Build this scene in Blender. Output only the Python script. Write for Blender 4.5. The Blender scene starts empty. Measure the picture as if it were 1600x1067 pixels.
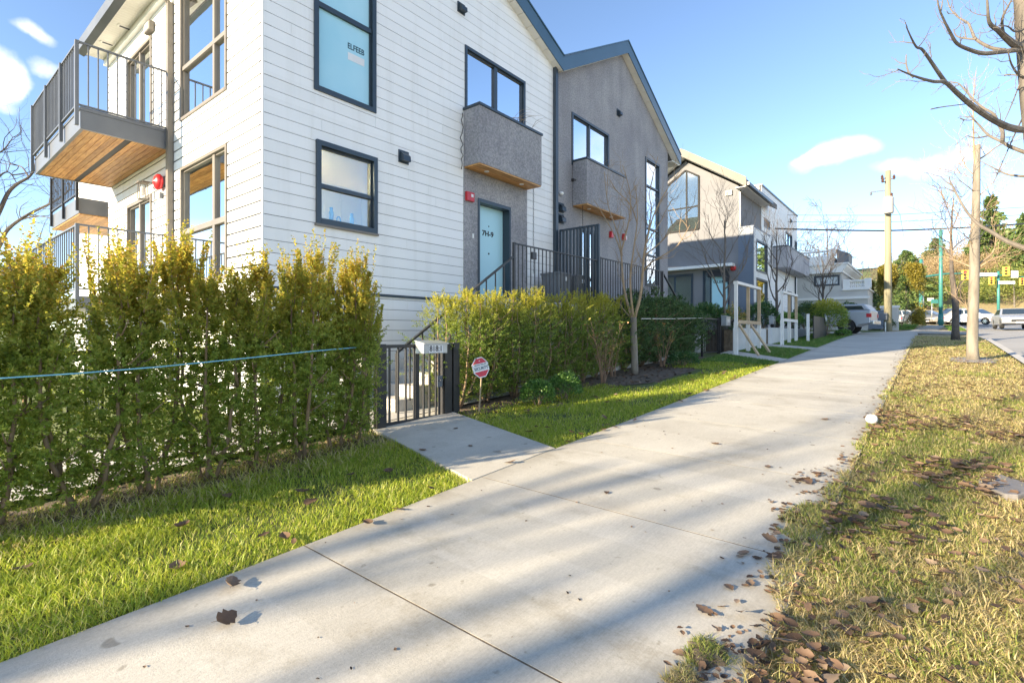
import bpy, bmesh, math, random
import numpy as np
from mathutils import Vector, Matrix

# ------------------------------------------------------------------ camera, sky, sun, exposure
SC = bpy.context.scene
COL = SC.collection
R = math.radians
EYE = 1.51                                   # camera height over the sidewalk beside it
VIEW = R(39.13)                              # view direction measured from +X (the street's direction)
CV, SV = math.cos(VIEW), math.sin(VIEW)
FPX, CXP, HOR = 805.0, 800.0, 522.0          # focal length, centre column and horizon row of the survey photo

cam = bpy.data.cameras.new('camera')
cam.sensor_width = 36.0
cam.lens = FPX / 1600 * 36
cam.shift_y = -(533.5 - HOR) / 1600
cam.clip_end = 2000
cam.clip_start = 0.05
camo = bpy.data.objects.new('camera', cam)
camo.location = (0, 0, EYE)
camo.rotation_euler = (R(90), 0, VIEW - R(90))
COL.objects.link(camo)
SC.camera = camo

SUN_EL, SUN_AZ = R(17.0), R(160.0)           # azimuth from +X, counter-clockwise, of where the sun stands
sd = Vector((math.cos(SUN_AZ) * math.cos(SUN_EL), math.sin(SUN_AZ) * math.cos(SUN_EL), math.sin(SUN_EL)))
sun = bpy.data.lights.new('sun', 'SUN')
sun.energy = 3.7
sun.angle = R(0.5)
sun.color = (1.0, 0.83, 0.58)
suno = bpy.data.objects.new('sun', sun)
suno.rotation_euler = sd.to_track_quat('Z', 'Y').to_euler()
COL.objects.link(suno)

world = bpy.data.worlds.new('World')
SC.world = world
world.use_nodes = True
wt = world.node_tree
wt.nodes.clear()
wo = wt.nodes.new('ShaderNodeOutputWorld')
bg = wt.nodes.new('ShaderNodeBackground')
bg.inputs['Strength'].default_value = 0.095
sky = wt.nodes.new('ShaderNodeTexSky')
sky.sky_type = 'NISHITA'
sky.sun_disc = False
sky.sun_elevation = SUN_EL
sky.sun_rotation = math.atan2(sd.x, sd.y)
sky.air_density = 0.68
sky.dust_density = 0.0
sky.ozone_density = 1.3
tc = wt.nodes.new('ShaderNodeTexCoord')
def _m(op, a, b=None, c=None):
    n = wt.nodes.new('ShaderNodeMath'); n.operation = op
    for i, v in enumerate((a, b, c)):
        if v is None: continue
        if isinstance(v, (int, float)): n.inputs[i].default_value = v
        else: wt.links.new(v, n.inputs[i])
    return n.outputs[0]
# a handful of small fair-weather clouds standing in fixed compass directions of the sky
nz = wt.nodes.new('ShaderNodeTexNoise'); nz.inputs['Scale'].default_value = 7.0; nz.inputs['Detail'].default_value = 6.0
wt.links.new(tc.outputs['Generated'], nz.inputs['Vector'])
sub = wt.nodes.new('ShaderNodeVectorMath'); sub.operation = 'SUBTRACT'; sub.inputs[1].default_value = (.5, .5, .5)
wt.links.new(nz.outputs['Color'], sub.inputs[0])
scl = wt.nodes.new('ShaderNodeVectorMath'); scl.operation = 'SCALE'; scl.inputs['Scale'].default_value = 0.10
wt.links.new(sub.outputs[0], scl.inputs[0])
wadd = wt.nodes.new('ShaderNodeVectorMath'); wadd.operation = 'ADD'
wt.links.new(tc.outputs['Generated'], wadd.inputs[0]); wt.links.new(scl.outputs[0], wadd.inputs[1])
def sky_dir(px, py):
    a = (px - CXP) / FPX
    return Vector((CV + SV * a, SV - CV * a, (HOR - py) / FPX)).normalized()
clouds = [(1305, 235, .07, .026, 1.0), (1265, 237, .03, .012, .8), (1445, 250, .07, .016, .45), (1500, 240, .05, .016, .4),
          (14, 112, .03, .026, .8), (-6, 124, .035, .028, .8), (45, 44, .03, .013, .6), (72, 98, .02, .012, .5), (5, 160, .02, .01, .4),
          (300, -300, .3, .08, .5), (-900, 250, .25, .05, .7), (2600, 250, .3, .06, .7)]
def az_dir(az, el): return Vector((math.cos(R(az)) * math.cos(R(el)), math.sin(R(az)) * math.cos(R(el)), math.sin(R(el))))
clouds = [(sky_dir(c[0], c[1]),) + c[2:] for c in clouds]
# cloud bank out of view, added to brighten shaded house fronts; mirrored in panes
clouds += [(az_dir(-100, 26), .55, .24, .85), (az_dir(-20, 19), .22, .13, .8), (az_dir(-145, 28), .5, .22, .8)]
tot = None
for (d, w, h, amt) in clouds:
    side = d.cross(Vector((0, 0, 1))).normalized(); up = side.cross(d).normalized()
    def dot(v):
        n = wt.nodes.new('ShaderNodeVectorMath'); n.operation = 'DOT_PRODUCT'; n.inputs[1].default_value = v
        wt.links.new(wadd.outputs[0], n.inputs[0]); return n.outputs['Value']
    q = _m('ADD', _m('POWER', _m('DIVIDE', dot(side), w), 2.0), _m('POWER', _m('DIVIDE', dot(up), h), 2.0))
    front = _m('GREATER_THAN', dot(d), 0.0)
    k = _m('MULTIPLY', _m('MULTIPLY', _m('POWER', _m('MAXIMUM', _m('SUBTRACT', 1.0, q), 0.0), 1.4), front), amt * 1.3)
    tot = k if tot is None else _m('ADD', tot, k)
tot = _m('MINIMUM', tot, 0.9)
mixc = wt.nodes.new('ShaderNodeMixRGB')
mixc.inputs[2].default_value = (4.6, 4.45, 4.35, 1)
nz2 = wt.nodes.new('ShaderNodeTexNoise'); nz2.inputs['Scale'].default_value = 16.0; nz2.inputs['Detail'].default_value = 8.0; nz2.inputs['Roughness'].default_value = .62
wt.links.new(tc.outputs['Generated'], nz2.inputs['Vector'])
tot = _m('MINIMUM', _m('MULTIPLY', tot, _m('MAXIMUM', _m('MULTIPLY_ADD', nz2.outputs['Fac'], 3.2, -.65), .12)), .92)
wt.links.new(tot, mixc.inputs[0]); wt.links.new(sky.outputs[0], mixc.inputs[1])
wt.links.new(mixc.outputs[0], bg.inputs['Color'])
wt.links.new(bg.outputs[0], wo.inputs[0])

SC.render.engine = 'CYCLES'
SC.view_settings.view_transform = 'Standard'
SC.view_settings.look = 'None'
SC.view_settings.exposure = 2.05
SC.view_settings.gamma = 1.0
SC.cycles.max_bounces = 7
SC.cycles.transparent_max_bounces = 16
SC.cycles.use_denoising = True

# ------------------------------------------------------------------ measuring helpers (survey photo -> metres)
def ray(px):
    a = (px - CXP) / FPX
    return CV + SV * a, SV - CV * a
def on_y(px, py, Y):                          # point of a wall lying in the plane y = Y
    rx, ry = ray(px); z = Y / ry
    return rx * z, EYE + (HOR - py) / FPX * z
def on_x(px, py, X):                          # point of a wall lying in the plane x = X
    rx, ry = ray(px); z = X / rx
    return ry * z, EYE + (HOR - py) / FPX * z
def at_depth(px, py, z):
    rx, ry = ray(px)
    return Vector((rx * z, ry * z, EYE + (HOR - py) / FPX * z))
def W(z): return z + EYE

def gx(X):
    if X <= 26: return .046 * max(X, -45)
    if X <= 30: return 1.196 + .0385 * (X - 26)
    return 1.35 + .031 * (min(X, 190) - 30)
def ground(X, Y):
    return gx(X) + .02 * max(-2.0, min(Y, 8.0))

# ------------------------------------------------------------------ materials
MATS = {}
def new_mat(name):
    m = bpy.data.materials.new(name); m.use_nodes = True
    nt = m.node_tree
    b = nt.nodes['Principled BSDF']
    MATS[name] = m
    return m, nt, b
def ramp(nt, fac, stops):
    r = nt.nodes.new('ShaderNodeValToRGB')
    e = r.color_ramp.elements
    while len(e) > 1: e.remove(e[-1])
    e[0].position = stops[0][0]; e[0].color = (*stops[0][1], 1)
    for p, c in stops[1:]:
        n = e.new(p); n.color = (*c, 1)
    nt.links.new(fac, r.inputs[0])
    return r.outputs[0]
def noise(nt, scale, detail=4, rough=.55, coord='Object', stretch=None):
    t = nt.nodes.new('ShaderNodeTexCoord'); v = t.outputs[coord]
    if stretch:
        mp = nt.nodes.new('ShaderNodeMapping'); mp.inputs['Scale'].default_value = stretch
        nt.links.new(v, mp.inputs[0]); v = mp.outputs[0]
    n = nt.nodes.new('ShaderNodeTexNoise'); n.inputs['Scale'].default_value = scale
    n.inputs['Detail'].default_value = detail; n.inputs['Roughness'].default_value = rough
    nt.links.new(v, n.inputs['Vector'])
    return n.outputs['Fac']
def mixrgb(nt, fac, a, b, mode='MIX'):
    n = nt.nodes.new('ShaderNodeMixRGB'); n.blend_type = mode
    for i, v in enumerate((fac, a, b)):
        if isinstance(v, (int, float)): n.inputs[i].default_value = v
        elif isinstance(v, tuple): n.inputs[i].default_value = (*v, 1)
        else: nt.links.new(v, n.inputs[i])
    return n.outputs[0]
def bump(nt, b, h, strength, dist=.01):
    n = nt.nodes.new('ShaderNodeBump'); n.inputs['Strength'].default_value = strength; n.inputs['Distance'].default_value = dist
    nt.links.new(h, n.inputs['Height']); nt.links.new(n.outputs[0], b.inputs['Normal'])
def simple(name, c1, c2=None, scale=3.0, rough=.6, metal=0.0, bmp=0.0, bscale=60, stretch=None, coord='Object', spec=None, lo=.35, hi=.65):
    m, nt, b = new_mat(name)
    b.inputs['Roughness'].default_value = rough; b.inputs['Metallic'].default_value = metal
    if spec is not None: b.inputs['Specular IOR Level'].default_value = spec
    if c2 is None: c2 = tuple(x * .85 for x in c1)
    nt.links.new(ramp(nt, noise(nt, scale, stretch=stretch, coord=coord), [(lo, c1), (hi, c2)]), b.inputs['Base Color'])
    if bmp: bump(nt, b, noise(nt, bscale, 3, coord=coord), bmp)
    return m

simple('white_board', (.87, .87, .865), (.84, .845, .84), 1.3, .55, bmp=.05, bscale=90)
simple('dark_gap', (.035, .036, .04))
def _board():                                 # painted boards: faint run marks and grime under the laps
    m = MATS['white_board']; nt = m.node_tree; b = nt.nodes['Principled BSDF']; src = b.inputs['Base Color'].links[0].from_socket
    st = ramp(nt, noise(nt, 1.0, 5, .65, stretch=(3.5, 3.5, .22)), [(.28, (.92, .915, .90)), (.5, (1, 1, 1))])
    isl = nt.nodes.new('ShaderNodeNewGeometry'); bd = ramp(nt, isl.outputs['Random Per Island'], [(0, (.955, .955, .95)), (1, (1, 1, 1))])
    nt.links.new(mixrgb(nt, 1.0, mixrgb(nt, 1.0, src, st, 'MULTIPLY'), bd, 'MULTIPLY'), b.inputs['Base Color'])
_board()
simple('white_trim', (.82, .81, .78), (.76, .75, .72), 2, .5)
simple('vinyl_soffit', (.78, .76, .70), (.70, .68, .62), 2, .55)
simple('navy_metal', (.020, .035, .052), (.028, .045, .063), 2, .38, spec=.6)
simple('blue_flashing', (.035, .085, .13), (.045, .10, .15), 1.2, .35, spec=.7)
simple('black_metal', (.018, .018, .02), (.028, .028, .03), 3, .4)
simple('grey_metal', (.10, .11, .13), (.13, .14, .16), 1.5, .4, spec=.6)
simple('bronze_metal', (.16, .14, .12), (.20, .18, .15), 1.5, .45)
simple('galvanized', (.42, .44, .46), (.5, .52, .54), 6, .35, .6)
simple('teal_paint', (.42, .69, .78), (.45, .72, .80), 1.2, .4)
simple('red_paint', (.55, .02, .03), (.5, .02, .025), 2, .35)
simple('white_paint', (.78, .77, .74), (.70, .69, .66), 3, .5)
simple('raw_lumber', (.50, .38, .24), (.42, .31, .19), 4, .75)
simple('grey_plastic', (.13, .14, .155), (.16, .17, .185), 3, .5)
simple('ink', (.015, .017, .02))
simple('navy_ink', (.01, .06, .10))
simple('interior_cream', (.62, .56, .42), (.58, .52, .40), 1, .8)
simple('interior_white', (.72, .72, .70), (.68, .68, .66), 1, .8)
simple('interior_dark', (.10, .095, .085), (.07, .065, .06), 1, .8)
simple('cabinet', (.70, .66, .55), (.66, .62, .52), 1, .6)
simple('blue_bottle', (.05, .28, .60), rough=.2)
simple('pane_backing', (.62, .66, .68), (.57, .61, .63), 1, .8)
simple('frost_film', (.22, .52, .66), (.26, .55, .68), .7, .6)
simple('pale_glass', (.58, .63, .66), (.64, .68, .70), .5, .08, spec=.6)
simple('cyan_glass', (.36, .66, .79), (.45, .72, .83), .8, .06, spec=.5)
simple('cream_render', (.54, .53, .50), (.49, .48, .455), .9, .8, bmp=.1)
simple('shingle', (.12, .12, .125), (.17, .165, .16), 8, .85, bmp=.2)
simple('tan_flashing', (.19, .165, .135), (.16, .14, .115), 1.2, .6)
simple('smooth_grey', (.20, .20, .21), (.175, .175, .185), 1.3, .8, bmp=.08)
simple('slate_panel', (.12, .15, .20), (.14, .17, .22), 1.0, .5)
simple('asphalt', (.36, .35, .335), (.30, .295, .285), .35, .9, bmp=.15, bscale=120)
simple('kerb_concrete', (.50, .48, .44), (.42, .40, .37), 2, .85, bmp=.1)
simple('planter_concrete', (.66, .67, .66), (.58, .59, .58), 1.5, .8)
simple('stair_concrete', (.52, .50, .46), (.45, .43, .40), 1.6, .85, bmp=.1)
simple('soil', (.10, .075, .05), (.17, .13, .09), 9, .95, bmp=.5, bscale=40)
simple('grey_stone', (.21, .195, .185), (.27, .25, .235), 5, .85, bmp=.25, bscale=18)
simple('bark_tan', (.265, .235, .19), (.155, .135, .11), 7, .9, bmp=.4, bscale=25, stretch=(1, 1, .25))
simple('bark_grey', (.19, .165, .14), (.11, .095, .08), 7, .9, bmp=.5, bscale=25, stretch=(1, 1, .25))
simple('bark_dark', (.075, .062, .052), (.12, .10, .085), 7, .9, bmp=.4, bscale=25)
simple('twig_tan', (.36, .265, .165), (.27, .19, .12), 6, .8)
simple('twig_red', (.28, .17, .11), (.20, .13, .08), 6, .8)
simple('yew_bark', (.30, .21, .13), (.20, .14, .09), 9, .9, bmp=.3)
simple('pole_wood', (.31, .285, .19), (.23, .21, .14), 3, .85, stretch=(4, 4, .2))
simple('teal_pole', (.04, .19, .17), (.05, .22, .195), 2, .45)
simple('signal_yellow', (.75, .47, .03), (.70, .43, .03), 2, .45)
simple('sign_white', (.78, .79, .80), rough=.4)
simple('sign_blue', (.25, .42, .62), rough=.4)
simple('sign_red', (.62, .03, .06), rough=.4)
simple('cord_blue', (.22, .55, .72), rough=.5)
simple('rubber', (.022, .022, .023), rough=.8)
simple('chrome', (.55, .56, .57), rough=.25, metal=.8)
simple('car_silver', (.42, .44, .48), (.40, .42, .46), 1, .3, .3, spec=.7)
simple('car_white', (.66, .67, .69), (.62, .63, .65), 1, .25, spec=.7)
simple('car_dark', (.05, .06, .08), (.06, .07, .09), 1, .25, spec=.7)
simple('car_sand', (.38, .36, .33), (.36, .34, .31), 1, .3, .2, spec=.7)
simple('car_glass', (.03, .045, .06), rough=.08, spec=1.0)
simple('lamp_red', (.5, .02, .03), rough=.3)
simple('lamp_clear', (.7, .7, .68), rough=.15)
simple('ceramic_insulator', (.10, .05, .035), rough=.3)
simple('transformer_grey', (.42, .41, .39), (.36, .35, .33), 2, .5)
simple('plastic_white', (.80, .80, .78), rough=.4)

# stucco: coarse dash, mottled
def stucco(name, c1, c2, c3):
    m, nt, b = new_mat(name)
    b.inputs['Roughness'].default_value = .92
    col = ramp(nt, noise(nt, 26, 3, .8), [(.32, c1), (.5, c2), (.68, c3)])
    big = ramp(nt, noise(nt, .9, 5, .6), [(.35, (.8, .8, .82)), (.65, (1.08, 1.08, 1.06))])
    streak = ramp(nt, noise(nt, 1.0, 4, .6, stretch=(2.2, 2.2, .25)), [(.3, (.82, .83, .84)), (.6, (1, 1, 1))])
    nt.links.new(mixrgb(nt, 1.0, mixrgb(nt, 1.0, col, big, 'MULTIPLY'), streak, 'MULTIPLY'), b.inputs['Base Color'])
    bump(nt, b, noise(nt, 70, 3, .7), .8, .012)
stucco('stucco_grey', (.22, .22, .235), (.335, .33, .345), (.46, .45, .46))
stucco('stucco_pale', (.36, .36, .39), (.44, .44, .47), (.52, .51, .53))

# cedar soffit boards, the run of the boards given by an axis
def cedar(name, axis):
    m, nt, b = new_mat(name)
    b.inputs['Roughness'].default_value = .55
    st = [2.0, 2.0, 2.0]; st[axis] = .18
    g = ramp(nt, noise(nt, 16, 6, .7, stretch=tuple(st)), [(.3, (.30, .13, .035)), (.5, (.52, .27, .085)), (.7, (.66, .40, .15))])
    isl = nt.nodes.new('ShaderNodeNewGeometry')
    tint = ramp(nt, isl.outputs['Random Per Island'], [(0, (.72, .66, .58)), (.5, (1, 1, 1)), (1, (1.2, 1.15, 1.05))])
    nt.links.new(mixrgb(nt, 1.0, g, tint, 'MULTIPLY'), b.inputs['Base Color'])
cedar('cedar_along_y', 1)
cedar('cedar_along_x', 0)

def concrete(name, edge_grime):
    m, nt, b = new_mat(name)
    b.inputs['Roughness'].default_value = .85
    base = ramp(nt, noise(nt, .8, 6, .6), [(.28, (.43, .40, .345)), (.5, (.515, .485, .42)), (.72, (.575, .54, .47))])
    fine = ramp(nt, noise(nt, 60, 4, .7), [(.25, (.82, .82, .81)), (.55, (1, 1, 1)), (.8, (1.08, 1.08, 1.07))])
    broom = ramp(nt, noise(nt, 30, 3, .6, stretch=(.25, 4, 1)), [(.3, (.93, .93, .92)), (.6, (1.03, 1.03, 1.03))])
    pits = ramp(nt, noise(nt, 14, 2, .5), [(.24, (.62, .60, .56)), (.30, (1, 1, 1))])
    tcn = nt.nodes.new('ShaderNodeTexCoord'); sxy = nt.nodes.new('ShaderNodeSeparateXYZ'); nt.links.new(tcn.outputs['Object'], sxy.inputs[0])
    mid = nt.nodes.new('ShaderNodeMath'); mid.operation = 'SUBTRACT'; mid.inputs[1].default_value = 1.855; nt.links.new(sxy.outputs['Y'], mid.inputs[0])
    ab = nt.nodes.new('ShaderNodeMath'); ab.operation = 'ABSOLUTE'; nt.links.new(mid.outputs[0], ab.inputs[0])
    jg = nt.nodes.new('ShaderNodeMath'); jg.operation = 'MULTIPLY_ADD'; jg.inputs[1].default_value = .42; nt.links.new(noise(nt, 4.5, 6, .7), jg.inputs[0]); nt.links.new(ab.outputs[0], jg.inputs[2])
    mrg = nt.nodes.new('ShaderNodeMapRange'); mrg.inputs[1].default_value = 1.30; mrg.inputs[2].default_value = 1.56; mrg.inputs[3].default_value = 0; mrg.inputs[4].default_value = .6; nt.links.new(jg.outputs[0], mrg.inputs[0])
    isl = nt.nodes.new('ShaderNodeNewGeometry')
    slab = ramp(nt, isl.outputs['Random Per Island'], [(0, (.93, .925, .91)), (1, (1.04, 1.04, 1.04))])
    stain = ramp(nt, noise(nt, 2.3, 6, .7, stretch=(1, .6, 1)), [(.30, (.80, .78, .74)), (.46, (1, 1, 1))])
    base = mixrgb(nt, 1.0, mixrgb(nt, 1.0, base, slab, 'MULTIPLY'), stain, 'MULTIPLY')
    c = mixrgb(nt, 1.0, base, fine, 'MULTIPLY'); c = mixrgb(nt, 1.0, c, broom, 'MULTIPLY'); c = mixrgb(nt, .6, c, pits, 'MULTIPLY')
    if edge_grime: c = mixrgb(nt, mrg.outputs[0], c, (.25, .225, .18))
    vo = nt.nodes.new('ShaderNodeTexVoronoi'); vo.feature = 'DISTANCE_TO_EDGE'; vo.inputs['Scale'].default_value = .42
    wv_ = nt.nodes.new('ShaderNodeVectorMath'); wv_.operation = 'MULTIPLY_ADD'; wv_.inputs[1].default_value = (.5, .5, .5)
    nzc = nt.nodes.new('ShaderNodeTexNoise'); nzc.inputs['Scale'].default_value = 2.2; nzc.inputs['Detail'].default_value = 7; nt.links.new(tcn.outputs['Object'], nzc.inputs['Vector'])
    nt.links.new(nzc.outputs['Color'], wv_.inputs[0]); nt.links.new(tcn.outputs['Object'], wv_.inputs[2]); nt.links.new(wv_.outputs[0], vo.inputs['Vector'])
    crk = nt.nodes.new('ShaderNodeMath'); crk.operation = 'LESS_THAN'; crk.inputs[1].default_value = .0016; nt.links.new(vo.outputs['Distance'], crk.inputs[0])
    gate_ = nt.nodes.new('ShaderNodeMath'); gate_.operation = 'GREATER_THAN'; gate_.inputs[1].default_value = .66; nt.links.new(noise(nt, .5, 2), gate_.inputs[0])
    cm = nt.nodes.new('ShaderNodeMath'); cm.operation = 'MULTIPLY'; nt.links.new(crk.outputs[0], cm.inputs[0]); nt.links.new(gate_.outputs[0], cm.inputs[1])
    c = mixrgb(nt, cm.outputs[0], c, (.16, .145, .12))
    sp = ramp(nt, noise(nt, 5.5, 1, .4), [(.22, (.55, .53, .5)), (.245, (1, 1, 1))]); c = mixrgb(nt, .8, c, sp, 'MULTIPLY')
    nt.links.new(c, b.inputs['Base Color'])
    bump(nt, b, noise(nt, 110, 3, .7), .35, .004)
concrete('sidewalk_concrete', True)
concrete('walk_concrete', False)

def dirt():
    m, nt, b = new_mat('lawn_earth')
    b.inputs['Roughness'].default_value = .95
    t = nt.nodes.new('ShaderNodeTexCoord')
    sx = nt.nodes.new('ShaderNodeSeparateXYZ'); nt.links.new(t.outputs['Object'], sx.inputs[0])
    side = nt.nodes.new('ShaderNodeMath'); side.operation = 'GREATER_THAN'; side.inputs[1].default_value = 2.0
    nt.links.new(sx.outputs['Y'], side.inputs[0])
    lawn = ramp(nt, noise(nt, 5, 6, .7), [(.3, (.07, .075, .028)), (.5, (.12, .15, .04)), (.75, (.17, .21, .05))])
    verge = ramp(nt, noise(nt, 3.5, 7, .75), [(.28, (.15, .105, .06)), (.45, (.30, .23, .12)), (.58, (.40, .33, .16)), (.75, (.24, .26, .08))])
    nt.links.new(mixrgb(nt, side.outputs[0], verge, lawn), b.inputs['Base Color'])
    bump(nt, b, noise(nt, 25, 5, .8), .8, .03)
dirt()

def glass(name, tint, base, power=1.0):
    m, nt, b = new_mat(name)
    nt.nodes.remove(b)
    out = nt.nodes['Material Output']
    fr = nt.nodes.new('ShaderNodeFresnel'); fr.inputs['IOR'].default_value = 1.5
    add = nt.nodes.new('ShaderNodeMath'); add.operation = 'MULTIPLY_ADD'; add.inputs[1].default_value = power; add.inputs[2].default_value = base
    add.use_clamp = True
    nt.links.new(fr.outputs[0], add.inputs[0])
    tr = nt.nodes.new('ShaderNodeBsdfTransparent'); tr.inputs[0].default_value = (*tint, 1)
    gl = nt.nodes.new('ShaderNodeBsdfGlossy'); gl.inputs['Roughness'].default_value = 0.01
    gl.inputs[0].default_value = (.93, .97, 1, 1)
    n1 = noise(nt, 1.1, 1); bp = nt.nodes.new('ShaderNodeBump'); bp.inputs['Strength'].default_value = .03; bp.inputs['Distance'].default_value = .05
    nt.links.new(n1, bp.inputs['Height']); nt.links.new(bp.outputs[0], gl.inputs['Normal'])
    mx = nt.nodes.new('ShaderNodeMixShader')
    nt.links.new(add.outputs[0], mx.inputs[0]); nt.links.new(tr.outputs[0], mx.inputs[1]); nt.links.new(gl.outputs[0], mx.inputs[2])
    nt.links.new(mx.outputs[0], out.inputs['Surface'])
glass('clear_glass', (.86, .92, .92), .10)
glass('mirror_glass', (.7, .8, .85), .68)

def emit(name, c, s):
    m, nt, b = new_mat(name)
    b.inputs['Base Color'].default_value = (*c, 1)
    b.inputs['Emission Color'].default_value = (*c, 1)
    b.inputs['Emission Strength'].default_value = s
emit('lamp_tube', (1, .86, .62), 55.0)

# leaves: each leaf is an island, tinted on its own; `stops` is the palette
def leafmat(name, stops, rough=.5, trans=.35, zgrad=None, byobj=False):
    m, nt, b = new_mat(name)
    b.inputs['Roughness'].default_value = rough
    isl = nt.nodes.new('ShaderNodeNewGeometry')
    rnd_ = isl.outputs['Random Per Island']
    if byobj:                                 # every leaf object has its own brown, with darker blotches
        oi = nt.nodes.new('ShaderNodeObjectInfo'); av = nt.nodes.new('ShaderNodeMath'); av.operation = 'MULTIPLY_ADD'; av.inputs[1].default_value = .75
        mm = nt.nodes.new('ShaderNodeMath'); mm.operation = 'MULTIPLY_ADD'; mm.inputs[1].default_value = .6; mm.inputs[2].default_value = -.18
        nt.links.new(noise(nt, 5, 4, .7), mm.inputs[0]); nt.links.new(oi.outputs['Random'], av.inputs[0]); nt.links.new(mm.outputs[0], av.inputs[2]); rnd_ = av.outputs[0]
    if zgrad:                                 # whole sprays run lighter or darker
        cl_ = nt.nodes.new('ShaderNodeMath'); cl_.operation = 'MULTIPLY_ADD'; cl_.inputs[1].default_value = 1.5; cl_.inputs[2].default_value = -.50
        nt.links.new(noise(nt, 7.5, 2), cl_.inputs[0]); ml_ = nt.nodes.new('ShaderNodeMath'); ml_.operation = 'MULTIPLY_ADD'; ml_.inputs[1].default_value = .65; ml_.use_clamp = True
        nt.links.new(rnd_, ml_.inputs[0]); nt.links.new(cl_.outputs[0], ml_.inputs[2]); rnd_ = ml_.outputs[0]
    c = ramp(nt, rnd_, stops)
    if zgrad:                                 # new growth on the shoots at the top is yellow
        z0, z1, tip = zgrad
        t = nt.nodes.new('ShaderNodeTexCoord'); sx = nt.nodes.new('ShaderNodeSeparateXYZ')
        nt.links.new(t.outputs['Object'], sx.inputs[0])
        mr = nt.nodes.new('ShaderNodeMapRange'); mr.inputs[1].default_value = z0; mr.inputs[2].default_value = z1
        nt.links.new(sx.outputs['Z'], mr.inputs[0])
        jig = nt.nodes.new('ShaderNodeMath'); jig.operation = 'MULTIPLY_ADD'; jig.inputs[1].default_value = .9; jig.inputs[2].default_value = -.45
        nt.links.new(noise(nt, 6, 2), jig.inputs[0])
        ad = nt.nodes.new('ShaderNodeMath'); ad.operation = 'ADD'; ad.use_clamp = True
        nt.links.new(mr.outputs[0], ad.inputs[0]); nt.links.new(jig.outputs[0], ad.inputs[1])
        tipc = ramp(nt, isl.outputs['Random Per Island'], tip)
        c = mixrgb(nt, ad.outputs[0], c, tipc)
    nt.links.new(c, b.inputs['Base Color'])
    tl = nt.nodes.new('ShaderNodeBsdfTranslucent'); nt.links.new(c, tl.inputs[0])
    mx = nt.nodes.new('ShaderNodeMixShader'); mx.inputs[0].default_value = trans
    out = nt.nodes['Material Output']
    nt.links.new(b.outputs[0], mx.inputs[1]); nt.links.new(tl.outputs[0], mx.inputs[2]); nt.links.new(mx.outputs[0], out.inputs['Surface'])
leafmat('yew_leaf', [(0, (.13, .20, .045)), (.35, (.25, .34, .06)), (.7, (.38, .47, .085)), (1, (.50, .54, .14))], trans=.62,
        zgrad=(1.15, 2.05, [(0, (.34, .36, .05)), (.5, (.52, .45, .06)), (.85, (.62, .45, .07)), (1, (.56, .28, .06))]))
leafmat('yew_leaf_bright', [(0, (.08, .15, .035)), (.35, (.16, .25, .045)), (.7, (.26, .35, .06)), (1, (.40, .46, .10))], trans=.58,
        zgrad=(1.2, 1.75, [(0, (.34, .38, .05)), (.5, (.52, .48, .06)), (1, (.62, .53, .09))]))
leafmat('cedar_leaf', [(0, (.045, .095, .035)), (.5, (.09, .165, .055)), (1, (.16, .24, .075))], trans=.4)
leafmat('box_leaf', [(0, (.06, .14, .03)), (.5, (.10, .22, .04)), (1, (.20, .32, .07))])
leafmat('broad_leaf', [(0, (.035, .09, .03)), (.5, (.06, .14, .04)), (.9, (.10, .20, .06)), (1, (.3, .3, .1))], rough=.35)
leafmat('rose_leaf', [(0, (.10, .16, .04)), (.4, (.22, .25, .06)), (.7, (.45, .34, .08)), (1, (.50, .24, .10))])
leafmat('gold_cedar_leaf', [(0, (.13, .13, .025)), (.5, (.27, .23, .035)), (1, (.42, .33, .05))], trans=.35)
leafmat('fir_leaf', [(0, (.055, .10, .03)), (.5, (.12, .19, .05)), (1, (.22, .29, .08))], trans=.25)
leafmat('wood_leaf', [(0, (.10, .15, .03)), (.5, (.20, .24, .05)), (1, (.32, .32, .08))], trans=.3)
leafmat('wood_twig', [(0, (.26, .19, .10)), (.5, (.36, .26, .14)), (1, (.46, .33, .18))], trans=.2)
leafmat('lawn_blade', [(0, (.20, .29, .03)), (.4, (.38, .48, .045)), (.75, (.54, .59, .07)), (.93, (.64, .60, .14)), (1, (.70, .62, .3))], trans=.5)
leafmat('shade_lawn_blade', [(0, (.07, .16, .025)), (.4, (.13, .26, .04)), (.8, (.21, .34, .06)), (1, (.4, .38, .15))], trans=.45)  # darker copy of lawn_blade, the shade is put into the blade colour
leafmat('straw_blade', [(0, (.24, .26, .06)), (.2, (.42, .40, .12)), (.4, (.62, .52, .24)), (.75, (.74, .62, .34)), (1, (.46, .33, .16))], trans=.45)
leafmat('verge_green_blade', [(0, (.16, .24, .04)), (.4, (.30, .36, .07)), (.7, (.46, .45, .13)), (1, (.66, .55, .26))], trans=.5)
leafmat('dry_leaf', [(0, (.09, .055, .035)), (.35, (.15, .09, .052)), (.65, (.20, .125, .075)), (.88, (.24, .165, .11)), (1, (.29, .22, .165))], rough=.65, trans=.12, byobj=True)
leafmat('litter_leaf', [(0, (.05, .032, .022)), (.4, (.11, .065, .038)), (.75, (.19, .115, .068)), (1, (.27, .20, .14))], rough=.7, trans=.12)

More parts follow.
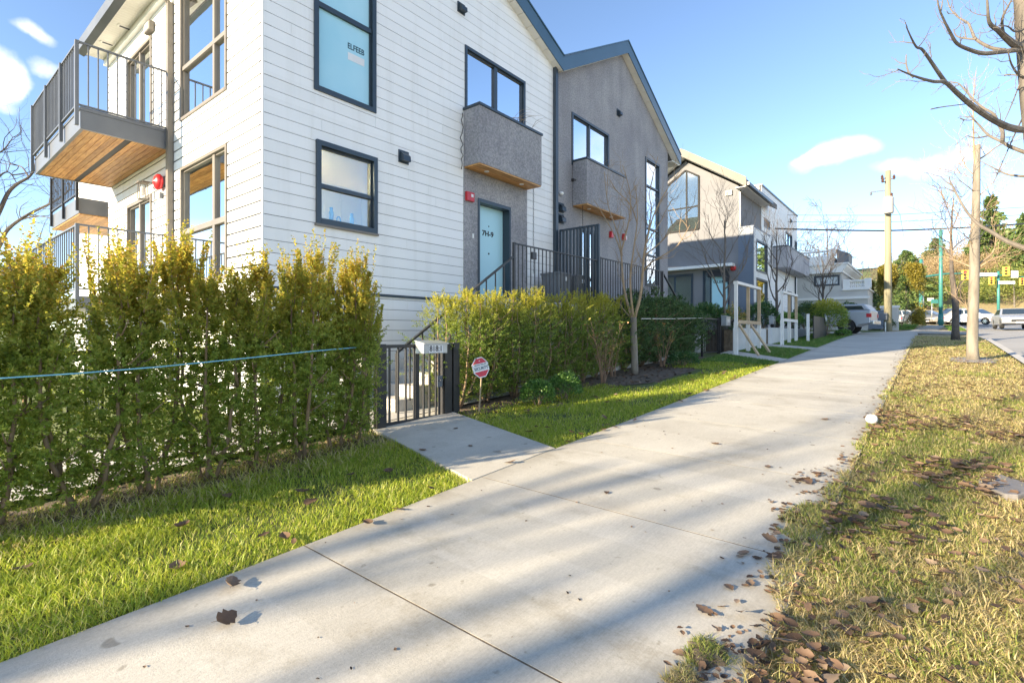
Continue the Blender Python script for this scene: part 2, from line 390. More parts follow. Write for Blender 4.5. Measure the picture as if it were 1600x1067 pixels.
# ------------------------------------------------------------------ mesh builder
class MB:
    def __init__(s): s.v = []; s.f = []; s.m = []; s.cur = 0
    def mat(s, i): s.cur = i; return s
    def add(s, verts, faces):
        o = len(s.v); s.v.extend([tuple(p) for p in verts])
        for f in faces: s.f.append(tuple(o + i for i in f)); s.m.append(s.cur)
        return s
    def box(s, x0, x1, y0, y1, z0, z1):
        x0, x1 = min(x0, x1), max(x0, x1); y0, y1 = min(y0, y1), max(y0, y1); z0, z1 = min(z0, z1), max(z0, z1)
        return s.add([(x0, y0, z0), (x1, y0, z0), (x1, y1, z0), (x0, y1, z0), (x0, y0, z1), (x1, y0, z1), (x1, y1, z1), (x0, y1, z1)],
                     [(0, 3, 2, 1), (4, 5, 6, 7), (0, 1, 5, 4), (1, 2, 6, 5), (2, 3, 7, 6), (3, 0, 4, 7)])
    def bar(s, a, b, w, h=None, up=(0, 0, 1)):
        a = Vector(a); b = Vector(b); h = h or w
        d = (b - a).normalized(); u = Vector(up)
        if abs(d.dot(u)) > .98: u = Vector((1, 0, 0))
        sx = d.cross(u).normalized() * (w / 2); sz = sx.cross(d).normalized() * (h / 2)
        vs = [p + i * sx + j * sz for p in (a, b) for i, j in ((-1, -1), (1, -1), (1, 1), (-1, 1))]
        return s.add(vs, [(0, 1, 2, 3), (7, 6, 5, 4), (0, 4, 5, 1), (1, 5, 6, 2), (2, 6, 7, 3), (3, 7, 4, 0)])
    def prism(s, poly, axis, d0, d1):
        """poly: 2-D points; axis 0: (y,z) extruded along x; 1: (x,z) along y; 2: (x,y) along z"""
        def p3(p, d): return {0: (d, p[0], p[1]), 1: (p[0], d, p[1]), 2: (p[0], p[1], d)}[axis]
        n = len(poly)
        ar = sum(poly[i][0] * poly[(i + 1) % n][1] - poly[(i + 1) % n][0] * poly[i][1] for i in range(n))
        flip = (ar < 0) ^ (axis == 1)
        vs = [p3(p, min(d0, d1)) for p in poly] + [p3(p, max(d0, d1)) for p in poly]
        fs = [tuple(reversed(range(n))), tuple(range(n, 2 * n))] + [(i, (i + 1) % n, n + (i + 1) % n, n + i) for i in range(n)]
        if flip: fs = [tuple(reversed(f)) for f in fs]
        return s.add(vs, fs)
    def tube(s, pts, rad, n=6, cap=True):
        pts = [Vector(p) for p in pts]
        if isinstance(rad, (int, float)): rad = [rad] * len(pts)
        o = len(s.v); ref = None
        for i, p in enumerate(pts):
            d = (pts[min(i + 1, len(pts) - 1)] - pts[max(i - 1, 0)])
            if d.length < 1e-9: d = Vector((0, 0, 1))
            d.normalize()
            if ref is None:
                ref = Vector((1, 0, 0)) if abs(d.x) < .8 else Vector((0, 1, 0))
            u = (ref - d * ref.dot(d))
            if u.length < 1e-6: u = d.orthogonal()
            u.normalize(); ref = u; w = d.cross(u)
            for k in range(n):
                a = 2 * math.pi * k / n
                s.v.append(tuple(p + (u * math.cos(a) + w * math.sin(a)) * rad[i]))
        for i in range(len(pts) - 1):
            for k in range(n):
                s.f.append((o + i * n + k, o + i * n + (k + 1) % n, o + (i + 1) * n + (k + 1) % n, o + (i + 1) * n + k)); s.m.append(s.cur)
        if cap:
            s.f.append(tuple(o + k for k in reversed(range(n)))); s.m.append(s.cur)
            e = o + (len(pts) - 1) * n
            s.f.append(tuple(e + k for k in range(n))); s.m.append(s.cur)
        return s
    def lathe(s, prof, c=(0, 0, 0), n=16, axis=2):
        o = len(s.v)
        for r, h in prof:
            for k in range(n):
                a = 2 * math.pi * k / n; x, y = r * math.cos(a), r * math.sin(a)
                p = {2: (x, y, h), 1: (x, h, -y), 0: (h, x, y)}[axis]
                s.v.append((c[0] + p[0], c[1] + p[1], c[2] + p[2]))
        for i in range(len(prof) - 1):
            for k in range(n):
                s.f.append((o + i * n + k, o + i * n + (k + 1) % n, o + (i + 1) * n + (k + 1) % n, o + (i + 1) * n + k)); s.m.append(s.cur)
        s.f.append(tuple(o + k for k in reversed(range(n)))); s.m.append(s.cur)
        e = o + (len(prof) - 1) * n
        s.f.append(tuple(e + k for k in range(n))); s.m.append(s.cur)
        return s
    def build(s, name, mats, parent=None, local=False, smooth=False, bevel=0):
        v = np.array(s.v, dtype=np.float64).reshape(-1, 3)
        if parent is not None and not local:
            v = v - np.array(wloc(parent))
        me = bpy.data.meshes.new(name)
        me.from_pydata(v.tolist(), [], s.f)
        if isinstance(mats, str): mats = [mats]
        for m in mats: me.materials.append(MATS[m])
        if len(mats) > 1: me.polygons.foreach_set('material_index', s.m)
        if bevel:
            bm = bmesh.new(); bm.from_mesh(me)
            bmesh.ops.remove_doubles(bm, verts=bm.verts, dist=1e-5)
            es = [e for e in bm.edges if len(e.link_faces) == 2 and e.calc_face_angle(0) > .5]
            bmesh.ops.bevel(bm, geom=es, offset=bevel, segments=2, affect='EDGES', profile=.6)
            bm.to_mesh(me); bm.free()
        if smooth: me.polygons.foreach_set('use_smooth', [True] * len(me.polygons))
        me.update()
        o = bpy.data.objects.new(name, me); COL.objects.link(o)
        if parent is not None: o.parent = parent
        return o
def wloc(o):
    v = Vector(o.location)
    while o.parent: o = o.parent; v += Vector(o.location)
    return tuple(v)
def np_mesh(name, v, f, mats, parent=None, mi=None):
    """fast mesh from arrays: v (N,3), f (M,k)"""
    me = bpy.data.meshes.new(name)
    v = np.ascontiguousarray(v, dtype=np.float32); f = np.ascontiguousarray(f, dtype=np.int32)
    k = f.shape[1]
    me.vertices.add(len(v)); me.vertices.foreach_set('co', v.ravel())
    me.loops.add(f.size); me.loops.foreach_set('vertex_index', f.ravel())
    me.polygons.add(len(f)); me.polygons.foreach_set('loop_start', np.arange(0, f.size, k, dtype=np.int32))
    if isinstance(mats, str): mats = [mats]
    for m in mats: me.materials.append(MATS[m])
    if mi is not None: me.polygons.foreach_set('material_index', np.ascontiguousarray(mi, dtype=np.int32))
    me.update(calc_edges=True); me.validate()
    o = bpy.data.objects.new(name, me); COL.objects.link(o)
    if parent is not None: o.parent = parent
    return o

def tag(o, label, cat, group=None):
    o['label'] = label; o['category'] = cat
    if group: o['group'] = group
    return o
def thing(name, label, cat, loc=(0, 0, 0), rotz=0, group=None):
    o = bpy.data.objects.new(name, None); o.empty_display_size = .2
    o.location = loc; o.rotation_euler = (0, 0, rotz); COL.objects.link(o)
    return tag(o, label, cat, group)
def node(name, parent, loc):                  # a part made only of sub-parts; loc in world space
    o = bpy.data.objects.new(name, None); COL.objects.link(o); o.parent = parent
    w = wloc(parent); o.location = (loc[0] - w[0], loc[1] - w[1], loc[2] - w[2]); o.empty_display_size = .1
    return o
def struct(o): o['kind'] = 'structure'; return o
def stuff(o, label, cat): o['kind'] = 'stuff'; return tag(o, label, cat)
def dup(root, loc, rotz=0, label=None, scale=None, group=None):
    r = root.copy(); COL.objects.link(r); r.location = loc; r.rotation_euler = (0, 0, rotz)
    if scale is not None: r.scale = (scale,) * 3 if isinstance(scale, (int, float)) else scale
    if label: r['label'] = label
    if group: r['group'] = group
    for ch in list(root.children):
        c = ch.copy(); COL.objects.link(c); c.parent = r
        for g in list(ch.children):
            d = g.copy(); COL.objects.link(d); d.parent = c
    return r
def text_mesh(name, body, size, mat, parent, origin, right, up, extrude=.002, bold=False, fit=None):
    cu = bpy.data.curves.new(name, 'FONT'); cu.body = body; cu.size = size; cu.align_x = 'CENTER'; cu.align_y = 'CENTER'
    cu.extrude = extrude
    if bold: cu.offset = size * .018
    tmp = bpy.data.objects.new('tmp', cu); COL.objects.link(tmp)
    dg = bpy.context.evaluated_depsgraph_get()
    me = bpy.data.meshes.new_from_object(tmp.evaluated_get(dg))
    bpy.data.objects.remove(tmp)
    r = Vector(right).normalized(); u = Vector(up).normalized(); n = r.cross(u)
    w = max(v.co.x for v in me.vertices) - min(v.co.x for v in me.vertices)
    k = fit / w if fit else 1
    base = Vector(origin) - Vector(wloc(parent))
    for v in me.vertices: v.co = base + r * v.co.x * k + u * v.co.y + n * v.co.z
    me.materials.clear(); me.materials.append(MATS[mat]); me.name = name
    o = bpy.data.objects.new(name, me); COL.objects.link(o); o.parent = parent
    return o

# ================================================================== THE SETTING
FY = 7.25                                      # plane of the house fronts
SW0, SW1 = .56, 3.15                           # sidewalk edges
def sheet(name, xs, ys, zf, mat, parent=None):
    X, Y = np.meshgrid(np.array(xs), np.array(ys), indexing='ij')
    Z = np.vectorize(zf)(X, Y)
    v = np.stack([X.ravel(), Y.ravel(), Z.ravel()], 1)
    ny = len(ys); f = []
    for i in range(len(xs) - 1):
        for j in range(ny - 1):
            a = i * ny + j; f.append((a, a + ny, a + ny + 1, a + 1))
    return np_mesh(name, v, np.array(f), mat)
def frange(a, b, s): return [a + i * s for i in range(int(round((b - a) / s)) + 1)]

_rg = random.Random(3)
_bump = {}
def terrain(X, Y):
    z = ground(X, Y) - .05
    if -1.8 < Y < .45 and X > 0: z += .02
    if Y < -1.78: z = ground(X, Y) - .32
    if Y < -10.5: z = ground(X, -2) - .02
    if X > 95: z += .16 * (X - 95) * (1 if X < 190 else 0)
    return z
xs = [-220, -150, -100, -70, -50, -40] + frange(-30, 40, .5) + frange(42, 100, 2) + [110, 120, 130, 145, 160, 175, 189, 191, 260, 400, 700]
ys = [-300, -180, -100, -60, -40, -30, -22, -16, -10.6, -10.4] + frange(-9.8, -2, .6) + [-1.79, -1.77] + frange(-1.5, .3, .3) + [.5] + frange(.8, 12, .4) + [14, 17, 20, 25, 30, 40, 60, 100, 180, 300]
struct(sheet('ground', xs, ys, terrain, 'lawn_earth'))

# sidewalk: slabs of about 1.7 m with open joints, every second one cut deeper
mb = MB()
joints = [-16.6 + 1.7 * i for i in range(32)]
joints = [j - .36 for j in joints]
for a, b in zip(joints[:-1], joints[1:]):
    g0 = .006
    x0, x1 = a + g0, b - g0
    z0, z1 = ground(x0, SW0), ground(x1, SW0); dy = .02 * (SW1 - SW0)
    y0, y1 = SW0, SW1
    n = 4
    for i in range(n):
        p, q = x0 + (x1 - x0) * i / n, x0 + (x1 - x0) * (i + 1) / n
        zp, zq = ground(p, y0), ground(q, y0)
        mb.add([(p, y0, zp), (q, y0, zq), (q, y1, zq + dy), (p, y1, zp + dy), (p, y0, zp - .09), (q, y0, zq - .09), (q, y1, zq + dy - .09), (p, y1, zp + dy - .09)],
               [(0, 1, 2, 3), (0, 4, 5, 1), (2, 6, 7, 3)] + ([(0, 3, 7, 4)] if i == 0 else []) + ([(1, 5, 6, 2)] if i == n - 1 else []))
# dark grit in the joints
mj = MB()
for j in joints[1:-1]:
    z0 = ground(j, SW0) - .001; dy = .02 * (SW1 - SW0)
    mj.add([(j - .0065, SW0 + .004, z0), (j + .0065, SW0 + .004, z0), (j + .0065, SW1 - .004, z0 + dy), (j - .0065, SW1 - .004, z0 + dy)], [(0, 1, 2, 3)])
struct(mj.build('joint_grit', 'soil'))
# beyond the driveway the walk narrows and swings towards the road
def strip(mb, pts0, pts1, lift=0.0, n=8):
    for (a, b), (c, d) in zip(zip(pts0[:-1], pts0[1:]), zip(pts1[:-1], pts1[1:])):
        for i in range(n):
            t0, t1 = i / n, (i + 1) / n
            q = [(a[0] + (b[0] - a[0]) * t, a[1] + (b[1] - a[1]) * t) for t in (t0, t1)] + [(c[0] + (d[0] - c[0]) * t, c[1] + (d[1] - c[1]) * t) for t in (t1, t0)]
            mb.add([(x, y, ground(x, y) + lift) for x, y in q], [(0, 1, 2, 3)] if q[0][1] < q[2][1] else [(3, 2, 1, 0)])
xe = joints[-1]
strip(mb, [(xe + .01, -1.72), (40, -1.72), (44, -.35), (62, -1.1)], [(xe + .01, 3.15), (40, 1.5), (44, .9), (62, .2)])
struct(mb.build('sidewalk', 'sidewalk_concrete'))

# entry walks crossing the lawn and the driveway
def walk(corners, lift=.004):
    mb = MB(); n = 6
    (a, b, c, d) = corners                     # a,b at the sidewalk; d,c at the fence
    for i in range(n):
        t0, t1 = i / n, (i + 1) / n
        L0 = [a[k] + (d[k] - a[k]) * t0 for k in (0, 1)]; L1 = [a[k] + (d[k] - a[k]) * t1 for k in (0, 1)]
        R0 = [b[k] + (c[k] - b[k]) * t0 for k in (0, 1)]; R1 = [b[k] + (c[k] - b[k]) * t1 for k in (0, 1)]
        vs = [(p[0], p[1], ground(*p) + lift) for p in (L0, R0, R1, L1)]
        mb.add(vs + [(x, y, z - .09) for x, y, z in vs], [(0, 1, 2, 3), (0, 3, 7, 4), (1, 5, 6, 2)] + ([(0, 4, 5, 1)] if i == 0 else []) + ([(2, 6, 7, 3)] if i == n - 1 else []))
    return struct(mb.build('entry_walk', 'walk_concrete'))
walk([(3.32, 3.16), (4.62, 3.16), (5.45, 5.75), (4.05, 5.75)])
walk([(15.2, 3.16), (16.2, 3.16), (18.4, 5.3), (17.2, 5.3)])
walk([(19.9, 3.16), (21.0, 3.16), (22.4, 5.2), (21.2, 5.2)])
mb = MB(); strip(mb, [(31.5, 3.17), (37.2, 3.17)], [(31.5, 12), (37.2, 12)], .0)
struct(mb.build('driveway', 'walk_concrete'))
mb = MB()                                      # paving inside the fence, where the steps start
strip(mb, [(-3, 5.78), (10, 5.78)], [(-3, 7.24), (10, 7.24)], .006, 10)
struct(mb.build('side_path', 'stair_concrete'))

# road and kerb
rx_ = [-220, -120, -60, -45] + frange(-40, 60, 2) + frange(62, 90, 2) + [110, 150, 189, 260]
struct(sheet('road', rx_, [-10.4, -8, -6, -4, -1.95], lambda X, Y: ground(X, -2) - .13 + .012 * (min(Y, -2) + 2) * 0, 'asphalt'))
struct(sheet('cross_street', frange(63, 79, 2), [-120, -60, -30, -10.39], lambda X, Y: ground(X, -2) - .126, 'asphalt'))
mb = MB(); strip(mb, [(63, -1.94), (79, -1.94)], [(63, 40), (79, 40)], -.09, 10)
struct(mb.build('side_street', 'asphalt'))
mb = MB()
kx = [-40 + 2 * i for i in range(51)]
for a, b in zip(kx[:-1], kx[1:]):
    if 30 <= a < 37: continue
    za, zb = ground(a, -2) + .015, ground(b, -2) + .015
    mb.add([(a, -1.95, za), (b, -1.95, zb), (b, -1.76, zb), (a, -1.76, za), (a, -1.96, za - .16), (b, -1.96, zb - .16)], [(0, 1, 2, 3), (0, 4, 5, 1)])
struct(mb.build('kerb', 'kerb_concrete'))
mb = MB()
for a in range(-30, 60, 6):
    z0, z1 = ground(a, -2) - .124, ground(a + 3, -2) - .124
    mb.add([(a, -6.2, z0), (a + 3, -6.2, z1), (a + 3, -6.08, z1), (a, -6.08, z0)], [(0, 1, 2, 3)])
struct(mb.build('road_marking', 'white_paint'))

# ================================================================== HOUSES
def clip(poly, a, b, c):                       # keep a*u + b*z <= c
    out = []
    for i in range(len(poly)):
        p, q = poly[i], poly[(i + 1) % len(poly)]
        dp, dq = a * p[0] + b * p[1] - c, a * q[0] + b * q[1] - c
        if dp <= 0: out.append(p)
        if dp * dq < 0:
            t = dp / (dp - dq); out.append((p[0] + (q[0] - p[0]) * t, p[1] + (q[1] - p[1]) * t))
    return out
def pieces(u0, u1, z0, z1, openings, cuts, gap, limits):
    """wall rectangle split into horizontal bands around the openings; limits = half-planes of the gable"""
    zs = sorted(set([z0, z1] + [c for c in cuts if z0 < c < z1]))
    for a, b in zip(zs[:-1], zs[1:]):
        lo = a + gap
        inner = sorted(set([lo, b] + [z for o in openings for z in o[2:] if lo < z < b]))
        for za, zb in zip(inner[:-1], inner[1:]):
            if zb - za < .002: continue
            spans = [(u0, u1)]
            for o in openings:
                if o[2] < zb - 1e-6 and o[3] > za + 1e-6:
                    ns = []
                    for s, e in spans:
                        if o[0] > s: ns.append((s, min(e, o[0])))
                        if o[1] < e: ns.append((max(s, o[1]), e))
                    spans = [x for x in ns if x[1] - x[0] > .003]
            for s, e in spans:
                poly = [(s, za), (e, za), (e, zb), (s, zb)]
                for L in limits:
                    poly = clip(poly, *L)
                    if len(poly) < 3: break
                if len(poly) >= 3: yield poly
def siding(mb, axis, plane, u0, u1, z0, z1, openings, phase, e=.178, limits=(), board=0, back=1, th=.014, thick=.10, gap=.008):
    k0 = math.floor((z0 - phase) / e); cuts = [phase + e * k for k in range(k0, int((z1 - z0) / e) + k0 + 3)]
    mb.mat(board)
    rj = random.Random(int(u0 * 100) + int(plane * 10)); butt = []     # boards butt end to end every few metres, staggered
    for a, b in zip(cuts[:-1], cuts[1:]):
        u = u0 + rj.uniform(.4, 3.6)
        while u < u1 - .3: butt.append((u - .0016, u + .0016, a, b)); u += 3.66
    for p in pieces(u0, u1, z0, z1, list(openings) + butt, cuts, gap, limits):
        d = rj.uniform(0, .0022); mb.prism(p, axis, plane - d, plane + th)
    mb.mat(back)
    for p in pieces(u0 + .002, u1 - .002, z0, z1, openings, [], 0, limits): mb.prism(p, axis, plane + th + .0005, plane + th + thick)
    mb.mat(0)
def plainwall(mb, axis, plane, u0, u1, z0, z1, openings, limits=(), thick=.12):
    for p in pieces(u0, u1, z0, z1, openings, [], 0, limits): mb.prism(p, axis, plane, plane + thick)

def window(parent, axis, plane, u0, u1, z0, z1, frame='navy_metal', fw=.055, out=.025, deep=.11, mull=(), trans=(), glassm='mirror_glass',
           back=None, backd=.16, bars=.05, sgn=1, sill=None, name='window', topcut=None):
    """axis 1: in a wall y=plane facing -y; axis 0: in a wall x=plane facing -x. mull: (u, z0, z1); trans: (z, u0, u1)"""
    def bx(mb, a, b, c, d, d0, d1):
        d0, d1 = plane + sgn * d0, plane + sgn * d1
        if axis == 1: mb.box(a, b, d0, d1, c, d)
        else: mb.box(d0, d1, a, b, c, d)
    mb = MB()
    bx(mb, u0, u0 + fw, z0, z1, -out, deep); bx(mb, u1 - fw, u1, z0, z1, -out, deep)
    bx(mb, u0 + fw, u1 - fw, z0, z0 + fw, -out - .004, deep); bx(mb, u0 + fw, u1 - fw, z1 - fw, z1, -out, deep)
    f2 = .028                                  # the sash sits inside the frame, a step back
    bx(mb, u0 + fw, u0 + fw + f2, z0 + fw, z1 - fw, .02, .07); bx(mb, u1 - fw - f2, u1 - fw, z0 + fw, z1 - fw, .02, .07)
    bx(mb, u0 + fw + f2, u1 - fw - f2, z0 + fw, z0 + fw + f2, .02, .07); bx(mb, u0 + fw + f2, u1 - fw - f2, z1 - fw - f2, z1 - fw, .02, .07)
    for (u, a, b) in mull: bx(mb, u - bars / 2, u + bars / 2, a, b, .004, .075)
    for (z, a, b) in trans: bx(mb, a, b, z - bars / 2, z + bars / 2, .001, .078)
    w = mb.build(name, frame, parent)
    mb = MB(); bx(mb, u0 + fw + .004, u1 - fw - .004, z0 + fw + .004, z1 - fw - .004, .048, .054)
    mb.build('pane', glassm, w)
    if back:
        mb = MB(); bx(mb, u0 + .005, u1 - .005, z0 + .005, z1 - .005, backd, backd + .02); mb.build('pane_backing', back, w)  # pale sheets are blinds; interior_dark ones stand in for the shade of unlit rooms
    if sill:
        mb = MB(); bx(mb, u0 - .02, u1 + .02, z0 - .035, z0 - .002, -.05, .02); mb.build('sill', sill, w)
    return w
def vent(parent, axis, plane, u, z, w=.2, mat='navy_metal'):
    mb = MB(); h = w
    def P(uu, d, zz): return (uu, plane - d, zz) if axis == 1 else (plane - d, uu, zz)
    def bx(a, b, c, d, d0, d1):
        if axis == 1: mb.box(a, b, plane - d1, plane - d0, c, d)
        else: mb.box(plane - d1, plane - d0, a, b, c, d)
    bx(u - w / 2, u + w / 2, z - h / 2, z + h / 2, .001, .022)
    a, b = u - w * .36, u + w * .36; t, m, lo = z + h * .38, z + h * .02, z - h * .40
    vs = [P(a, .022, t), P(b, .022, t), P(a, .11, m), P(b, .11, m), P(a, .12, lo), P(b, .12, lo), P(a, .022, lo), P(b, .022, lo)]
    mb.add(vs, [(0, 1, 3, 2), (2, 3, 5, 4), (4, 5, 7, 6), (0, 2, 4, 6), (1, 7, 5, 3)])
    return mb.build('vent', mat, parent)
def railing(parent, a, b, zb0, zb1, h, n, mat='black_metal', post0=True, post1=True, pw=.016, name_p='picket', low=.06, postw=.045):
    """straight railing from a to b (x, y), floor heights zb0, zb1; every picket and post its own part"""
    A = Vector((a[0], a[1], zb0)); B = Vector((b[0], b[1], zb1)); U = Vector((0, 0, 1))
    mb = MB(); mb.bar(A + U * h, B + U * h, .045, .022); mb.build('top_rail', mat, parent)
    mb = MB(); mb.bar(A + U * low, B + U * low, .035, .022); mb.build('bottom_rail', mat, parent)
    d = (B - A)
    src = None
    for i in range(n):
        t = (i + 1) / (n + 1); p = A + d * t
        mb = MB(); mb.bar(p + U * (low + .012), p + U * (h - .012), pw)
        mb.build(name_p, mat, parent)
    for flag, p in ((post0, A), (post1, B)):
        if flag:
            mb = MB(); mb.box(p.x - postw / 2, p.x + postw / 2, p.y - postw / 2, p.y + postw / 2, p.z, p.z + h + .02); mb.build('post', mat, parent)

def gable_roof(parent, xl, zl, xr, zr, xa, za, y0, y1, th, fasc, fascm='blue_flashing', roofm='shingle', softm='vinyl_soffit'):
    """zl/zr/za: underside heights at the two eaves and the apex; slab thickness th; a flashing board on the front rake"""
    mb = MB()
    mb.prism([(xl, zl + .03), (xa, za + .03), (xr, zr + .03), (xr, zr + th), (xa, za + th), (xl, zl + th)], 1, y0 + .012, y1)
    rf = mb.build('roof', roofm, parent)
    mb = MB()
    mb.prism([(xl - .01, zl), (xa, za), (xa, za + fasc), (xl - .01, zl + fasc)], 1, y0 - .012, y0 + .010)
    mb.prism([(xa, za), (xr + .01, zr), (xr + .01, zr + fasc), (xa, za + fasc)], 1, y0 - .012, y0 + .010)
    t = fasc
    mb.prism([(xl - .02, zl + t), (xa, za + t), (xr + .02, zr + t), (xr + .02, zr + t + .035), (xa, za + t + .035), (xl - .02, zl + t + .035)], 1, y0 - .03, y0 + .13)
    mb.build('fascia', fascm, rf)
    mb = MB()                                   # vented soffit boards under the rake
    y = y0 + .011
    for (xa_, za_, xb_, zb_) in ((xl, zl, xa, za), (xa, za, xr, zr)):
        n = max(6, int(abs(xb_ - xa_) / .3))
        for i in range(n):
            t0, t1 = i / n, (i + .96) / n
            p = (xa_ + (xb_ - xa_) * t0, za_ + (zb_ - za_) * t0); q = (xa_ + (xb_ - xa_) * t1, za_ + (zb_ - za_) * t1)
            mb.prism([p, q, (q[0], q[1] + .028), (p[0], p[1] + .028)], 1, y, FY + .02 if y0 < FY else y + .3)
    mb.build('soffit', softm, rf)
    return rf

# ------------------------------------------------------------------ the white clapboard house
X0, X1 = 3.385, 10.58
YB = 14.9
LAND = W(.66)
RIDGE = (6.9, W(8.12)); EL = (2.92, W(6.30)); ER = (10.68, W(6.50))
house = thing('townhouse', 'white clapboard townhouse with navy window frames, nearest the camera', 'house', (X0, FY, ground(X0, FY)))
PH = W(1.684)
ax, az0 = on_y(490, 144, FY); bxx, bz = on_y(587, 174, FY)
U1 = (ax, bxx, (az0 + bz) / 2, W(6.95))          # tall upper window
ax, t0 = on_y(493, 218, FY); bxx, t1 = on_y(588, 248, FY); _, b0 = on_y(494, 349, FY); _, b1 = on_y(588, 366, FY)
S1 = (ax, bxx, (b0 + b1) / 2, (t0 + t1) / 2)      # small window
ax, t0 = on_y(726, 71, FY); bxx, t1 = on_y(820, 128, FY)
D1 = (ax, bxx, W(4.40), (t0 + t1) / 2)            # double window above the bay
DX0, DX1 = 7.78, 8.84
DZ = W(2.80)
DOOR = (DX0, DX1, LAND, DZ)
B1 = (on_y(520, 500, FY)[0], on_y(580, 500, FY)[0], W(-.92), on_y(574, 496, FY)[1])   # basement window behind the hedge
rake = [(-(ER[1] - RIDGE[1]) / (ER[0] - RIDGE[0]) , 1, 0), (-(RIDGE[1] - EL[1]) / (RIDGE[0] - EL[0]), 1, 0)]
rake = [(a, b, a * RIDGE[0] + b * (RIDGE[1] + .02)) for a, b, _ in rake]
STX0, STX1 = 7.37, 9.45                           # stucco entry panel
FL = W(.645)
mb = MB()
panel = (STX0, STX1, LAND - .6, W(3.36))
grd = ground(X0, FY) - .35
siding(mb, 1, FY, X0 + .004, X1 - .03, FL + .03, W(9), [U1, S1, D1, panel], PH, limits=rake)
siding(mb, 1, FY + .012, X0 + .004, X1 - .03, grd, FL - .008, [B1, (STX0, STX1, grd, FL)], PH - .02)
fw_ = mb.build('front_wall', ['white_board', 'dark_gap'], house)
mb = MB(); mb.box(X0 - .012, STX0 - .01, FY - .022, FY + .02, FL - .004, FL + .026); mb.build('drip_flashing', 'navy_metal', house)
# left wall
def LY(px): rx, ry = ray(px); return X0 / rx * ry
yA0, yA1 = LY(355), LY(283)
WA = (yA0, yA1, W(3.76), W(6.10)); WB = (yA0 - .01, yA1 - .01, W(.86), W(2.93))
BD = (11.86, 13.42, W(3.92), W(5.86)); PD = (11.86, 13.42, LAND + .05, W(2.75))
mb = MB()
siding(mb, 0, X0, FY, YB, grd, W(6.42), [WA, WB, BD, PD], PH, th=.030, gap=.027)
mb.build('side_wall', ['white_board', 'dark_gap'], house)
mb = MB(); mb.box(X0 - .004, X0 + .016, FY - .004, FY + .016, grd, W(6.42)); mb.build('corner_trim', 'white_trim', house)
mb = MB(); mb.box(X0 + .13, X1 - .05, YB - .1, YB, grd, W(6.3)); mb.build('rear_wall', 'white_board', house)
# rooms seen through the glass (floors, ceilings, partitions)
mb = MB()
def room(mb, x0, x1, y0, y1, z0, z1):
    mb.box(x0, x1, y1, y1 + .05, z0, z1); mb.box(x1, x1 + .05, y0, y1, z0, z1)
    mb.box(x0, x1, y0, y1, z0 - .05, z0 - .001); mb.box(x0, x1, y0, y1, z1 + .001, z1 + .05)
room(mb, X0 + .13, 7.2, FY + .14, 11.2, W(.66), W(3.15)); room(mb, X0 + .13, 10.3, FY + .14, 11.0, W(3.5), W(6.3))
room(mb, X0 + .13, 6.2, 11.3, 14.6, W(.66), W(3.15)); room(mb, X0 + .13, 6.2, 11.3, 14.6, W(3.5), W(6.3))
mb.build('interior', 'interior_cream', house)
mb = MB(); mb.tube([(X0 + .75, 8.2, W(3.02)), (X0 + .75, 10.6, W(3.02))], .035, 8); mb.build('ceiling_lamp', 'lamp_tube', house)
mb = MB(); mb.tube([(X0 + .9, 8.3, W(6.18)), (X0 + .9, 9.6, W(6.18))], .03, 8); mb.build('ceiling_lamp', 'lamp_tube', house)
# kitchen behind the small window
mb = MB()
for i in range(5): mb.box(4.2 + i * .46, 4.65 + i * .46, 8.75, 9.1, W(2.0), W(2.72))
mb.box(4.1, 6.6, 8.72, 9.12, W(2.72), W(2.80)); mb.box(4.1, 6.6, 9.1, 9.15, W(.66), W(2.72))
mb.build('kitchen_cabinet', 'cabinet', house)

# windows
w1 = window(house, 1, FY, *U1, mull=(), trans=((W(5.05), U1[0] + .06, U1[1] - .06),), glassm='cyan_glass', fw=.075, bars=.075, back=None)
cx_, cz_ = on_y(556, 78, FY + .05)
ww = U1[1] - U1[0]
text_mesh('lettering', 'ELFEEB', .13, 'navy_ink', w1, (cx_, FY + .0455, cz_), (1, 0, 0), (0, 0, 1), .001, True, fit=.31)
mb = MB(); mb.box(cx_ - .15, cx_ + .16, FY + .0455, FY + .0475, cz_ - .22, cz_ - .10); mb.build('sticker', 'sign_white', w1)
w2 = window(house, 1, FY, *S1, trans=((on_y(540, 299, FY)[1], S1[0] + .07, S1[1] - .07),), glassm='clear_glass', fw=.075, bars=.06, out=.045, sill='bronze_metal')
for bxp, hh in ((.30, .20), (.64, .17)):
    mb = MB(); xx = S1[0] + (S1[1] - S1[0]) * bxp + .03
    mb.lathe([(.035, 0), (.037, .01), (.037, hh), (.026, hh + .02), (.026, hh + .07)], (xx, FY + .16, S1[2] + .06), 10); mb.build('bottle', 'blue_bottle', w2)
xx = S1[0] + (S1[1] - S1[0]) * .43 + .03
mb = MB(); mb.tube([(xx - .03, FY + .18, S1[2] + .05), (xx - .03, FY + .18, S1[2] + .18), (xx - .01, FY + .18, S1[2] + .21), (xx + .02, FY + .18, S1[2] + .21), (xx + .035, FY + .18, S1[2] + .17), (xx + .035, FY + .18, S1[2] + .05)], .012, 6)
mb.build('tap', 'blue_bottle', w2)
mb = MB(); mb.box(S1[0] - .1, S1[1] + .1, FY + .115, FY + .5, S1[2] - .02, S1[2] + .045); mb.build('counter', 'interior_white', w2)
window(house, 1, FY, *D1, mull=((on_y(776, 100, FY)[0] - .02, D1[2], D1[3]),), fw=.06, bars=.10, back='interior_dark', backd=1.2)
window(house, 1, FY + .012, *B1, fw=.06, back='interior_dark', glassm='mirror_glass')
ml = LY(333)
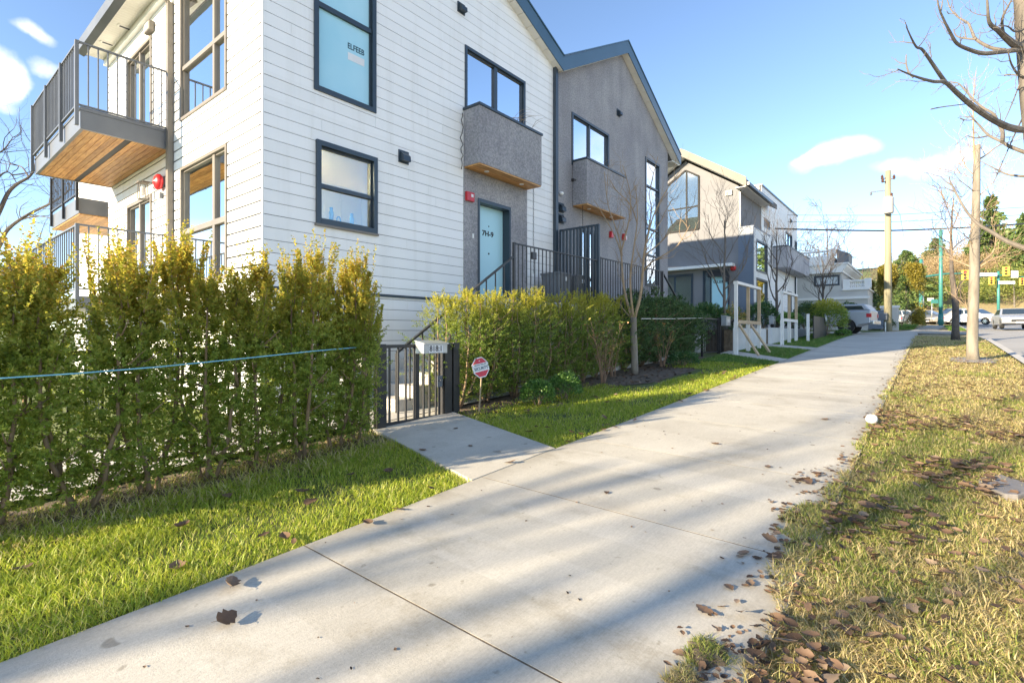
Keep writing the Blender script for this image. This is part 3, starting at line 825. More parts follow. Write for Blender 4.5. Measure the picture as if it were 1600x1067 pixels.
window(house, 0, X0, *WA, frame='bronze_metal', fw=.045, mull=((ml, W(3.8), W(6.05)),), trans=((W(4.68), yA0 + .045, yA1 - .045),), bars=.07, glassm='mirror_glass')
window(house, 0, X0, *WB, frame='bronze_metal', fw=.045, mull=((ml, W(.9), W(2.9)),), trans=((W(1.79), yA0 + .04, yA1 - .06),), bars=.09, glassm='mirror_glass')
for op in (BD, PD):
    window(house, 0, X0, *op, frame='bronze_metal', fw=.06, mull=(((op[0] + op[1]) / 2, op[2], op[3]),), bars=.08, glassm='mirror_glass', name='patio_door')

# entry: stucco panel with recessed door, bay box above with cedar soffit
mb = MB(); plainwall(mb, 1, FY - .012, STX0, STX1, LAND - .6, W(3.40), [DOOR]); mb.build('entry_panel', 'stucco_grey', house)
mb = MB()
mb.box(DX0, DX0 + .05, FY - .03, FY + .24, LAND, DZ); mb.box(DX1 - .05, DX1, FY - .03, FY + .24, LAND, DZ); mb.box(DX0 + .05, DX1 - .05, FY - .032, FY + .24, DZ - .07, DZ)
fr = mb.build('door', 'navy_metal', house)
mb = MB(); mb.box(DX0 + .052, DX1 - .052, FY + .17, FY + .215, LAND + .015, DZ - .072); dl = mb.build('door_leaf', 'teal_paint', fr)
lx, lz = on_y(762, 366, FY + .17)
text_mesh('house_number', '7H-9', .155, 'ink', fr, (lx, FY + .166, lz), (1, 0, 0), (0, 0, 1), .004, True, fit=.36)
mb = MB(); mb.lathe([(.014, 0), (.014, .01)], (lx + .03, FY + .16, lz + .17), 8, 1); mb.build('peephole', 'ink', fr)
mb = MB(); mb.lathe([(.02, 0), (.02, .01)], (lx + .03, FY + .16, lz - .42), 8, 1); mb.build('knocker', 'ink', fr)
mb = MB(); mb.lathe([(.012, 0), (.012, .05), (.028, .052), (.03, .08), (.01, .09)], (DX0 + .12, FY + .165, LAND + 1.0), 10, 1)
for i in range(len(mb.v)): mb.v[i] = (mb.v[i][0], 2 * (FY + .165) - mb.v[i][1], mb.v[i][2])
mb.build('handle', 'galvanized', fr)
BY = 6.81
def bay(parent, x0, x1, z0, z1, mat='stucco_grey', lights=True):
    mb = MB(); mb.box(x0, x1, BY, FY - .014, z0 + .03, z1)
    b = mb.build('bay_box', mat, parent, bevel=.008)
    mb = MB(); mb.box(x0 - .02, x1 + .02, BY - .025, FY - .002, z1 + .001, z1 + .05); mb.build('cap_flashing', 'navy_metal', b)
    mb = MB(); n = 5
    for i in range(n):
        y0 = BY + .012 + (FY - .03 - BY) * i / n; mb.box(x0 + .012, x1 - .012, y0, y0 + (FY - .03 - BY) / n - .006, z0 + .004, z0 + .028)
    mb.build('soffit', 'cedar_along_x', b)
    for t in (.22, .78):
        mb = MB(); mb.lathe([(.05, -.004), (.055, .006)], (x0 + (x1 - x0) * t, (BY + FY) / 2, z0 - .002), 12); mb.build('pot_light', 'white_paint', b)
    return b
bay(house, STX0, 9.43, W(3.31), W(4.46))
mb = MB(); mb.box(*[on_y(p, 307, FY)[0] for p in (726, 737.5)], FY - .075, FY - .012, on_y(731, 315, FY)[1], on_y(731, 301, FY)[1]); fa = mb.build('fire_alarm', 'red_paint', house, bevel=.008)
mb = MB(); q = on_y(733, 307, FY); mb.box(q[0] - .02, q[0] + .045, FY - .082, FY - .074, q[1] - .03, q[1] + .03); mb.build('strobe', 'lamp_clear', fa)
q = on_y(738, 369, FY); mb = MB(); mb.box(q[0] - .02, q[0] + .02, FY - .03, FY - .012, q[1] - .045, q[1] + .045); mb.build('doorbell', 'plastic_white', house)
for (px, py, w) in ((630, 246, .22), (720, 14, .20)):
    q = on_y(px, py, FY); vent(house, 1, FY, q[0], q[1], w)
mb = MB(); mb.box(X1 - .07, X1 + .035, FY - .095, FY - .005, ground(X1, FY), W(6.60)); mb.build('downspout', 'navy_metal', house)

# roof
rf = gable_roof(house, EL[0], EL[1], ER[0], ER[1], RIDGE[0], RIDGE[1], 7.05, YB + .1, .30, .36)
mb = MB()
for i in range(int((YB - 7.1) / .1)):
    mb.box(EL[0] + .03, X0 - .002, 7.1 + i * .1, 7.1 + i * .1 + .094, W(6.345), W(6.36))
sf = mb.build('eave_soffit', 'vinyl_soffit', house)
for px, py in ((195, 43), (168, 68)):
    yy = None
    a = W(6.345); rx, ry = ray(px); z = (6.345) / ((HOR - py) / FPX)
    mb = MB(); mb.box(rx * z - .12, rx * z + .12, ry * z - .06, ry * z + .06, a - .012, a - .0005); v = mb.build('soffit_vent', 'white_trim', sf)
    mb = MB(); mb.box(rx * z - .09, rx * z + .09, ry * z - .03, ry * z + .03, a - .016, a - .0125); mb.build('slot', 'dark_gap', v)
mb = MB(); mb.prism([(EL[0] + .03, W(6.30)), (EL[0] - .10, W(6.34)), (EL[0] - .13, W(6.5)), (EL[0] - .10, W(6.5)), (EL[0] - .085, W(6.37)), (EL[0] + .0, W(6.34)), (EL[0] + .03, W(6.6))], 1, 7.1, YB + .05)
mb.build('gutter', 'grey_metal', house)
mb = MB(); mb.box(X0 - .004, X0 - .09, FY + .2, YB, W(6.22), W(6.342)); mb.build('frieze', 'white_trim', house)
# side wall: downspout with elbow, flood light, lantern, fire bell
yd = 10.72
mb = MB(); mb.box(X0 - .10, X0 - .01, yd - .055, yd + .055, ground(X0, 10) , W(6.0)); mb.bar((X0 - .055, yd, W(5.98)), (X0 - .30, yd + .12, W(6.32)), .09, .07); mb.build('downspout', 'bronze_metal', house)
q = on_x(238, 46, X0); mb = MB(); mb.box(X0 - .10, X0 - .002, q[0] - .16, q[0] + .16, q[1] - .09, q[1] + .09); fl = mb.build('flood_light', 'bronze_metal', house, bevel=.012)
mb = MB(); mb.box(X0 - .106, X0 - .099, q[0] - .12, q[0] + .12, q[1] - .06, q[1] + .06); mb.build('lens', 'lamp_clear', fl)
q = on_x(255, 286, X0); mb = MB()
mb.lathe([(.02, 0), (.12, .0), (.15, .03), (.145, .07), (.10, .11), (.03, .125), (.02, .14)], (0, 0, 0), 20, 0)
for i, v in enumerate(mb.v): mb.v[i] = (X0 - .03 - v[0], q[0] + v[1], q[1] + v[2])
bl = mb.build('fire_bell', 'red_paint', house, smooth=True)
mb = MB(); mb.box(X0 - .03, X0 - .001, q[0] - .09, q[0] + .09, q[1] - .09, q[1] + .09); mb.box(X0 - .06, X0 - .001, q[0] - .03, q[0] + .03, q[1] - .30, q[1] - .19); mb.build('backplate', 'grey_metal', bl)
q = on_x(240, 300, X0); ln = node('lantern', house, (X0 - .16, q[0], q[1]))
mb = MB()
for sx in (-.07, .07):
    for sy in (-.07, .07): mb.bar((X0 - .18 + sx, q[0] + sy, q[1] - .17), (X0 - .18 + sx * .8, q[0] + sy * .8, q[1] + .12), .014)
mb.box(X0 - .27, X0 - .09, q[0] - .09, q[0] + .09, q[1] + .12, q[1] + .14); mb.box(X0 - .25, X0 - .11, q[0] - .07, q[0] + .07, q[1] - .185, q[1] - .17); mb.bar((X0 - .18, q[0], q[1] + .17), (X0, q[0], q[1] + .17), .02)
mb.build('cage', 'bronze_metal', ln)
mb = MB(); mb.lathe([(.035, -.1), (.045, -.02), (.035, .05), (.01, .07)], (X0 - .18, q[0], q[1]), 10); mb.build('bulb', 'lamp_clear', ln)

# balcony on the side wall
BX, BY0, BY1 = 2.08, 10.78, 14.6
ZF, ZT = W(3.36), W(3.72)
balc = node('balcony', house, (X0, BY0, ZF))
mb = MB(); mb.box(BX, X0 - .002, BY0, BY0 + .05, ZF, ZT); mb.box(BX, BX + .05, BY0 + .05, BY1, ZF, ZT); mb.box(BX, X0 - .002, BY1, BY1 + .05, ZF, ZT); mb.box(BX - .012, X0 - .002, BY0 - .012, BY1 + .06, ZT - .06, ZT - .03)
mb.build('fascia', 'grey_metal', balc)
mb = MB(); mb.box(BX + .05, X0 - .002, BY0 + .05, BY1, ZT - .03, ZT - .005); mb.build('deck', 'grey_metal', balc)
mb = MB(); n = 13
for i in range(n):
    w_ = (X0 - BX - .06) / n
    if i == 6: continue
    mb.box(BX + .05 + i * w_, BX + .05 + (i + 1) * w_ - .006, BY0 + .05, BY1, ZF + .01, ZF + .03)
mb.build('soffit_boards', 'cedar_along_y', balc)
w_ = (X0 - BX - .06) / n
mb = MB(); mb.box(BX + .05 + 6 * w_ - .002, BX + .05 + 7 * w_ - .004, BY0 + .05, BY1, ZF + .016, ZF + .034); mb.build('soffit_vent', 'dark_gap', balc)
rz = ZT + .02
def balc_rail(parent, x, xw, y0, y1, z, h, n1, n2, far=True):
    mb = MB()
    mb.bar((x, y0, z + h), (xw, y0, z + h), .045, .025); mb.bar((x, y0, z + h), (x, y1, z + h), .045, .025); mb.bar((x, y0, z), (xw, y0, z), .04, .022); mb.bar((x, y0, z), (x, y1, z), .04, .022)
    mb.build('rail', 'grey_metal', parent)
    for i in range(n1):
        xx = x + (xw - x) * (i + 1) / (n1 + 1); mb = MB(); mb.bar((xx, y0, z + .01), (xx, y0, z + h - .01), .018); mb.build('picket', 'grey_metal', parent)
    for i in range(n2):
        yy = y0 + (y1 - y0) * (i + 1) / (n2 + 1); mb = MB(); mb.bar((x, yy, z + .01), (x, yy, z + h - .01), .018); mb.build('picket', 'grey_metal', parent)
    for yy in (y0, y0 + (y1 - y0) * .3, y0 + (y1 - y0) * .64, y1):
        mb = MB(); mb.box(x - .045, x + .005, yy - .03, yy + .03, z - .34, z + h + .015); mb.build('post', 'grey_metal', parent)
balc_rail(balc, BX - .03, X0 - .03, BY0 + .0, BY1, rz, 1.02, 9, 30)
# lower patio deck with the same railing, running on past the corner
pat = node('patio_deck', house, (X0, BY0, LAND))
mb = MB(); mb.box(2.05, X0 - .002, 10.75, 21.0, W(.42), W(.62)); mb.build('deck', 'grey_metal', pat)
mb = MB(); mb.box(2.2, 2.35, 10.9, 11.05, ground(2, 8) - .1, W(.42)); mb.build('deck_post', 'grey_metal', pat); mb = MB(); mb.box(2.2, 2.35, 16.9, 17.05, ground(2, 8) - .1, W(.42)); mb.build('deck_post', 'grey_metal', pat)
balc_rail(pat, 2.05, X0 - .03, 10.75, 21.0, W(.74), 1.04, 9, 60)
# rear wing with its own small balcony
rw = node('rear_wing', house, (4.3, YB, ground(4, 8)))
mb = MB(); siding(mb, 0, 4.1, YB + .05, 22, grd, W(5.2), [(15.9, 17.4, W(.7), W(2.6))], PH); mb.build('side_wall', ['white_board', 'dark_gap'], rw)
mb = MB(); mb.box(3.75, 8, YB + .1, 22.2, W(5.2), W(5.45)); mb.build('flat_roof', 'grey_metal', rw)
mb = MB(); mb.box(2.92, 4.09, 15.3, 18.2, W(2.80), W(3.16)); bb = mb.build('small_balcony', 'grey_metal', rw)
mb = MB()
for i in range(9): mb.box(2.94 + i * .127, 2.94 + i * .127 + .12, 15.32, 18.18, W(2.775), W(2.798))
mb.build('soffit_boards', 'cedar_along_y', bb)
mb = MB(); mb.bar((2.9, 15.28, W(4.1)), (2.9, 18.2, W(4.1)), .04); mb.bar((2.9, 15.28, W(4.1)), (4.05, 15.28, W(4.1)), .04); mb.bar((2.9, 15.28, W(3.25)), (2.9, 18.2, W(3.25)), .04)
for i in range(20): mb.bar((2.9, 15.28 + i * .153, W(3.2)), (2.9, 15.28 + i * .153, W(4.1)), .018)
for i in range(3): mb.box(2.86, 2.91, 15.28 + i * 1.4 - .03, 15.28 + i * 1.4 + .03, W(2.85), W(4.13))
mb.build('railing', 'black_metal', bb)
mb = MB(); mb.box(4.6, 8, YB + .1, 21.9, grd, W(5.2)); mb.build('core_wall', 'white_board', rw)

# ------------------------------------------------------------------ front steps and landing of the white house
st = thing('front_steps', 'concrete steps and landing with black railing, leading to the teal door marked 7', 'steps', (4.7, 6.1, ground(4.7, 6.1)))
mb = MB()
rise, run = .182, .286; n = 10
xs0 = 4.60
for i in range(n):
    zt = LAND - rise * (n - i); x = xs0 + run * i
    mb.box(x, x + run + (.02 if i < n - 1 else 0), 6.14, FY - .03, zt - .5 if zt - .5 > ground(x, 6) - .2 else ground(x, 6) - .2, zt)
mb.build('steps', 'stair_concrete', st)
mb = MB(); mb.box(xs0 + run * n, X1 + .06, 6.02, FY - .03, ground(8, 6) - .2, LAND - .004); mb.build('landing', 'stair_concrete', st)
RY = 6.07
q0, q1 = on_y(620, 551, RY), on_y(801, 402, RY)
mb = MB(); mb.bar((q0[0], RY, q0[1]), (q1[0], RY, q1[1]), .045, .03); mb.build('stair_rail', 'black_metal', st)
for i in range(11):
    t = i / 11; x = q0[0] + (q1[0] - q0[0]) * t; z = q0[1] + (q1[1] - q0[1]) * t
    mb = MB(); mb.bar((x, RY, z - .88), (x, RY, z - .01), .035 if i == 0 else .018); mb.build('picket' if i else 'post', 'black_metal', st)
railing(st, (q1[0] + .04, RY), (10.66, RY), LAND, LAND + .02, 1.04, 23)
mb = MB(); q = on_y(833, 400, RY - .03); mb.box(q[0] - .07, q[0] + .07, RY - .07, RY - .02, q[1] - .07, q[1] + .07); lb = mb.build('lock_box', 'black_metal', st, bevel=.012)

# two grey bins on the landing
for i, px in enumerate((868, 894)):
    q = on_y(px, 430, 6.75)
    b = thing('planter_pot', ['grey square pot on the landing, further from the dark screen', 'grey square pot on the landing, right beside the dark screen'][i], 'pot', (q[0], 6.72, LAND), group='grey pots on the landing')
    mb = MB()
    for (w0, z0, w1, z1) in ((.20, 0, .26, .70),):
        mb.add([(-w0, -w0, z0), (w0, -w0, z0), (w0, w0, z0), (-w0, w0, z0), (-w1, -w1, z1), (w1, -w1, z1), (w1, w1, z1), (-w1, w1, z1)], [(3, 2, 1, 0), (0, 1, 5, 4), (1, 2, 6, 5), (2, 3, 7, 6), (3, 0, 4, 7), (4, 5, 6, 7)])
    mb.build('pot_body', 'grey_plastic', b, local=True, bevel=.02)
    mb = MB(); mb.box(-.275, .275, -.275, .275, .69, .74); mb.build('rim', 'grey_plastic', b, local=True, bevel=.01)
    mb = MB(); mb.box(-.03, .03, -.29, -.26, .55, .64); mb.build('tag', 'sign_white', b, local=True)

# dark privacy screen between the two landings
sc = thing('privacy_screen', 'tall dark ribbed metal screen dividing the two front landings', 'screen', (10.66, 6.05, LAND))
mb = MB(); zt = W(2.58); zb = LAND + .02
mb.box(10.63, 10.69, 6.03, 6.08, LAND, zt); mb.box(10.63, 10.69, FY - .16, FY - .11, LAND, zt)
mb.box(10.63, 10.69, 6.08, FY - .16, zt - .04, zt); mb.build('frame', 'navy_metal', sc)
mb = MB()
for i in range(10):
    y = 6.09 + i * .10; mb.prism([(10.65, y), (10.635, y + .02), (10.635, y + .05), (10.65, y + .07), (10.665, y + .07), (10.665, y)], 2, zb, zt - .042)
mb.build('ribbed_panel', 'navy_metal', sc)

# ------------------------------------------------------------------ the grey stucco house
HX1 = 17.67
h2 = thing('stucco_townhouse', 'grey stucco townhouse with steep blue edged gable, next to the white house', 'house', (X1, FY, ground(X1, FY)))
LAND2 = W(.74)
A2 = (14.18, W(8.42)); L2 = (10.70, W(6.50)); R2 = (18.36, W(6.12))
rk = [(-(A2[1] - L2[1]) / (A2[0] - L2[0]), 1, 0), (-(R2[1] - A2[1]) / (R2[0] - A2[0]), 1, 0)]
rk = [(a, b, a * A2[0] + b * (A2[1] + .02)) for a, b, _ in rk]
ax, t0 = on_y(893, 177, FY); bxx, t1 = on_y(951, 209, FY)
D2 = (ax, bxx, W(4.40), (t0 + t1) / 2)
T2 = (15.8, 16.95, W(1.58), W(5.80))
E2 = (11.75, 12.75, LAND2, LAND2 + 2.12)
mb = MB(); plainwall(mb, 1, FY, X1 + .02, HX1, ground(12, 7) - .3, W(9.2), [D2, T2, E2], limits=rk); mb.build('front_wall', 'stucco_grey', h2)
mb = MB(); mb.box(HX1 - .12, HX1 - .001, FY + .121, YB, ground(16, 7) - .3, W(6.15)); mb.box(X1 + .1, X1 + .2, FY + .121, YB, W(0), W(6.4)); mb.box(X1 + .2, HX1 - .13, YB - .1, YB, ground(16, 7) - .3, W(6.1)); mb.build('side_wall', 'stucco_grey', h2)
window(h2, 1, FY, *D2, mull=((on_y(921.5, 100, FY)[0], D2[2], D2[3]),), fw=.06, bars=.07, back='pane_backing', backd=.3)
window(h2, 1, FY, *T2, frame='navy_metal', trans=((W(4.9), T2[0] + .06, T2[1] - .06), (W(3.5), T2[0] + .06, T2[1] - .06), (W(2.62), T2[0] + .06, T2[1] - .06)), fw=.07, bars=.05, deep=.2, back='interior_white', backd=.9)
window(h2, 1, FY, *E2, fw=.08, deep=.15, back='interior_dark', name='entry_door', mull=((12.2, LAND2, LAND2 + 2.0),))
bay(h2, 11.40, 13.56, W(3.31), W(4.47))
vq = on_y(966, 177, FY); vent(h2, 1, FY, vq[0], vq[1], .2)
for px, py in ((876, 325), (876, 342)):
    q = on_y(px, py, FY); vent(h2, 1, FY, q[0], q[1], .24)
q = on_y(875, 303, FY); mb = MB(); mb.lathe([(.05, 0), (.05, .05), (.035, .09), (.01, .1)], (0, 0, 0), 12, 1)
for i, v in enumerate(mb.v): mb.v[i] = (q[0] + v[0], FY - .002 - v[1], q[1] + v[2])
mb.build('camera_dome', 'plastic_white', h2, smooth=True)
q = on_y(894, 282, FY); mb = MB(); mb.box(q[0] - .05, q[0] + .05, FY - .07, FY - .001, q[1] - .03, q[1] + .03); mb.bar((q[0], FY - .06, q[1]), (q[0] + .1, FY - .2, q[1] - .05), .05); mb.build('security_camera', 'black_metal', h2)
for px, py in ((953, 367), (973, 371)):
    q = on_y(px, py, FY); mb = MB(); mb.prism([(-.07, -.09), (.07, -.09), (.045, .10), (-.045, .10)], 1, -.09, -.002)
    for i, v in enumerate(mb.v): mb.v[i] = (q[0] + v[0], FY + v[1], q[1] + v[2])
    fa = mb.build('fire_alarm', 'red_paint', h2, bevel=.012)
    if px > 960:
        mb = MB(); mb.box(q[0] + .08, q[0] + .15, FY - .07, FY - .002, q[1] - .06, q[1] + .05); mb.build('strobe', 'plastic_white', fa)
gable_roof(h2, L2[0], L2[1], R2[0], R2[1], A2[0], A2[1], 7.05, YB + .1, .30, .36)
mb = MB(); mb.prism([(R2[0] - .06, R2[1]), (R2[0] + .005, R2[1]), (R2[0] + .005, R2[1] + .3), (R2[0] - .06, R2[1] + .3)], 1, 7.07, YB); mb.box(HX1 + .002, R2[0] - .07, 7.07, YB, R2[1] - .03, R2[1] - .005); mb.build('eave_soffit', 'vinyl_soffit', h2)
# its steps and landing
st2 = thing('landing_steps', 'raised concrete landing with black picket railing before the grey stucco house', 'steps', (10.7, 6.1, ground(11, 6)))
mb = MB(); mb.box(10.72, 14.42, 6.02, FY - .01, ground(12, 6) - .3, LAND2 - .004); mb.build('landing', 'stair_concrete', st2)
mb = MB()
for i in range(6):
    zt = LAND2 - .18 * (i + 1); mb.box(14.42 + .28 * i, 14.42 + .28 * (i + 1), 6.1, FY - .01, ground(16, 6) - .3, zt)
mb.build('steps', 'stair_concrete', st2)
railing(st2, (10.75, RY), (14.40, RY), LAND2, LAND2 + .02, 1.06, 27, postw=.055)
mb = MB(); mb.bar((14.42, RY, LAND2 + 1.05), (16.2, RY, LAND2 - .1), .05, .03); mb.bar((16.2, RY, LAND2 - .1), (16.2, RY, LAND2 - 1.1), .05); mb.build('stair_rail', 'black_metal', st2)

# wires and cords hanging at the two bays
def cord(name, label, pts, r, mat, seg=8):
    o = MB().tube(pts, r, 5).build(name, mat)
    return tag(o, label, 'cord')
def wob(p0, p1, n, amp, seed):
    rr = random.Random(seed); p0 = Vector(p0); p1 = Vector(p1)
    return [p0 + (p1 - p0) * (i / n) + Vector((rr.uniform(-amp, amp), rr.uniform(-amp, amp), 0)) * (0 if i in (0, n) else 1) for i in range(n + 1)]
def rain_chain(label, x, y, z1, z0):
    mb = MB(); n = int((z1 - z0) / .05)
    for i in range(n):
        z = z1 - i * .05
        s = .018
        if i % 2: mb.tube([(x - s, y, z), (x, y, z - .03), (x + s, y, z), (x, y, z + .03), (x - s, y, z)], .005, 4)
        else: mb.tube([(x, y - s, z), (x, y, z - .03), (x, y + s, z), (x, y, z + .03), (x, y - s, z)], .005, 4)
    return tag(mb.build('rain_chain', 'black_metal'), label, 'chain', 'rain chains below the bays')
rain_chain('dark rain chain hanging from the bay over the teal door of the white house', 9.40, 7.02, W(3.3), W(1.3))
rain_chain('dark rain chain hanging beside the bay of the grey stucco house', 11.42, 6.95, W(3.3), W(2.55))
x_, z_ = on_y(724, 180, FY - .05)
cord('light_string', 'dark string of tiny lights hanging down beside the bay of the white house', wob((x_ - .03, FY - .05, z_ + .03), (x_ - .06, FY - .05, W(3.25)), 16, .03, 4), .009, 'black_metal')

# dry climbing stems left in the two bay tops
def stems(name, label, x0, x1, y, z, seed, n=10):
    rr = random.Random(seed); mb = MB()
    for i in range(n):
        x = rr.uniform(x0, x1); p = Vector((x, y, z)); pts = [p.copy()]
        d = Vector((rr.uniform(-.5, .5), rr.uniform(-.4, .1), 1)).normalized(); L = rr.uniform(.2, .5)
        for k in range(7):
            d = (d + Vector((rr.uniform(-.35, .35), rr.uniform(-.35, .1), -.24))).normalized(); p = p + d * L / 5; pts.append(p.copy())
        mb.tube(pts, [.006 * (1 - j / 9) for j in range(len(pts))], 4)
    return tag(mb.build(name, 'twig_tan'), label, 'plant', 'dry plants on the bay tops')
stems('dry_plant', 'dry wiry stems drooping from the bay top under the white house double window', 8.3, 9.2, BY + .12, W(4.5), 5, 12)
stems('dry_plant', 'few dry stems on the bay top of the grey stucco house', 12.4, 13.4, BY + .12, W(4.52), 8, 8)

# ------------------------------------------------------------------ third house: pale gable volume, slate bay, white flat-roofed part
H3X = 26.3
h3 = thing('courtyard_house', 'pale grey gabled house with white flat roofed wing, past the grey stucco house', 'house', (H3X, FY, ground(H3X, FY)))
def QX(px, py, X=H3X): return on_x(px, py, X)
pk = QX(1072, 252); eY = 6.72
PK = (9.85, W(9.02)); E3 = (6.75, W(6.98)); E4 = (13.0, W(6.95))
wy = 7.25
lim = [(-(E3[1] - PK[1]) / (PK[0] - E3[0]) * 1.0, 0, 0)]
sl3 = (PK[1] - E3[1]) / (PK[0] - E3[0]); sl4 = (PK[1] - E4[1]) / (E4[0] - PK[0])
lims = [(-sl3, 1, PK[1] - sl3 * PK[0] - .12), (sl4, 1, PK[1] + sl4 * PK[0] - .12)]
ya, yb = QX(1092, 300)[0], QX(1043, 300)[0] + .2
wz0, wz1 = QX(1092, 358)[1], W(7.8)
WG = (ya, yb, wz0, W(7.72))
ly = QX(1044, 440)[0] + .6
G3 = ground(H3X, FY)
LW = (QX(1083, 440)[0], ly, W(1.15), W(3.10))
DR = (QX(1140, 440)[0], QX(1099, 440)[0], W(1.12), W(3.20))
def wallx(mb, X, openings, y0, y1, z0, z1, limits): 
    for p in pieces(y0, y1, z0, z1, openings, [], 0, limits): mb.prism(p, 0, X, X + .14)
mb = MB(); wallx(mb, H3X, [LW, DR], wy, 12.6, G3 - .3, W(9.5), lims)
mb.build('gable_wall', 'smooth_grey', h3)
# tall window whose top follows the gable
wm = QX(1073, 300)[0]
wv = node('gable_window', h3, (H3X, ya, wz0))
topz = lambda y: min(PK[1] + sl4 * PK[0] - sl4 * y, PK[1] - sl3 * PK[0] + sl3 * y) - .55
mb = MB()
o_ = [(ya, wz0), (yb, wz0), (yb, topz(yb)), (wm + .05, topz(wm)), (ya, topz(ya))]
for p, q in zip(o_, o_[1:] + o_[:1]): mb.bar((H3X + .0, p[0], p[1]), (H3X + .0, q[0], q[1]), .09, .09, up=(1, 0, 0))
tz = QX(1092, 322)[1]
mb.bar((H3X + .01, ya, tz), (H3X + .01, yb, tz), .07, .07); mb.bar((H3X + .01, wm, wz0), (H3X + .01, wm, topz(wm)), .08, .08, up=(1, 0, 0))
mb.build('window_frame', 'rubber', wv)
mb = MB(); mb.prism(o_, 0, H3X - .012, H3X - .004); mb.build('pane', 'clear_glass', wv)
mb = MB(); mb.prism(o_, 0, H3X - .006 + .004, H3X - .0005); mb.build('pane_backing', 'interior_dark', wv)  # dark sheet standing in for the unlit room behind the pane
window(h3, 0, H3X, *LW, fw=.09, mull=(((LW[0] + LW[1]) / 2, LW[2], LW[3]),), bars=.09, back='interior_cream', backd=.5, glassm='clear_glass')
window(h3, 0, H3X, DR[0], DR[1] + .02, DR[2], DR[3], fw=.08, name='door', glassm='clear_glass', mull=((DR[1] - .35, DR[2], DR[3]),), back='pane_backing', backd=.13)
mb = MB(); mb.box(H3X + .04, H3X + .1, DR[0] + .09, DR[1] - .40, DR[2] + .02, DR[3] - .1); dl3 = mb.build('door_leaf', 'teal_paint', h3)
text_mesh('house_number', 'GLEEF', .17, 'ink', dl3, (H3X + .035, (DR[0] + DR[1] - .31) / 2, QX(1115, 441)[1]), (0, -1, 0), (0, 0, 1), .004, True, fit=.62)
mb = MB(); mb.box(H3X - .5, H3X - .005, 7.4, 12.5, W(3.28), W(3.42)); mb.build('door_canopy', 'white_trim', h3)
q = QX(1137, 430); mb = MB(); mb.box(H3X - .25, H3X - .005, q[0] - .12, q[0] + .9, q[1] - .05, q[1] + .2); mb.box(H3X - .3, H3X - .1, q[0] - .16, q[0] + .05, q[1] - .35, q[1] - .06); mb.build('light_bracket', 'black_metal', h3)
q = QX(1146, 419); mb = MB(); mb.lathe([(.13, .0), (.14, .04), (.05, .10)], (0, 0, 0), 12, 0)
for i, v in enumerate(mb.v): mb.v[i] = (H3X - .002 - v[0], q[0] + v[1], q[1] + v[2])
mb.build('fire_bell', 'red_paint', h3)
q = QX(1139, 302); mb = MB(); mb.box(H3X - .08, H3X - .002, q[0] - .16, q[0] + .16, q[1] - .12, q[1] + .12); vv = mb.build('vent', 'navy_metal', h3)
mb = MB()
for i in range(4): mb.box(H3X - .10, H3X - .081, q[0] - .13, q[0] + .13, q[1] - .09 + i * .05, q[1] - .06 + i * .05)
mb.build('louvre', 'black_metal', vv)
# roof with deep tan barge boards
mb = MB(); mb.prism([(E3[0], E3[1] + .04), (PK[0], PK[1] + .04), (E4[0], E4[1] + .04), (E4[0], E4[1] + .32), (PK[0], PK[1] + .32), (E3[0], E3[1] + .32)], 0, H3X - .55, 32)
r3 = mb.build('roof', 'shingle', h3)
mb = MB(); mb.prism([(E3[0] - .02, E3[1] + .0), (PK[0], PK[1] + .0), (PK[0], PK[1] + .4), (E3[0] - .02, E3[1] + .4)], 0, H3X - .62, H3X - .56); mb.prism([(PK[0], PK[1]), (E4[0], E4[1]), (E4[0], E4[1] + .4), (PK[0], PK[1] + .4)], 0, H3X - .62, H3X - .56)
mb.build('barge_board', 'tan_flashing', r3)
mb = MB(); mb.prism([(E3[0] + .02, E3[1] + .01), (PK[0], PK[1] + .01), (PK[0], PK[1] + .035), (E3[0] + .02, E3[1] + .035)], 0, H3X - .555, H3X - .002); mb.prism([(PK[0], PK[1] + .01), (E4[0], E4[1] + .01), (E4[0], E4[1] + .035), (PK[0], PK[1] + .035)], 0, H3X - .555, H3X - .002)
mb.box(H3X - .5, 30.4, E3[0] + .02, wy, E3[1] - .02, E3[1] + .008); mb.build('soffit', 'vinyl_soffit', r3)
mb = MB(); mb.box(H3X - .56, 30.5, E3[0] - .14, E3[0] - .001, E3[1] + .02, E3[1] + .16); mb.build('gutter', 'navy_metal', r3)
mb = MB(); mb.box(H3X + .142, 32, wy + .003, wy + .14, G3 - .3, E3[1]); mb.build('front_wall', 'smooth_grey', h3); mb = MB(); mb.box(H3X + .2, 32, 12.4, 12.59, G3 - .3, E3[1]); mb.build('rear_wall', 'smooth_grey', h3)
mb = MB(); mb.box(H3X + .02, H3X + .1, wy - .10, wy - .01, W(1), E3[1] - .02); mb.build('downspout', 'navy_metal', h3)
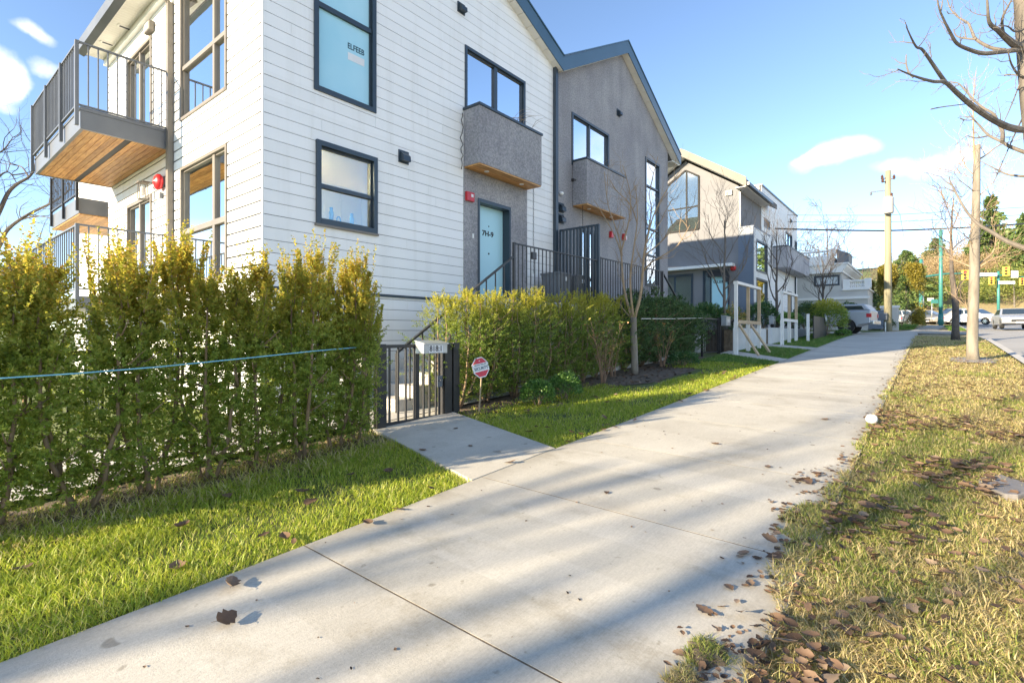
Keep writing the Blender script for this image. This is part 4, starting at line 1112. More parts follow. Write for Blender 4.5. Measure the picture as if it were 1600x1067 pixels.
# slate bay with two big panes
cy = 6.57
cx1 = on_y(1203, 400, cy)[0]
zt = W(5.12)
mb = MB(); mb.box(H3X - .02, H3X + .12, cy, wy - .002, G3 - .3, zt)
mb.box(H3X - .04, H3X - .021, cy - .01, wy - .01, W(3.9), W(3.92)); mb.box(H3X - .04, H3X - .021, cy - .01, wy - .01, W(2.3), W(2.32)); mb.box(H3X - .04, cx1 + .02, cy - .02, wy - .004, zt + .001, zt + .06)
bb3 = mb.build('window_bay', 'slate_panel', h3)
bz = [(W(.3), W(1.95)), (W(2.35), W(4.35))]
ox = [(on_y(1182, 400, cy)[0], on_y(1199, 400, cy)[0])]
wb = [(ox[0][0], ox[0][1], W(.35), W(2.75)), (ox[0][0], ox[0][1], W(3.05), W(4.62))]
mb = MB(); plainwall(mb, 1, cy, H3X + .121, cx1, G3 - .3, zt - .001, wb); mb.box(cx1 - .1, cx1, cy + .121, wy - .003, G3 - .3, zt - .001); mb.build('bay_front', 'white_trim', bb3)
for o in wb: window(h3, 1, cy, *o, fw=.09, mull=(), back='interior_dark', backd=.4, glassm='mirror_glass')
# white clapboard wing
WX0, WX1 = 30.6, 40.3
WT = W(8.15)
ops = []
for (p0, p1, q0, q1) in ((1193, 1202, 340, 360), (1227, 1237, 361, 394)):
    xa, za = on_y(p0, q0, FY); xb, zb = on_y(p1, q1, FY); ops.append((xa, xb, zb, za))
ops.append((on_y(1241, 380, FY)[0], on_y(1244.5, 380, FY)[0], W(4.0), W(6.4)))
ops.append((on_y(1230, 450, FY)[0], on_y(1236, 450, FY)[0], W(.7), W(2.8)))
mb = MB(); siding(mb, 1, FY - .02, WX0, WX1, G3 - .2, WT, ops, PH)
siding(mb, 0, WX0, FY + .1, 14, W(6.5), WT, [], PH)
mb.build('wing_wall', ['white_board', 'dark_gap'], h3)
mb = MB(); mb.box(WX1 - .1, WX1 - .001, FY + .1, 16, G3 - .2, WT); mb.box(WX0, WX1, 15.8, 16, G3 - .2, WT); mb.build('wing_back', 'white_board', h3)
mb = MB(); mb.box(WX0 - .05, WX1 + .05, FY - .07, 16.05, WT, WT + .09); mb.build('flat_roof', 'navy_metal', h3)
for o in ops: window(h3, 1, FY - .02, *o, fw=.08, mull=(((o[0] + o[1]) / 2, o[2], o[3]),) if o[1] - o[0] > 1 else (), back='interior_dark', backd=.4, glassm='mirror_glass')
for px, py in ((1203, 318), (1235, 345)):
    q = on_y(px, py, FY - .02); vent(h3, 1, FY - .02, q[0], q[1], .3)
xa = on_y(1226, 410, 6.6)[0]; mb = MB(); mb.box(xa, 40.1, 6.45, FY - .04, W(3.9), W(5.1)); bx3 = mb.build('bay_box', 'stucco_pale', h3)
mb = MB(); mb.box(xa - .03, 40.13, 6.42, FY - .038, W(5.1), W(5.16)); mb.build('cap_flashing', 'navy_metal', bx3)
mb = MB(); mb.box(WX1 - .9, WX1 - .8, FY - .11, FY - .035, W(0), W(3.9)); mb.build('downspout', 'navy_metal', h3)

# ------------------------------------------------------------------ white villa with balustrades
VX = 43.0
G4 = ground(VX, 5)
vil = thing('villa', 'white rendered villa with roof balustrade and terrace balusters, behind the pickup truck', 'house', (VX, 6, G4))
def VQ(px, py, X=VX): return on_x(px, py, X)
y1_, y0_ = 11.5, VQ(1315, 400)[0]
zc0, zc1 = VQ(1300, 427)[1], VQ(1300, 411)[1]
mb = MB(); wn = (VQ(1312, 440)[0], VQ(1272, 440)[0], VQ(1290, 447)[1], VQ(1290, 428)[1] - .12)
wallx(mb, VX, [wn], y0_, y1_, G4 - .3, zc0, []); mb.box(VX + .15, VX + 9, y0_, y0_ + .2, G4 - .3, zc0); mb.box(VX + .15, VX + 9, y1_ - .2, y1_, G4 - .3, zc0); mb.box(VX + 8.8, VX + 9, y0_ + .21, y1_ - .21, G4 - .3, zc0); mb.build('wall', 'cream_render', vil)
mb = MB(); mb.prism([(y0_ - .12, zc0), (y0_ - .12, zc0 + .12), (y0_ - .35, zc0 + .42), (y0_ - .35, zc0 + .55), (y1_ + .3, zc0 + .55), (y1_ + .3, zc0)], 0, VX - .35, VX + 9)
mb.box(VX - .45, VX + 9, y0_ - .45, y1_ + .4, zc0 + .551, zc0 + .66); mb.build('cornice', 'white_trim', vil)
yp = VQ(1303, 400)[0]
mb = MB(); mb.box(VX - .1, VX + 6, yp, y1_, zc0 + .662, VQ(1290, 404)[1] + .1); mb.build('parapet', 'white_trim', vil)
zb0, zb1 = VQ(1290, 404)[1] + .1, VQ(1290, 391.5)[1]
def balustrade(parent, x, y0, y1, z0, z1, n, piers=True):
    b = node('balustrade', parent, (x, y0, z0))
    mb = MB(); mb.box(x - .12, x + .12, y0, y1, z1 - .12, z1); mb.box(x - .12, x + .12, y0, y1, z0 + .001, z0 + .09); mb.build('coping', 'white_trim', b)
    for i in range(n):
        y = y0 + (y1 - y0) * (i + .5) / n; h = z1 - z0 - .21
        mb = MB(); mb.lathe([(.05, 0), (.06, .08 * h), (.035, .15 * h), (.085, .4 * h), (.05, .65 * h), (.035, .8 * h), (.06, .92 * h), (.05, h)], (x, y, z0 + .09), 8); mb.build('baluster', 'white_trim', b, smooth=True)
    for y in (y0, y1):
        mb = MB(); mb.box(x - .17, x + .17, y - .2, y + .2, z0 + .002, z1 + .06); mb.build('pier', 'white_trim', b)
balustrade(vil, VX + .05, yp + .1, y1_, zb0, zb1, 18)
window(vil, 0, VX, *wn, fw=.10, back='interior_white', backd=.16, frame='navy_metal', glassm='pale_glass')
# low terrace block towards the street
ty = VQ(1356, 460)[0]
ztt = VQ(1340, 453)[1]
mb = MB(); mb.box(VX - .02, VX + 7, ty, y0_ - .003, G4 - .3, ztt); tb = mb.build('terrace', 'cream_render', vil)
mb = MB(); mb.box(VX - .14, VX - .021, ty - .1, y1_, VQ(1340, 467)[1], VQ(1340, 463)[1]); mb.box(VX - .14, VX + 7, ty - .1, y0_ - .004, ztt + .001, ztt + .1); mb.build('band', 'white_trim', tb)
balustrade(vil, VX + .1, ty, y0_ - .3, ztt + .1, VQ(1340, 437)[1], 11)
mb = MB(); mb.box(VX + .4, VX + 2.4, yp - .85, yp - .14, zc0 + .67, zc0 + 1.35); mb.prism([(yp - .9, zc0 + 1.35), (yp - .1, zc0 + 1.35), (yp - .1, zc0 + 1.75)], 0, VX + .35, VX + 2.5); mb.build('roof_hatch', 'grey_plastic', vil)

# ------------------------------------------------------------------ pickup truck on the driveway, tail to the street
def arch(cx, r, n=9): return [(cx - r * math.cos(math.pi * i / (n - 1)), .36 + r * math.sin(math.pi * i / (n - 1)) ) for i in range(n)]
def wheel(parent, x, y, r, side, w=.24):
    wh = node('wheel', parent, (0, 0, 0)); wh.location = (x, y, r)
    mb = MB(); mb.lathe([(r * .62, -w / 2), (r * .93, -w / 2), (r, -w / 2 + .04), (r, w / 2 - .04), (r * .93, w / 2), (r * .62, w / 2)], (0, 0, 0), 24, 1); mb.build('tyre', 'rubber', wh, local=True, smooth=False)
    mb = MB(); s = side * (w / 2)
    mb.lathe([(r * .62, 0), (r * .6, .02), (r * .5, .01)], (0, s if s < 0 else s - .02, 0), 24, 1)
    for k in range(6):
        a = math.pi / 3 * k; mb.bar((0, s * 1.04, 0), (r * .58 * math.cos(a), s * 1.0, r * .58 * math.sin(a)), .075, .03, up=(0, 1, 0))
    mb.lathe([(r * .17, -.02), (r * .17, .02)], (0, s * 1.06, 0), 10, 1); mb.build('rim', 'chrome', wh, local=True)
    return wh
def make_truck(name, label, loc, rot, mat='car_silver'):
    t = thing(name, label, 'pickup truck', loc, rot)
    L, wd = 5.3, .92                           # x from tail (0) to nose (L)
    prof = [(0.02, .55), (0.55, .48)] + arch(1.12, .46) + [(1.65, .42), (3.75, .42)] + arch(4.25, .45) + [(4.78, .45), (5.25, .5), (5.3, .85), (5.15, 1.05), (4.1, 1.14), (3.9, 1.16), (1.95, 1.16), (1.85, 1.22), (0.0, 1.22)]
    mb = MB(); mb.prism(prof, 1, -wd, wd); mb.build('body', mat, t, local=True, bevel=.05)
    mb = MB(); mb.prism([(.02, 1.225), (1.82, 1.225), (1.80, 1.60), (.30, 1.56)], 1, -wd + .08, wd - .08); cn = mb.build('bed_canopy', mat, t, local=True, bevel=.05)
    mb = MB(); mb.prism([(.30, 1.28), (1.70, 1.28), (1.68, 1.48), (.42, 1.47)], 1, -wd + .07, wd - .07); mb.build('canopy_window', 'car_glass', cn, local=True)
    mb = MB(); mb.prism([(1.86, 1.17), (3.95, 1.17), (3.2, 1.72), (1.98, 1.74)], 1, -wd + .10, wd - .10); cb = mb.build('cab', mat, t, local=True, bevel=.05)
    mb = MB(); mb.prism([(2.0, 1.22), (2.78, 1.22), (2.75, 1.64), (2.06, 1.65)], 1, -wd + .09, wd - .09); mb.prism([(2.86, 1.22), (3.7, 1.22), (3.15, 1.64), (2.84, 1.64)], 1, -wd + .09, wd - .09); mb.build('side_window', 'car_glass', cb, local=True)
    for x in (1.12, 4.25):
        for s in (-1, 1): wheel(t, x, s * (wd - .13), .39, s)
    for s in (-1, 1):
        mb = MB(); mb.box(-.015, .16, s * (wd - .1) - .06, s * (wd - .03) + .045 * s, .80, 1.06) if False else mb.box(-.02, .2, min(s * (wd - .14), s * (wd + .012)), max(s * (wd - .14), s * (wd + .012)), .86, 1.06); mb.build('tail_light', 'lamp_red', t, local=True, bevel=.01)
        mb = MB(); mb.box(5.16, 5.30, min(s * (wd - .3), s * (wd + .005)), max(s * (wd - .3), s * (wd + .005)), .78, .95); mb.build('headlight', 'lamp_clear', t, local=True, bevel=.01)
    mb = MB(); mb.box(-.14, .02, -wd + .03, wd - .03, .48, .68); mb.build('rear_bumper', 'chrome', t, local=True, bevel=.03)
    mb = MB(); mb.box(5.28, 5.42, -wd + .03, wd - .03, .42, .62); mb.build('front_bumper', mat, t, local=True, bevel=.03)
    return t
make_truck('pickup_truck', 'silver pickup truck with bed canopy parked on the driveway beside the bush', (33.6, 2.35, ground(33, 3.5) + .02), R(84))

# ------------------------------------------------------------------ cars far off on the cross street and the road
def make_car(name, label, loc, rot, mat, tall=0.0, L=4.5, plate=True):
    t = thing(name, label, 'car', loc, rot)
    wd = .88; a = tall
    prof = [(-.03, .42), (.35, .34)] + [(x, z - .04) for x, z in arch(.85, .37)] + [(1.3, .28), (3.15, .28)] + [(x, z - .04) for x, z in arch(3.6, .37)] + [(4.0, .3), (4.45, .36), (4.5, .62), (4.35, .78), (3.3, .92 + a * .3), (.35, .98 + a * .5), (.0, .9 + a * .3)]
    mb = MB(); mb.prism([(x * L / 4.5, z) for x, z in prof], 1, -wd, wd); mb.build('body', mat, t, local=True, bevel=.06)
    k = L / 4.5
    zb = .93 + a * .35
    bot = [(.35 * k, -wd + .06), (3.3 * k, -wd + .06), (3.3 * k, wd - .06), (.35 * k, wd - .06)]
    top = [(.95 * k - a * .5, -wd + .24), (2.35 * k, -wd + .24), (2.35 * k, wd - .24), (.95 * k - a * .5, wd - .24)]
    zt = 1.42 + a
    mb = MB(); mb.add([(x, y, zb) for x, y in bot] + [(x, y, zt) for x, y in top], [(3, 2, 1, 0), (4, 5, 6, 7), (0, 1, 5, 4), (1, 2, 6, 5), (2, 3, 7, 6), (3, 0, 4, 7)]); g = mb.build('cabin', mat, t, local=True, bevel=.05)
    def pane(nm, quad):                        # quad in (fraction along, fraction up) on a face of the cabin
        mb = MB(); n = (quad[1] - quad[0]).cross(quad[3] - quad[0]).normalized()
        vs = [q + n * .012 for q in quad] + [q - n * .01 for q in quad]
        mb.add(vs, [(0, 1, 2, 3), (7, 6, 5, 4), (0, 4, 5, 1), (1, 5, 6, 2), (2, 6, 7, 3), (3, 7, 4, 0)]); mb.build(nm, 'car_glass', g, local=True)
    B = [Vector((x, y, zb)) for x, y in bot]; T = [Vector((x, y, zt)) for x, y in top]
    def face(i, j, u0, u1, v0, v1):
        def P(u, v): return (B[i].lerp(B[j], u)).lerp(T[i].lerp(T[j], u), v)
        return [P(u0, v0), P(u1, v0), P(u1, v1), P(u0, v1)]
    pane('windscreen', face(1, 2, .06, .94, .12, .92)); pane('rear_window', face(3, 0, .08, .92, .15, .88))
    for (i, j) in ((0, 1), (2, 3)):
        pane('side_window', face(i, j, .12, .48, .12, .86)); pane('side_window', face(i, j, .52, .88, .12, .86))
    for x in (.85 * k, 3.6 * k):
        for s in (-1, 1): wheel(t, x, s * (wd - .11), .33, s, .2)
    for s in (-1, 1):
        mb = MB(); mb.box(4.30 * k, 4.50 * k, min(s * (wd - .38), s * (wd + .004)), max(s * (wd - .38), s * (wd + .004)), .60, .74); mb.build('headlight', 'lamp_clear', t, local=True, bevel=.015)
        mb = MB(); mb.box(-.035, .1, min(s * (wd - .3), s * (wd + .004)), max(s * (wd - .3), s * (wd + .004)), .66, .82); mb.build('tail_light', 'lamp_red', t, local=True, bevel=.015)
    mb = MB(); mb.box(4.44 * k, 4.515 * k, -.42, .42, .46, .60); mb.build('grille', 'rubber', t, local=True, bevel=.01)
    mb = MB(); mb.box(4.49 * k, 4.525 * k, -.2, .2, .36, .47); mb.build('licence_plate', 'sign_white', t, local=True)
    return t
gA = lambda x, y: ground(x, -2) - .125
cars = [('oncoming silver grey car on the road, nearest to the street trees', 52.5, -4.35, R(183), 'car_silver', .0, 4.6),
        ('white car behind the dark leafless street tree', 66.5, -1.5, R(232), 'car_white', .12, 4.5),
        ('pale sport utility car half hidden by the tan street tree', 70, -3.6, R(120), 'car_sand', .28, 4.5),
        ('dark blue car stopped between the teal poles', 70.5, 2.2, R(248), 'car_dark', .1, 4.4),
        ('silver car at the left edge of the side street', 75, 3.9, R(250), 'car_silver', .2, 4.4)]
for lb, x, y, r, m, tl, L in cars: make_car('car', lb, (x, y, ground(x, -2) - .125 + (.035 if y > -1.9 else 0)), r, m, tl, L)

# ------------------------------------------------------------------ utility pole, wires
PX, PY = 39.0, 2.05
pz = ground(PX, PY)
up = thing('utility_pole', 'wooden utility pole with a white transformer can and insulators', 'utility pole', (PX, PY, pz))
zp = lambda py: EYE + (HOR - py) / FPX * (PX * CV + PY * SV)
mb = MB(); mb.tube([(PX, PY, pz - .2), (PX, PY, pz + 5), (PX, PY, zp(267))], [.215, .19, .15], 14); mb.build('pole_shaft', 'pole_wood', up, smooth=True)
zt_ = zp(321)
mb = MB(); mb.lathe([(.05, -.62), (.24, -.58), (.27, -.5), (.27, .32), (.23, .42), (.08, .46)], (PX - .42, PY - .05, zt_), 18); tr = mb.build('transformer', 'transformer_grey', up, smooth=False)
mb = MB(); mb.lathe([(.05, 0), (.08, .05), (.05, .1), (.08, .15), (.04, .22)], (PX - .42, PY - .2, zt_ + .42), 10); mb.build('bushing', 'ceramic_insulator', tr)
mb = MB(); mb.bar((PX - .4, PY, zt_ - .2), (PX, PY, zt_ - .2), .08); mb.bar((PX - .4, PY, zt_ + .15), (PX, PY, zt_ + .15), .08); mb.build('bracket', 'grey_metal', tr)
for i, (dx, dy, py) in enumerate(((-.2, .28, 275), (-.1, -.3, 277), (-.28, .25, 281))):
    mb = MB(); mb.lathe([(.05, 0), (.09, .05), (.06, .1), (.09, .15), (.05, .22), (.02, .28)], (PX + dx, PY + dy, zp(py) - .2), 10); mb.bar((PX, PY, zp(py) - .15), (PX + dx, PY + dy, zp(py) - .15), .05); mb.build('insulator', 'ceramic_insulator', up)
mb = MB(); mb.bar((PX, PY, zp(297)), (PX - .1, PY + .9, zp(297)), .06); mb.lathe([(.05, 0), (.07, .08), (.04, .2)], (PX - .1, PY + .85, zp(297) - .2), 8); mb.build('cross_arm', 'grey_metal', up)
mb = MB(); mb.box(PX - .42, PX - .19, PY + .02, PY + .38, zp(500), zp(489)); mb.build('meter_box', 'grey_metal', up, bevel=.02)
mb = MB(); mb.tube([(PX - .24, PY + .12, pz), (PX - .24, PY + .12, zp(503))], .05, 8); mb.build('conduit', 'galvanized', up)
def wire(label, pts, r=.018, name='overhead_wire', group=None, sag=.0):
    P = []
    pts = [Vector(p) for p in pts]
    for a, b in zip(pts[:-1], pts[1:]):
        for k in range(12):
            t = k / 12; q = a.lerp(b, t); q.z -= sag * 4 * t * (1 - t); P.append(q)
    P.append(pts[-1])
    return tag(MB().tube(P, r, 5).build(name, 'black_metal'), label, 'wire', group)
wire('thick black overhead cable running from the white house wing past the utility pole', [(22.0, 18.5, zp(372) + 1.0), (PX, PY + .2, zp(360)), (52, -12.0, W(8.0))], .05, sag=.25)
for i, py in enumerate((336, 347)):
    wire(['upper thin overhead wire crossing behind the utility pole', 'lower thin overhead wire crossing behind the utility pole'][i], [(26, 40, W(11.6 - i * .5)), (PX, PY + .15, zp(py)), (60, -40, W(9.0 - i * .5))], .014, sag=.3)
wire('drooping service wire from the transformer down to the tall pointed fir', [(PX - .3, PY - .3, zp(322)), (PX + 1, PY - .55, zp(333)), at_depth(1416, 392, 60)], .013)

# ------------------------------------------------------------------ teal street poles and traffic lights
def pole(name, label, px, base, top, z, r0, r1, mat, cat):
    b = at_depth(px, base, z); t_ = at_depth(px, top, z)
    o = thing(name, label, cat, (b.x, b.y, b.z)); mb = MB(); mb.tube([(b.x, b.y, b.z - .3), (b.x, b.y, t_.z)], [r0, r1], 12); mb.tube([(b.x, b.y, b.z - .05), (b.x, b.y, b.z + .9)], [r0 * 1.5, r0 * 1.2], 12)
    mb.build('pole_shaft', mat, o, smooth=True); return o, b, t_
tp, b, t_ = pole('street_pole', 'tall teal street pole beside the dark leafless tree', 1470, 506, 361, 47, .16, .125, 'teal_pole', 'pole')
mb = MB(); mb.lathe([(.16, 0), (.17, .05), (.02, .12)], (t_.x, t_.y, t_.z), 10); mb.build('cap', 'teal_pole', tp)
s1, b, t_ = pole('traffic_signal_pole', 'teal signal pole with a long arm, left of the tall teal pole', 1439, 502, 405, 56, .19, .15, 'teal_pole', 'traffic light')
def signal(parent, p, n=3, face=Vector((-1, 0, 0)), s=1.0):
    h = node('signal_head', parent, p); mb = MB(); w = .36 * s
    mb.box(p[0] - .12, p[0] + .12, p[1] - w, p[1] + w, p[2] - .62 * s, p[2] + .62 * s); mb.build('housing', 'signal_yellow', h, bevel=.03)
    for i, m in enumerate(('lamp_red', 'rubber', 'rubber')):
        mb = MB(); mb.lathe([(.13, 0), (.14, .03)], (p[0] - .15, p[1], p[2] + (.38 - .38 * i) * s), 12, 0); mb.build('lens', m, h)
        mb = MB(); zc = p[2] + (.38 - .38 * i) * s
        for k in range(5):
            a0 = math.pi * k / 5; a1 = math.pi * (k + 1) / 5
            mb.bar((p[0] - .24, p[1] + .16 * math.cos(a0), zc + .16 * math.sin(a0)), (p[0] - .24, p[1] + .16 * math.cos(a1), zc + .16 * math.sin(a1)), .2, .015, up=(0, math.cos((a0 + a1) / 2), math.sin((a0 + a1) / 2)))
        mb.build('visor', 'signal_yellow', h)
a0 = at_depth(1440, 433, 56); a1 = at_depth(1516, 427, 56)
mb = MB(); mb.tube([a0, a0.lerp(a1, .5) + Vector((0, 0, .15)), a1], [.12, .09, .06], 8); mb.build('mast_arm', 'teal_pole', s1)
p = at_depth(1508, 430, 56); signal(s1, (p.x, p.y, p.z), s=.85)
s2, b, t_ = pole('traffic_signal_pole', 'teal signal pole with two arms beyond the tan street tree', 1560, 497, 424, 66, .16, .13, 'teal_pole', 'traffic light')
a0 = at_depth(1560, 430, 66); a1 = at_depth(1526, 433, 66); a2 = at_depth(1640, 436, 66)
mb = MB(); mb.tube([a1, a0, a2], [.06, .12, .06], 8); mb.build('mast_arm', 'teal_pole', s2)
for px, py, s in ((1549, 439, 1.0), (1572, 424, 1.25), (1597, 440, 1.0)):
    p = at_depth(px, py, 65.5); signal(s2, (p.x, p.y, p.z), s=s * .75)
def blade(parent, px0, px1, py, h, z, nm='street_sign'):
    p0, p1 = at_depth(px0, py, z), at_depth(px1, py, z); d = (p1 - p0)
    mb = MB(); mb.bar(p0, p1, .03, h); s = mb.build(nm, 'sign_white', parent)
    mb = MB(); n = 7
    for i in range(n):
        if i == 3: continue
        a = p0 + d * (.12 + .76 * i / n); b_ = p0 + d * (.12 + .76 * (i + .7) / n); off = Vector((-CV, -SV, 0)) * .02
        mb.bar(a + off, b_ + off, .012, h * .42)
    mb.build('lettering', 'sign_blue', s)
blade(s2, 1529, 1558, 429, .42, 65.5); blade(s2, 1560, 1586, 441.5, .38, 65.5)
p0, p1 = at_depth(1580, 428.5, 65.4), at_depth(1591, 428.5, 65.4); mb = MB(); mb.bar(p0, p1, .03, .9); mb.build('sign_panel', 'sign_white', s2)
s3, b, t_ = pole('signal_post', 'pale thin metal post standing beside the left teal signal pole', 1441, 476, 407, 57.5, .12, .10, 'galvanized', 'pole')
sp, b, t_ = pole('street_sign_post', 'small post carrying a white and a green street sign near the hedge', 1456, 496, 470, 52, .04, .04, 'galvanized', 'sign')
blade(sp, 1449, 1459, 468, .3, 52); p0, p1 = at_depth(1455, 471, 51.6), at_depth(1466, 471, 51.6); mb = MB(); mb.bar(p0, p1, .03, .4); mb.build('sign_panel', 'teal_pole', sp)

# gate, wall stub beside the villa
gt = thing('driveway_gate', 'dark solid metal gate between the villa and the white wall end', 'gate', (41.8, 3.3, ground(42, 3)))
ga, gb = on_x(1377, 500, 43.3)[0], on_x(1356, 500, 43.3)[0]
mb = MB(); mb.box(43.28, 43.33, ga - .3, gb, ground(43, 3) + .05, on_x(1366, 485, 43.3)[1]); mb.build('panel', 'slate_panel', gt)
mb = MB(); mb.box(43.25, 43.36, gb - .0, gb + .1, ground(43, 3), on_x(1366, 483, 43.3)[1]); mb.box(43.25, 43.36, ga - .4, ga - .3, ground(43, 3), on_x(1366, 483, 43.3)[1]); mb.build('frame', 'navy_metal', gt)
wa, wb_ = on_x(1404, 500, 43.6)[0], on_x(1390, 500, 43.6)[0]
ws = thing('wall_end', 'white rendered wall end between the utility pole and the golden hedge', 'wall', (43.6, wa, ground(43.6, wa)))
mb = MB(); mb.box(43.6, 44.0, wa, wb_ + .5, ground(43.6, 2) - .1, on_x(1397, 481, 43.6)[1]); mb.build('wall_body', 'cream_render', ws)
mb = MB(); mb.box(43.55, 44.05, wa - .05, wb_ + .55, on_x(1397, 481, 43.6)[1] + .001, on_x(1397, 478, 43.6)[1] + .03); mb.build('coping', 'white_trim', ws)

# ================================================================== PLANTS
def leaf_arrays(P, D, L, Wd, rng, droop=0.0, roll=None):
    """one rhombic leaf per row of P, growing along D"""
    n = len(P); D = D / np.linalg.norm(D, axis=1, keepdims=True)
    rnd = rng.normal(size=(n, 3)); S = np.cross(D, rnd); S /= np.linalg.norm(S, axis=1, keepdims=True) + 1e-9
    L = np.broadcast_to(np.asarray(L), (n,))[:, None]; Wd = np.broadcast_to(np.asarray(Wd), (n,))[:, None]
    N = np.cross(D, S)
    m = P + D * L * .5 + N * L * .06; t = P + D * L
    v = np.stack([P, m + S * Wd * .5, t, m - S * Wd * .5], 1).reshape(-1, 3)
    f = np.arange(4 * n).reshape(n, 4)
    return v, f
def shoots(base, dirs, lens, nleaf, leafL, leafW, rng, flat=.0):
    """leafy shoots: leaves set round each shoot axis"""
    n = len(base); k = nleaf
    t = np.linspace(.05, 1, k)[None, :, None] + rng.uniform(-.03, .03, (n, k, 1))
    dirs = dirs / np.linalg.norm(dirs, axis=1, keepdims=True)
    P = base[:, None, :] + dirs[:, None, :] * lens[:, None, None] * t
    P[..., 2] -= (flat * lens[:, None] * t[..., 0] ** 2)
    rad = rng.normal(size=(n, k, 3)); rad -= (rad * dirs[:, None, :]).sum(-1, keepdims=True) * dirs[:, None, :]
    rad /= np.linalg.norm(rad, axis=-1, keepdims=True) + 1e-9
    D = rad * .85 + dirs[:, None, :] * .65
    LL = leafL * rng.uniform(.7, 1.25, n * k) * (1.05 - .35 * np.broadcast_to(t[..., 0], (n, k)).ravel())
    return leaf_arrays(P.reshape(-1, 3), D.reshape(-1, 3), LL, leafW * rng.uniform(.8, 1.2, n * k), rng)
def merge(parts):
    vs, fs, o = [], [], 0
    for v, f in parts: vs.append(v); fs.append(f + o); o += len(v)
    return np.concatenate(vs), np.concatenate(fs)

def yew(name, label, H, spread, seed, nsh, mat, loc, leafL=.026, leafW=.010, per=22, low=.08, leaders=4, tip=1.0, group=None, cat='shrub', bark='yew_bark', full=.0, spike=.0):
    rng = np.random.default_rng(seed); rr = random.Random(seed)
    t = thing(name, label, cat, loc, 0, group)
    mb = MB(); parts = []; stems = []
    for i in range(leaders):
        a = 2 * math.pi * (i + rr.random() * .7) / leaders; s = spread * rr.uniform(.35, .85)
        h = H * (1 if i == 0 else rr.uniform(.80, .98))
        x0, y0 = .05 * math.cos(a), .05 * math.sin(a)
        pts = []
        for k in range(9):
            u = k / 8; w = min(1, u * 2.4) ** .8
            pts.append(Vector((x0 + s * math.cos(a) * w + rr.uniform(-.02, .02), y0 + s * .8 * math.sin(a) * w + rr.uniform(-.02, .02), h * u)))
        stems.append(pts); mb.tube(pts, [.019 * (1 - .85 * k / 8) + .003 for k in range(9)], 6)
        n = int(nsh / leaders)
        u = low + (1 - low) * rng.random(n) ** .85
        idx = np.clip((u * 8).astype(int), 0, 7); fr = u * 8 - idx
        A = np.array([tuple(p) for p in pts]); C = A[idx] * (1 - fr)[:, None] + A[idx + 1] * fr[:, None]
        ang = rng.uniform(0, 2 * math.pi, n)
        prof = np.interp(u, [0, .12, .3, .6, .82, .93, 1], [.5, .75, .95, 1, .8, .45, .12]) * (1 + .35 * np.sin(u * 17 + i * 2.1 + ang * 2)) * spread * (.8 + full)
        r = prof * np.sqrt(rng.random(n)) * (.55 + .45 * rng.random(n))
        out = np.stack([np.cos(ang), np.sin(ang), np.zeros(n)], 1)
        base = C + out * r[:, None] + rng.normal(0, .015, (n, 3)); base[:, 2] = np.maximum(base[:, 2], .04)
        upb = np.interp(u, [0, .5, .8, 1], [.25, .5, 1.0, 2.6])
        dirs = out * rng.uniform(.5, 1.2, n)[:, None] + np.array([0, 0, 1]) * (upb * rng.uniform(.5, 1.2, n))[:, None] + rng.normal(0, .25, (n, 3))
        lens = rng.uniform(.09, .20, n) * np.interp(u, [0, .9, 1], [1, 1, .9])
        parts.append(shoots(base, dirs, lens, per, leafL, leafW, rng, .12))
        m = max(3, int(n * .035 * tip)); top = A[-1] + rng.normal(0, .045, (m, 3)) * np.array([1.6, 1.6, .8]); top[:, 2] -= .10
        parts.append(shoots(top, np.array([[0, 0, 1.0]]) + rng.normal(0, .16, (m, 3)), rng.uniform(.12, .30, m) * tip, per + 10, leafL * .9, leafW * 1.1, rng))
        for k in range(int(5 * spike)):         # bottle-brush shoots standing clear of the top
            an = rr.uniform(0, 6.28); q = A[rr.randint(5, 7)] + np.array([math.cos(an), math.sin(an), 0]) * spread * rr.uniform(.2, .8); ln = rr.uniform(.22, .5); sl = np.array([[math.cos(an) * .25, math.sin(an) * .25, 1.0]])
            mb.tube([tuple(q), tuple(q + sl[0] * ln)], [.006, .002], 4)
            parts.append(shoots(np.repeat(q[None], 3, 0) + rng.normal(0, .008, (3, 3)), np.repeat(sl, 3, 0) + rng.normal(0, .04, (3, 3)), np.full(3, ln), 70, leafL * 1.05, leafW * 1.25, rng))
        for k in range(7):                     # side branches that show in the gaps
            u0 = rr.uniform(.15, .8); j = int(u0 * 8); p = pts[j]; an = rr.uniform(0, 6.28); q = p + Vector((math.cos(an), math.sin(an), .7)) * spread * rr.uniform(.5, .9)
            mb.tube([p, p.lerp(q, .5) + Vector((0, 0, -.02)), q], [.009, .007, .003], 4)
    mb.build('stem', bark, t, local=True, smooth=True)
    v, f = merge(parts); np_mesh('foliage', v, f, mat, t)
    return t
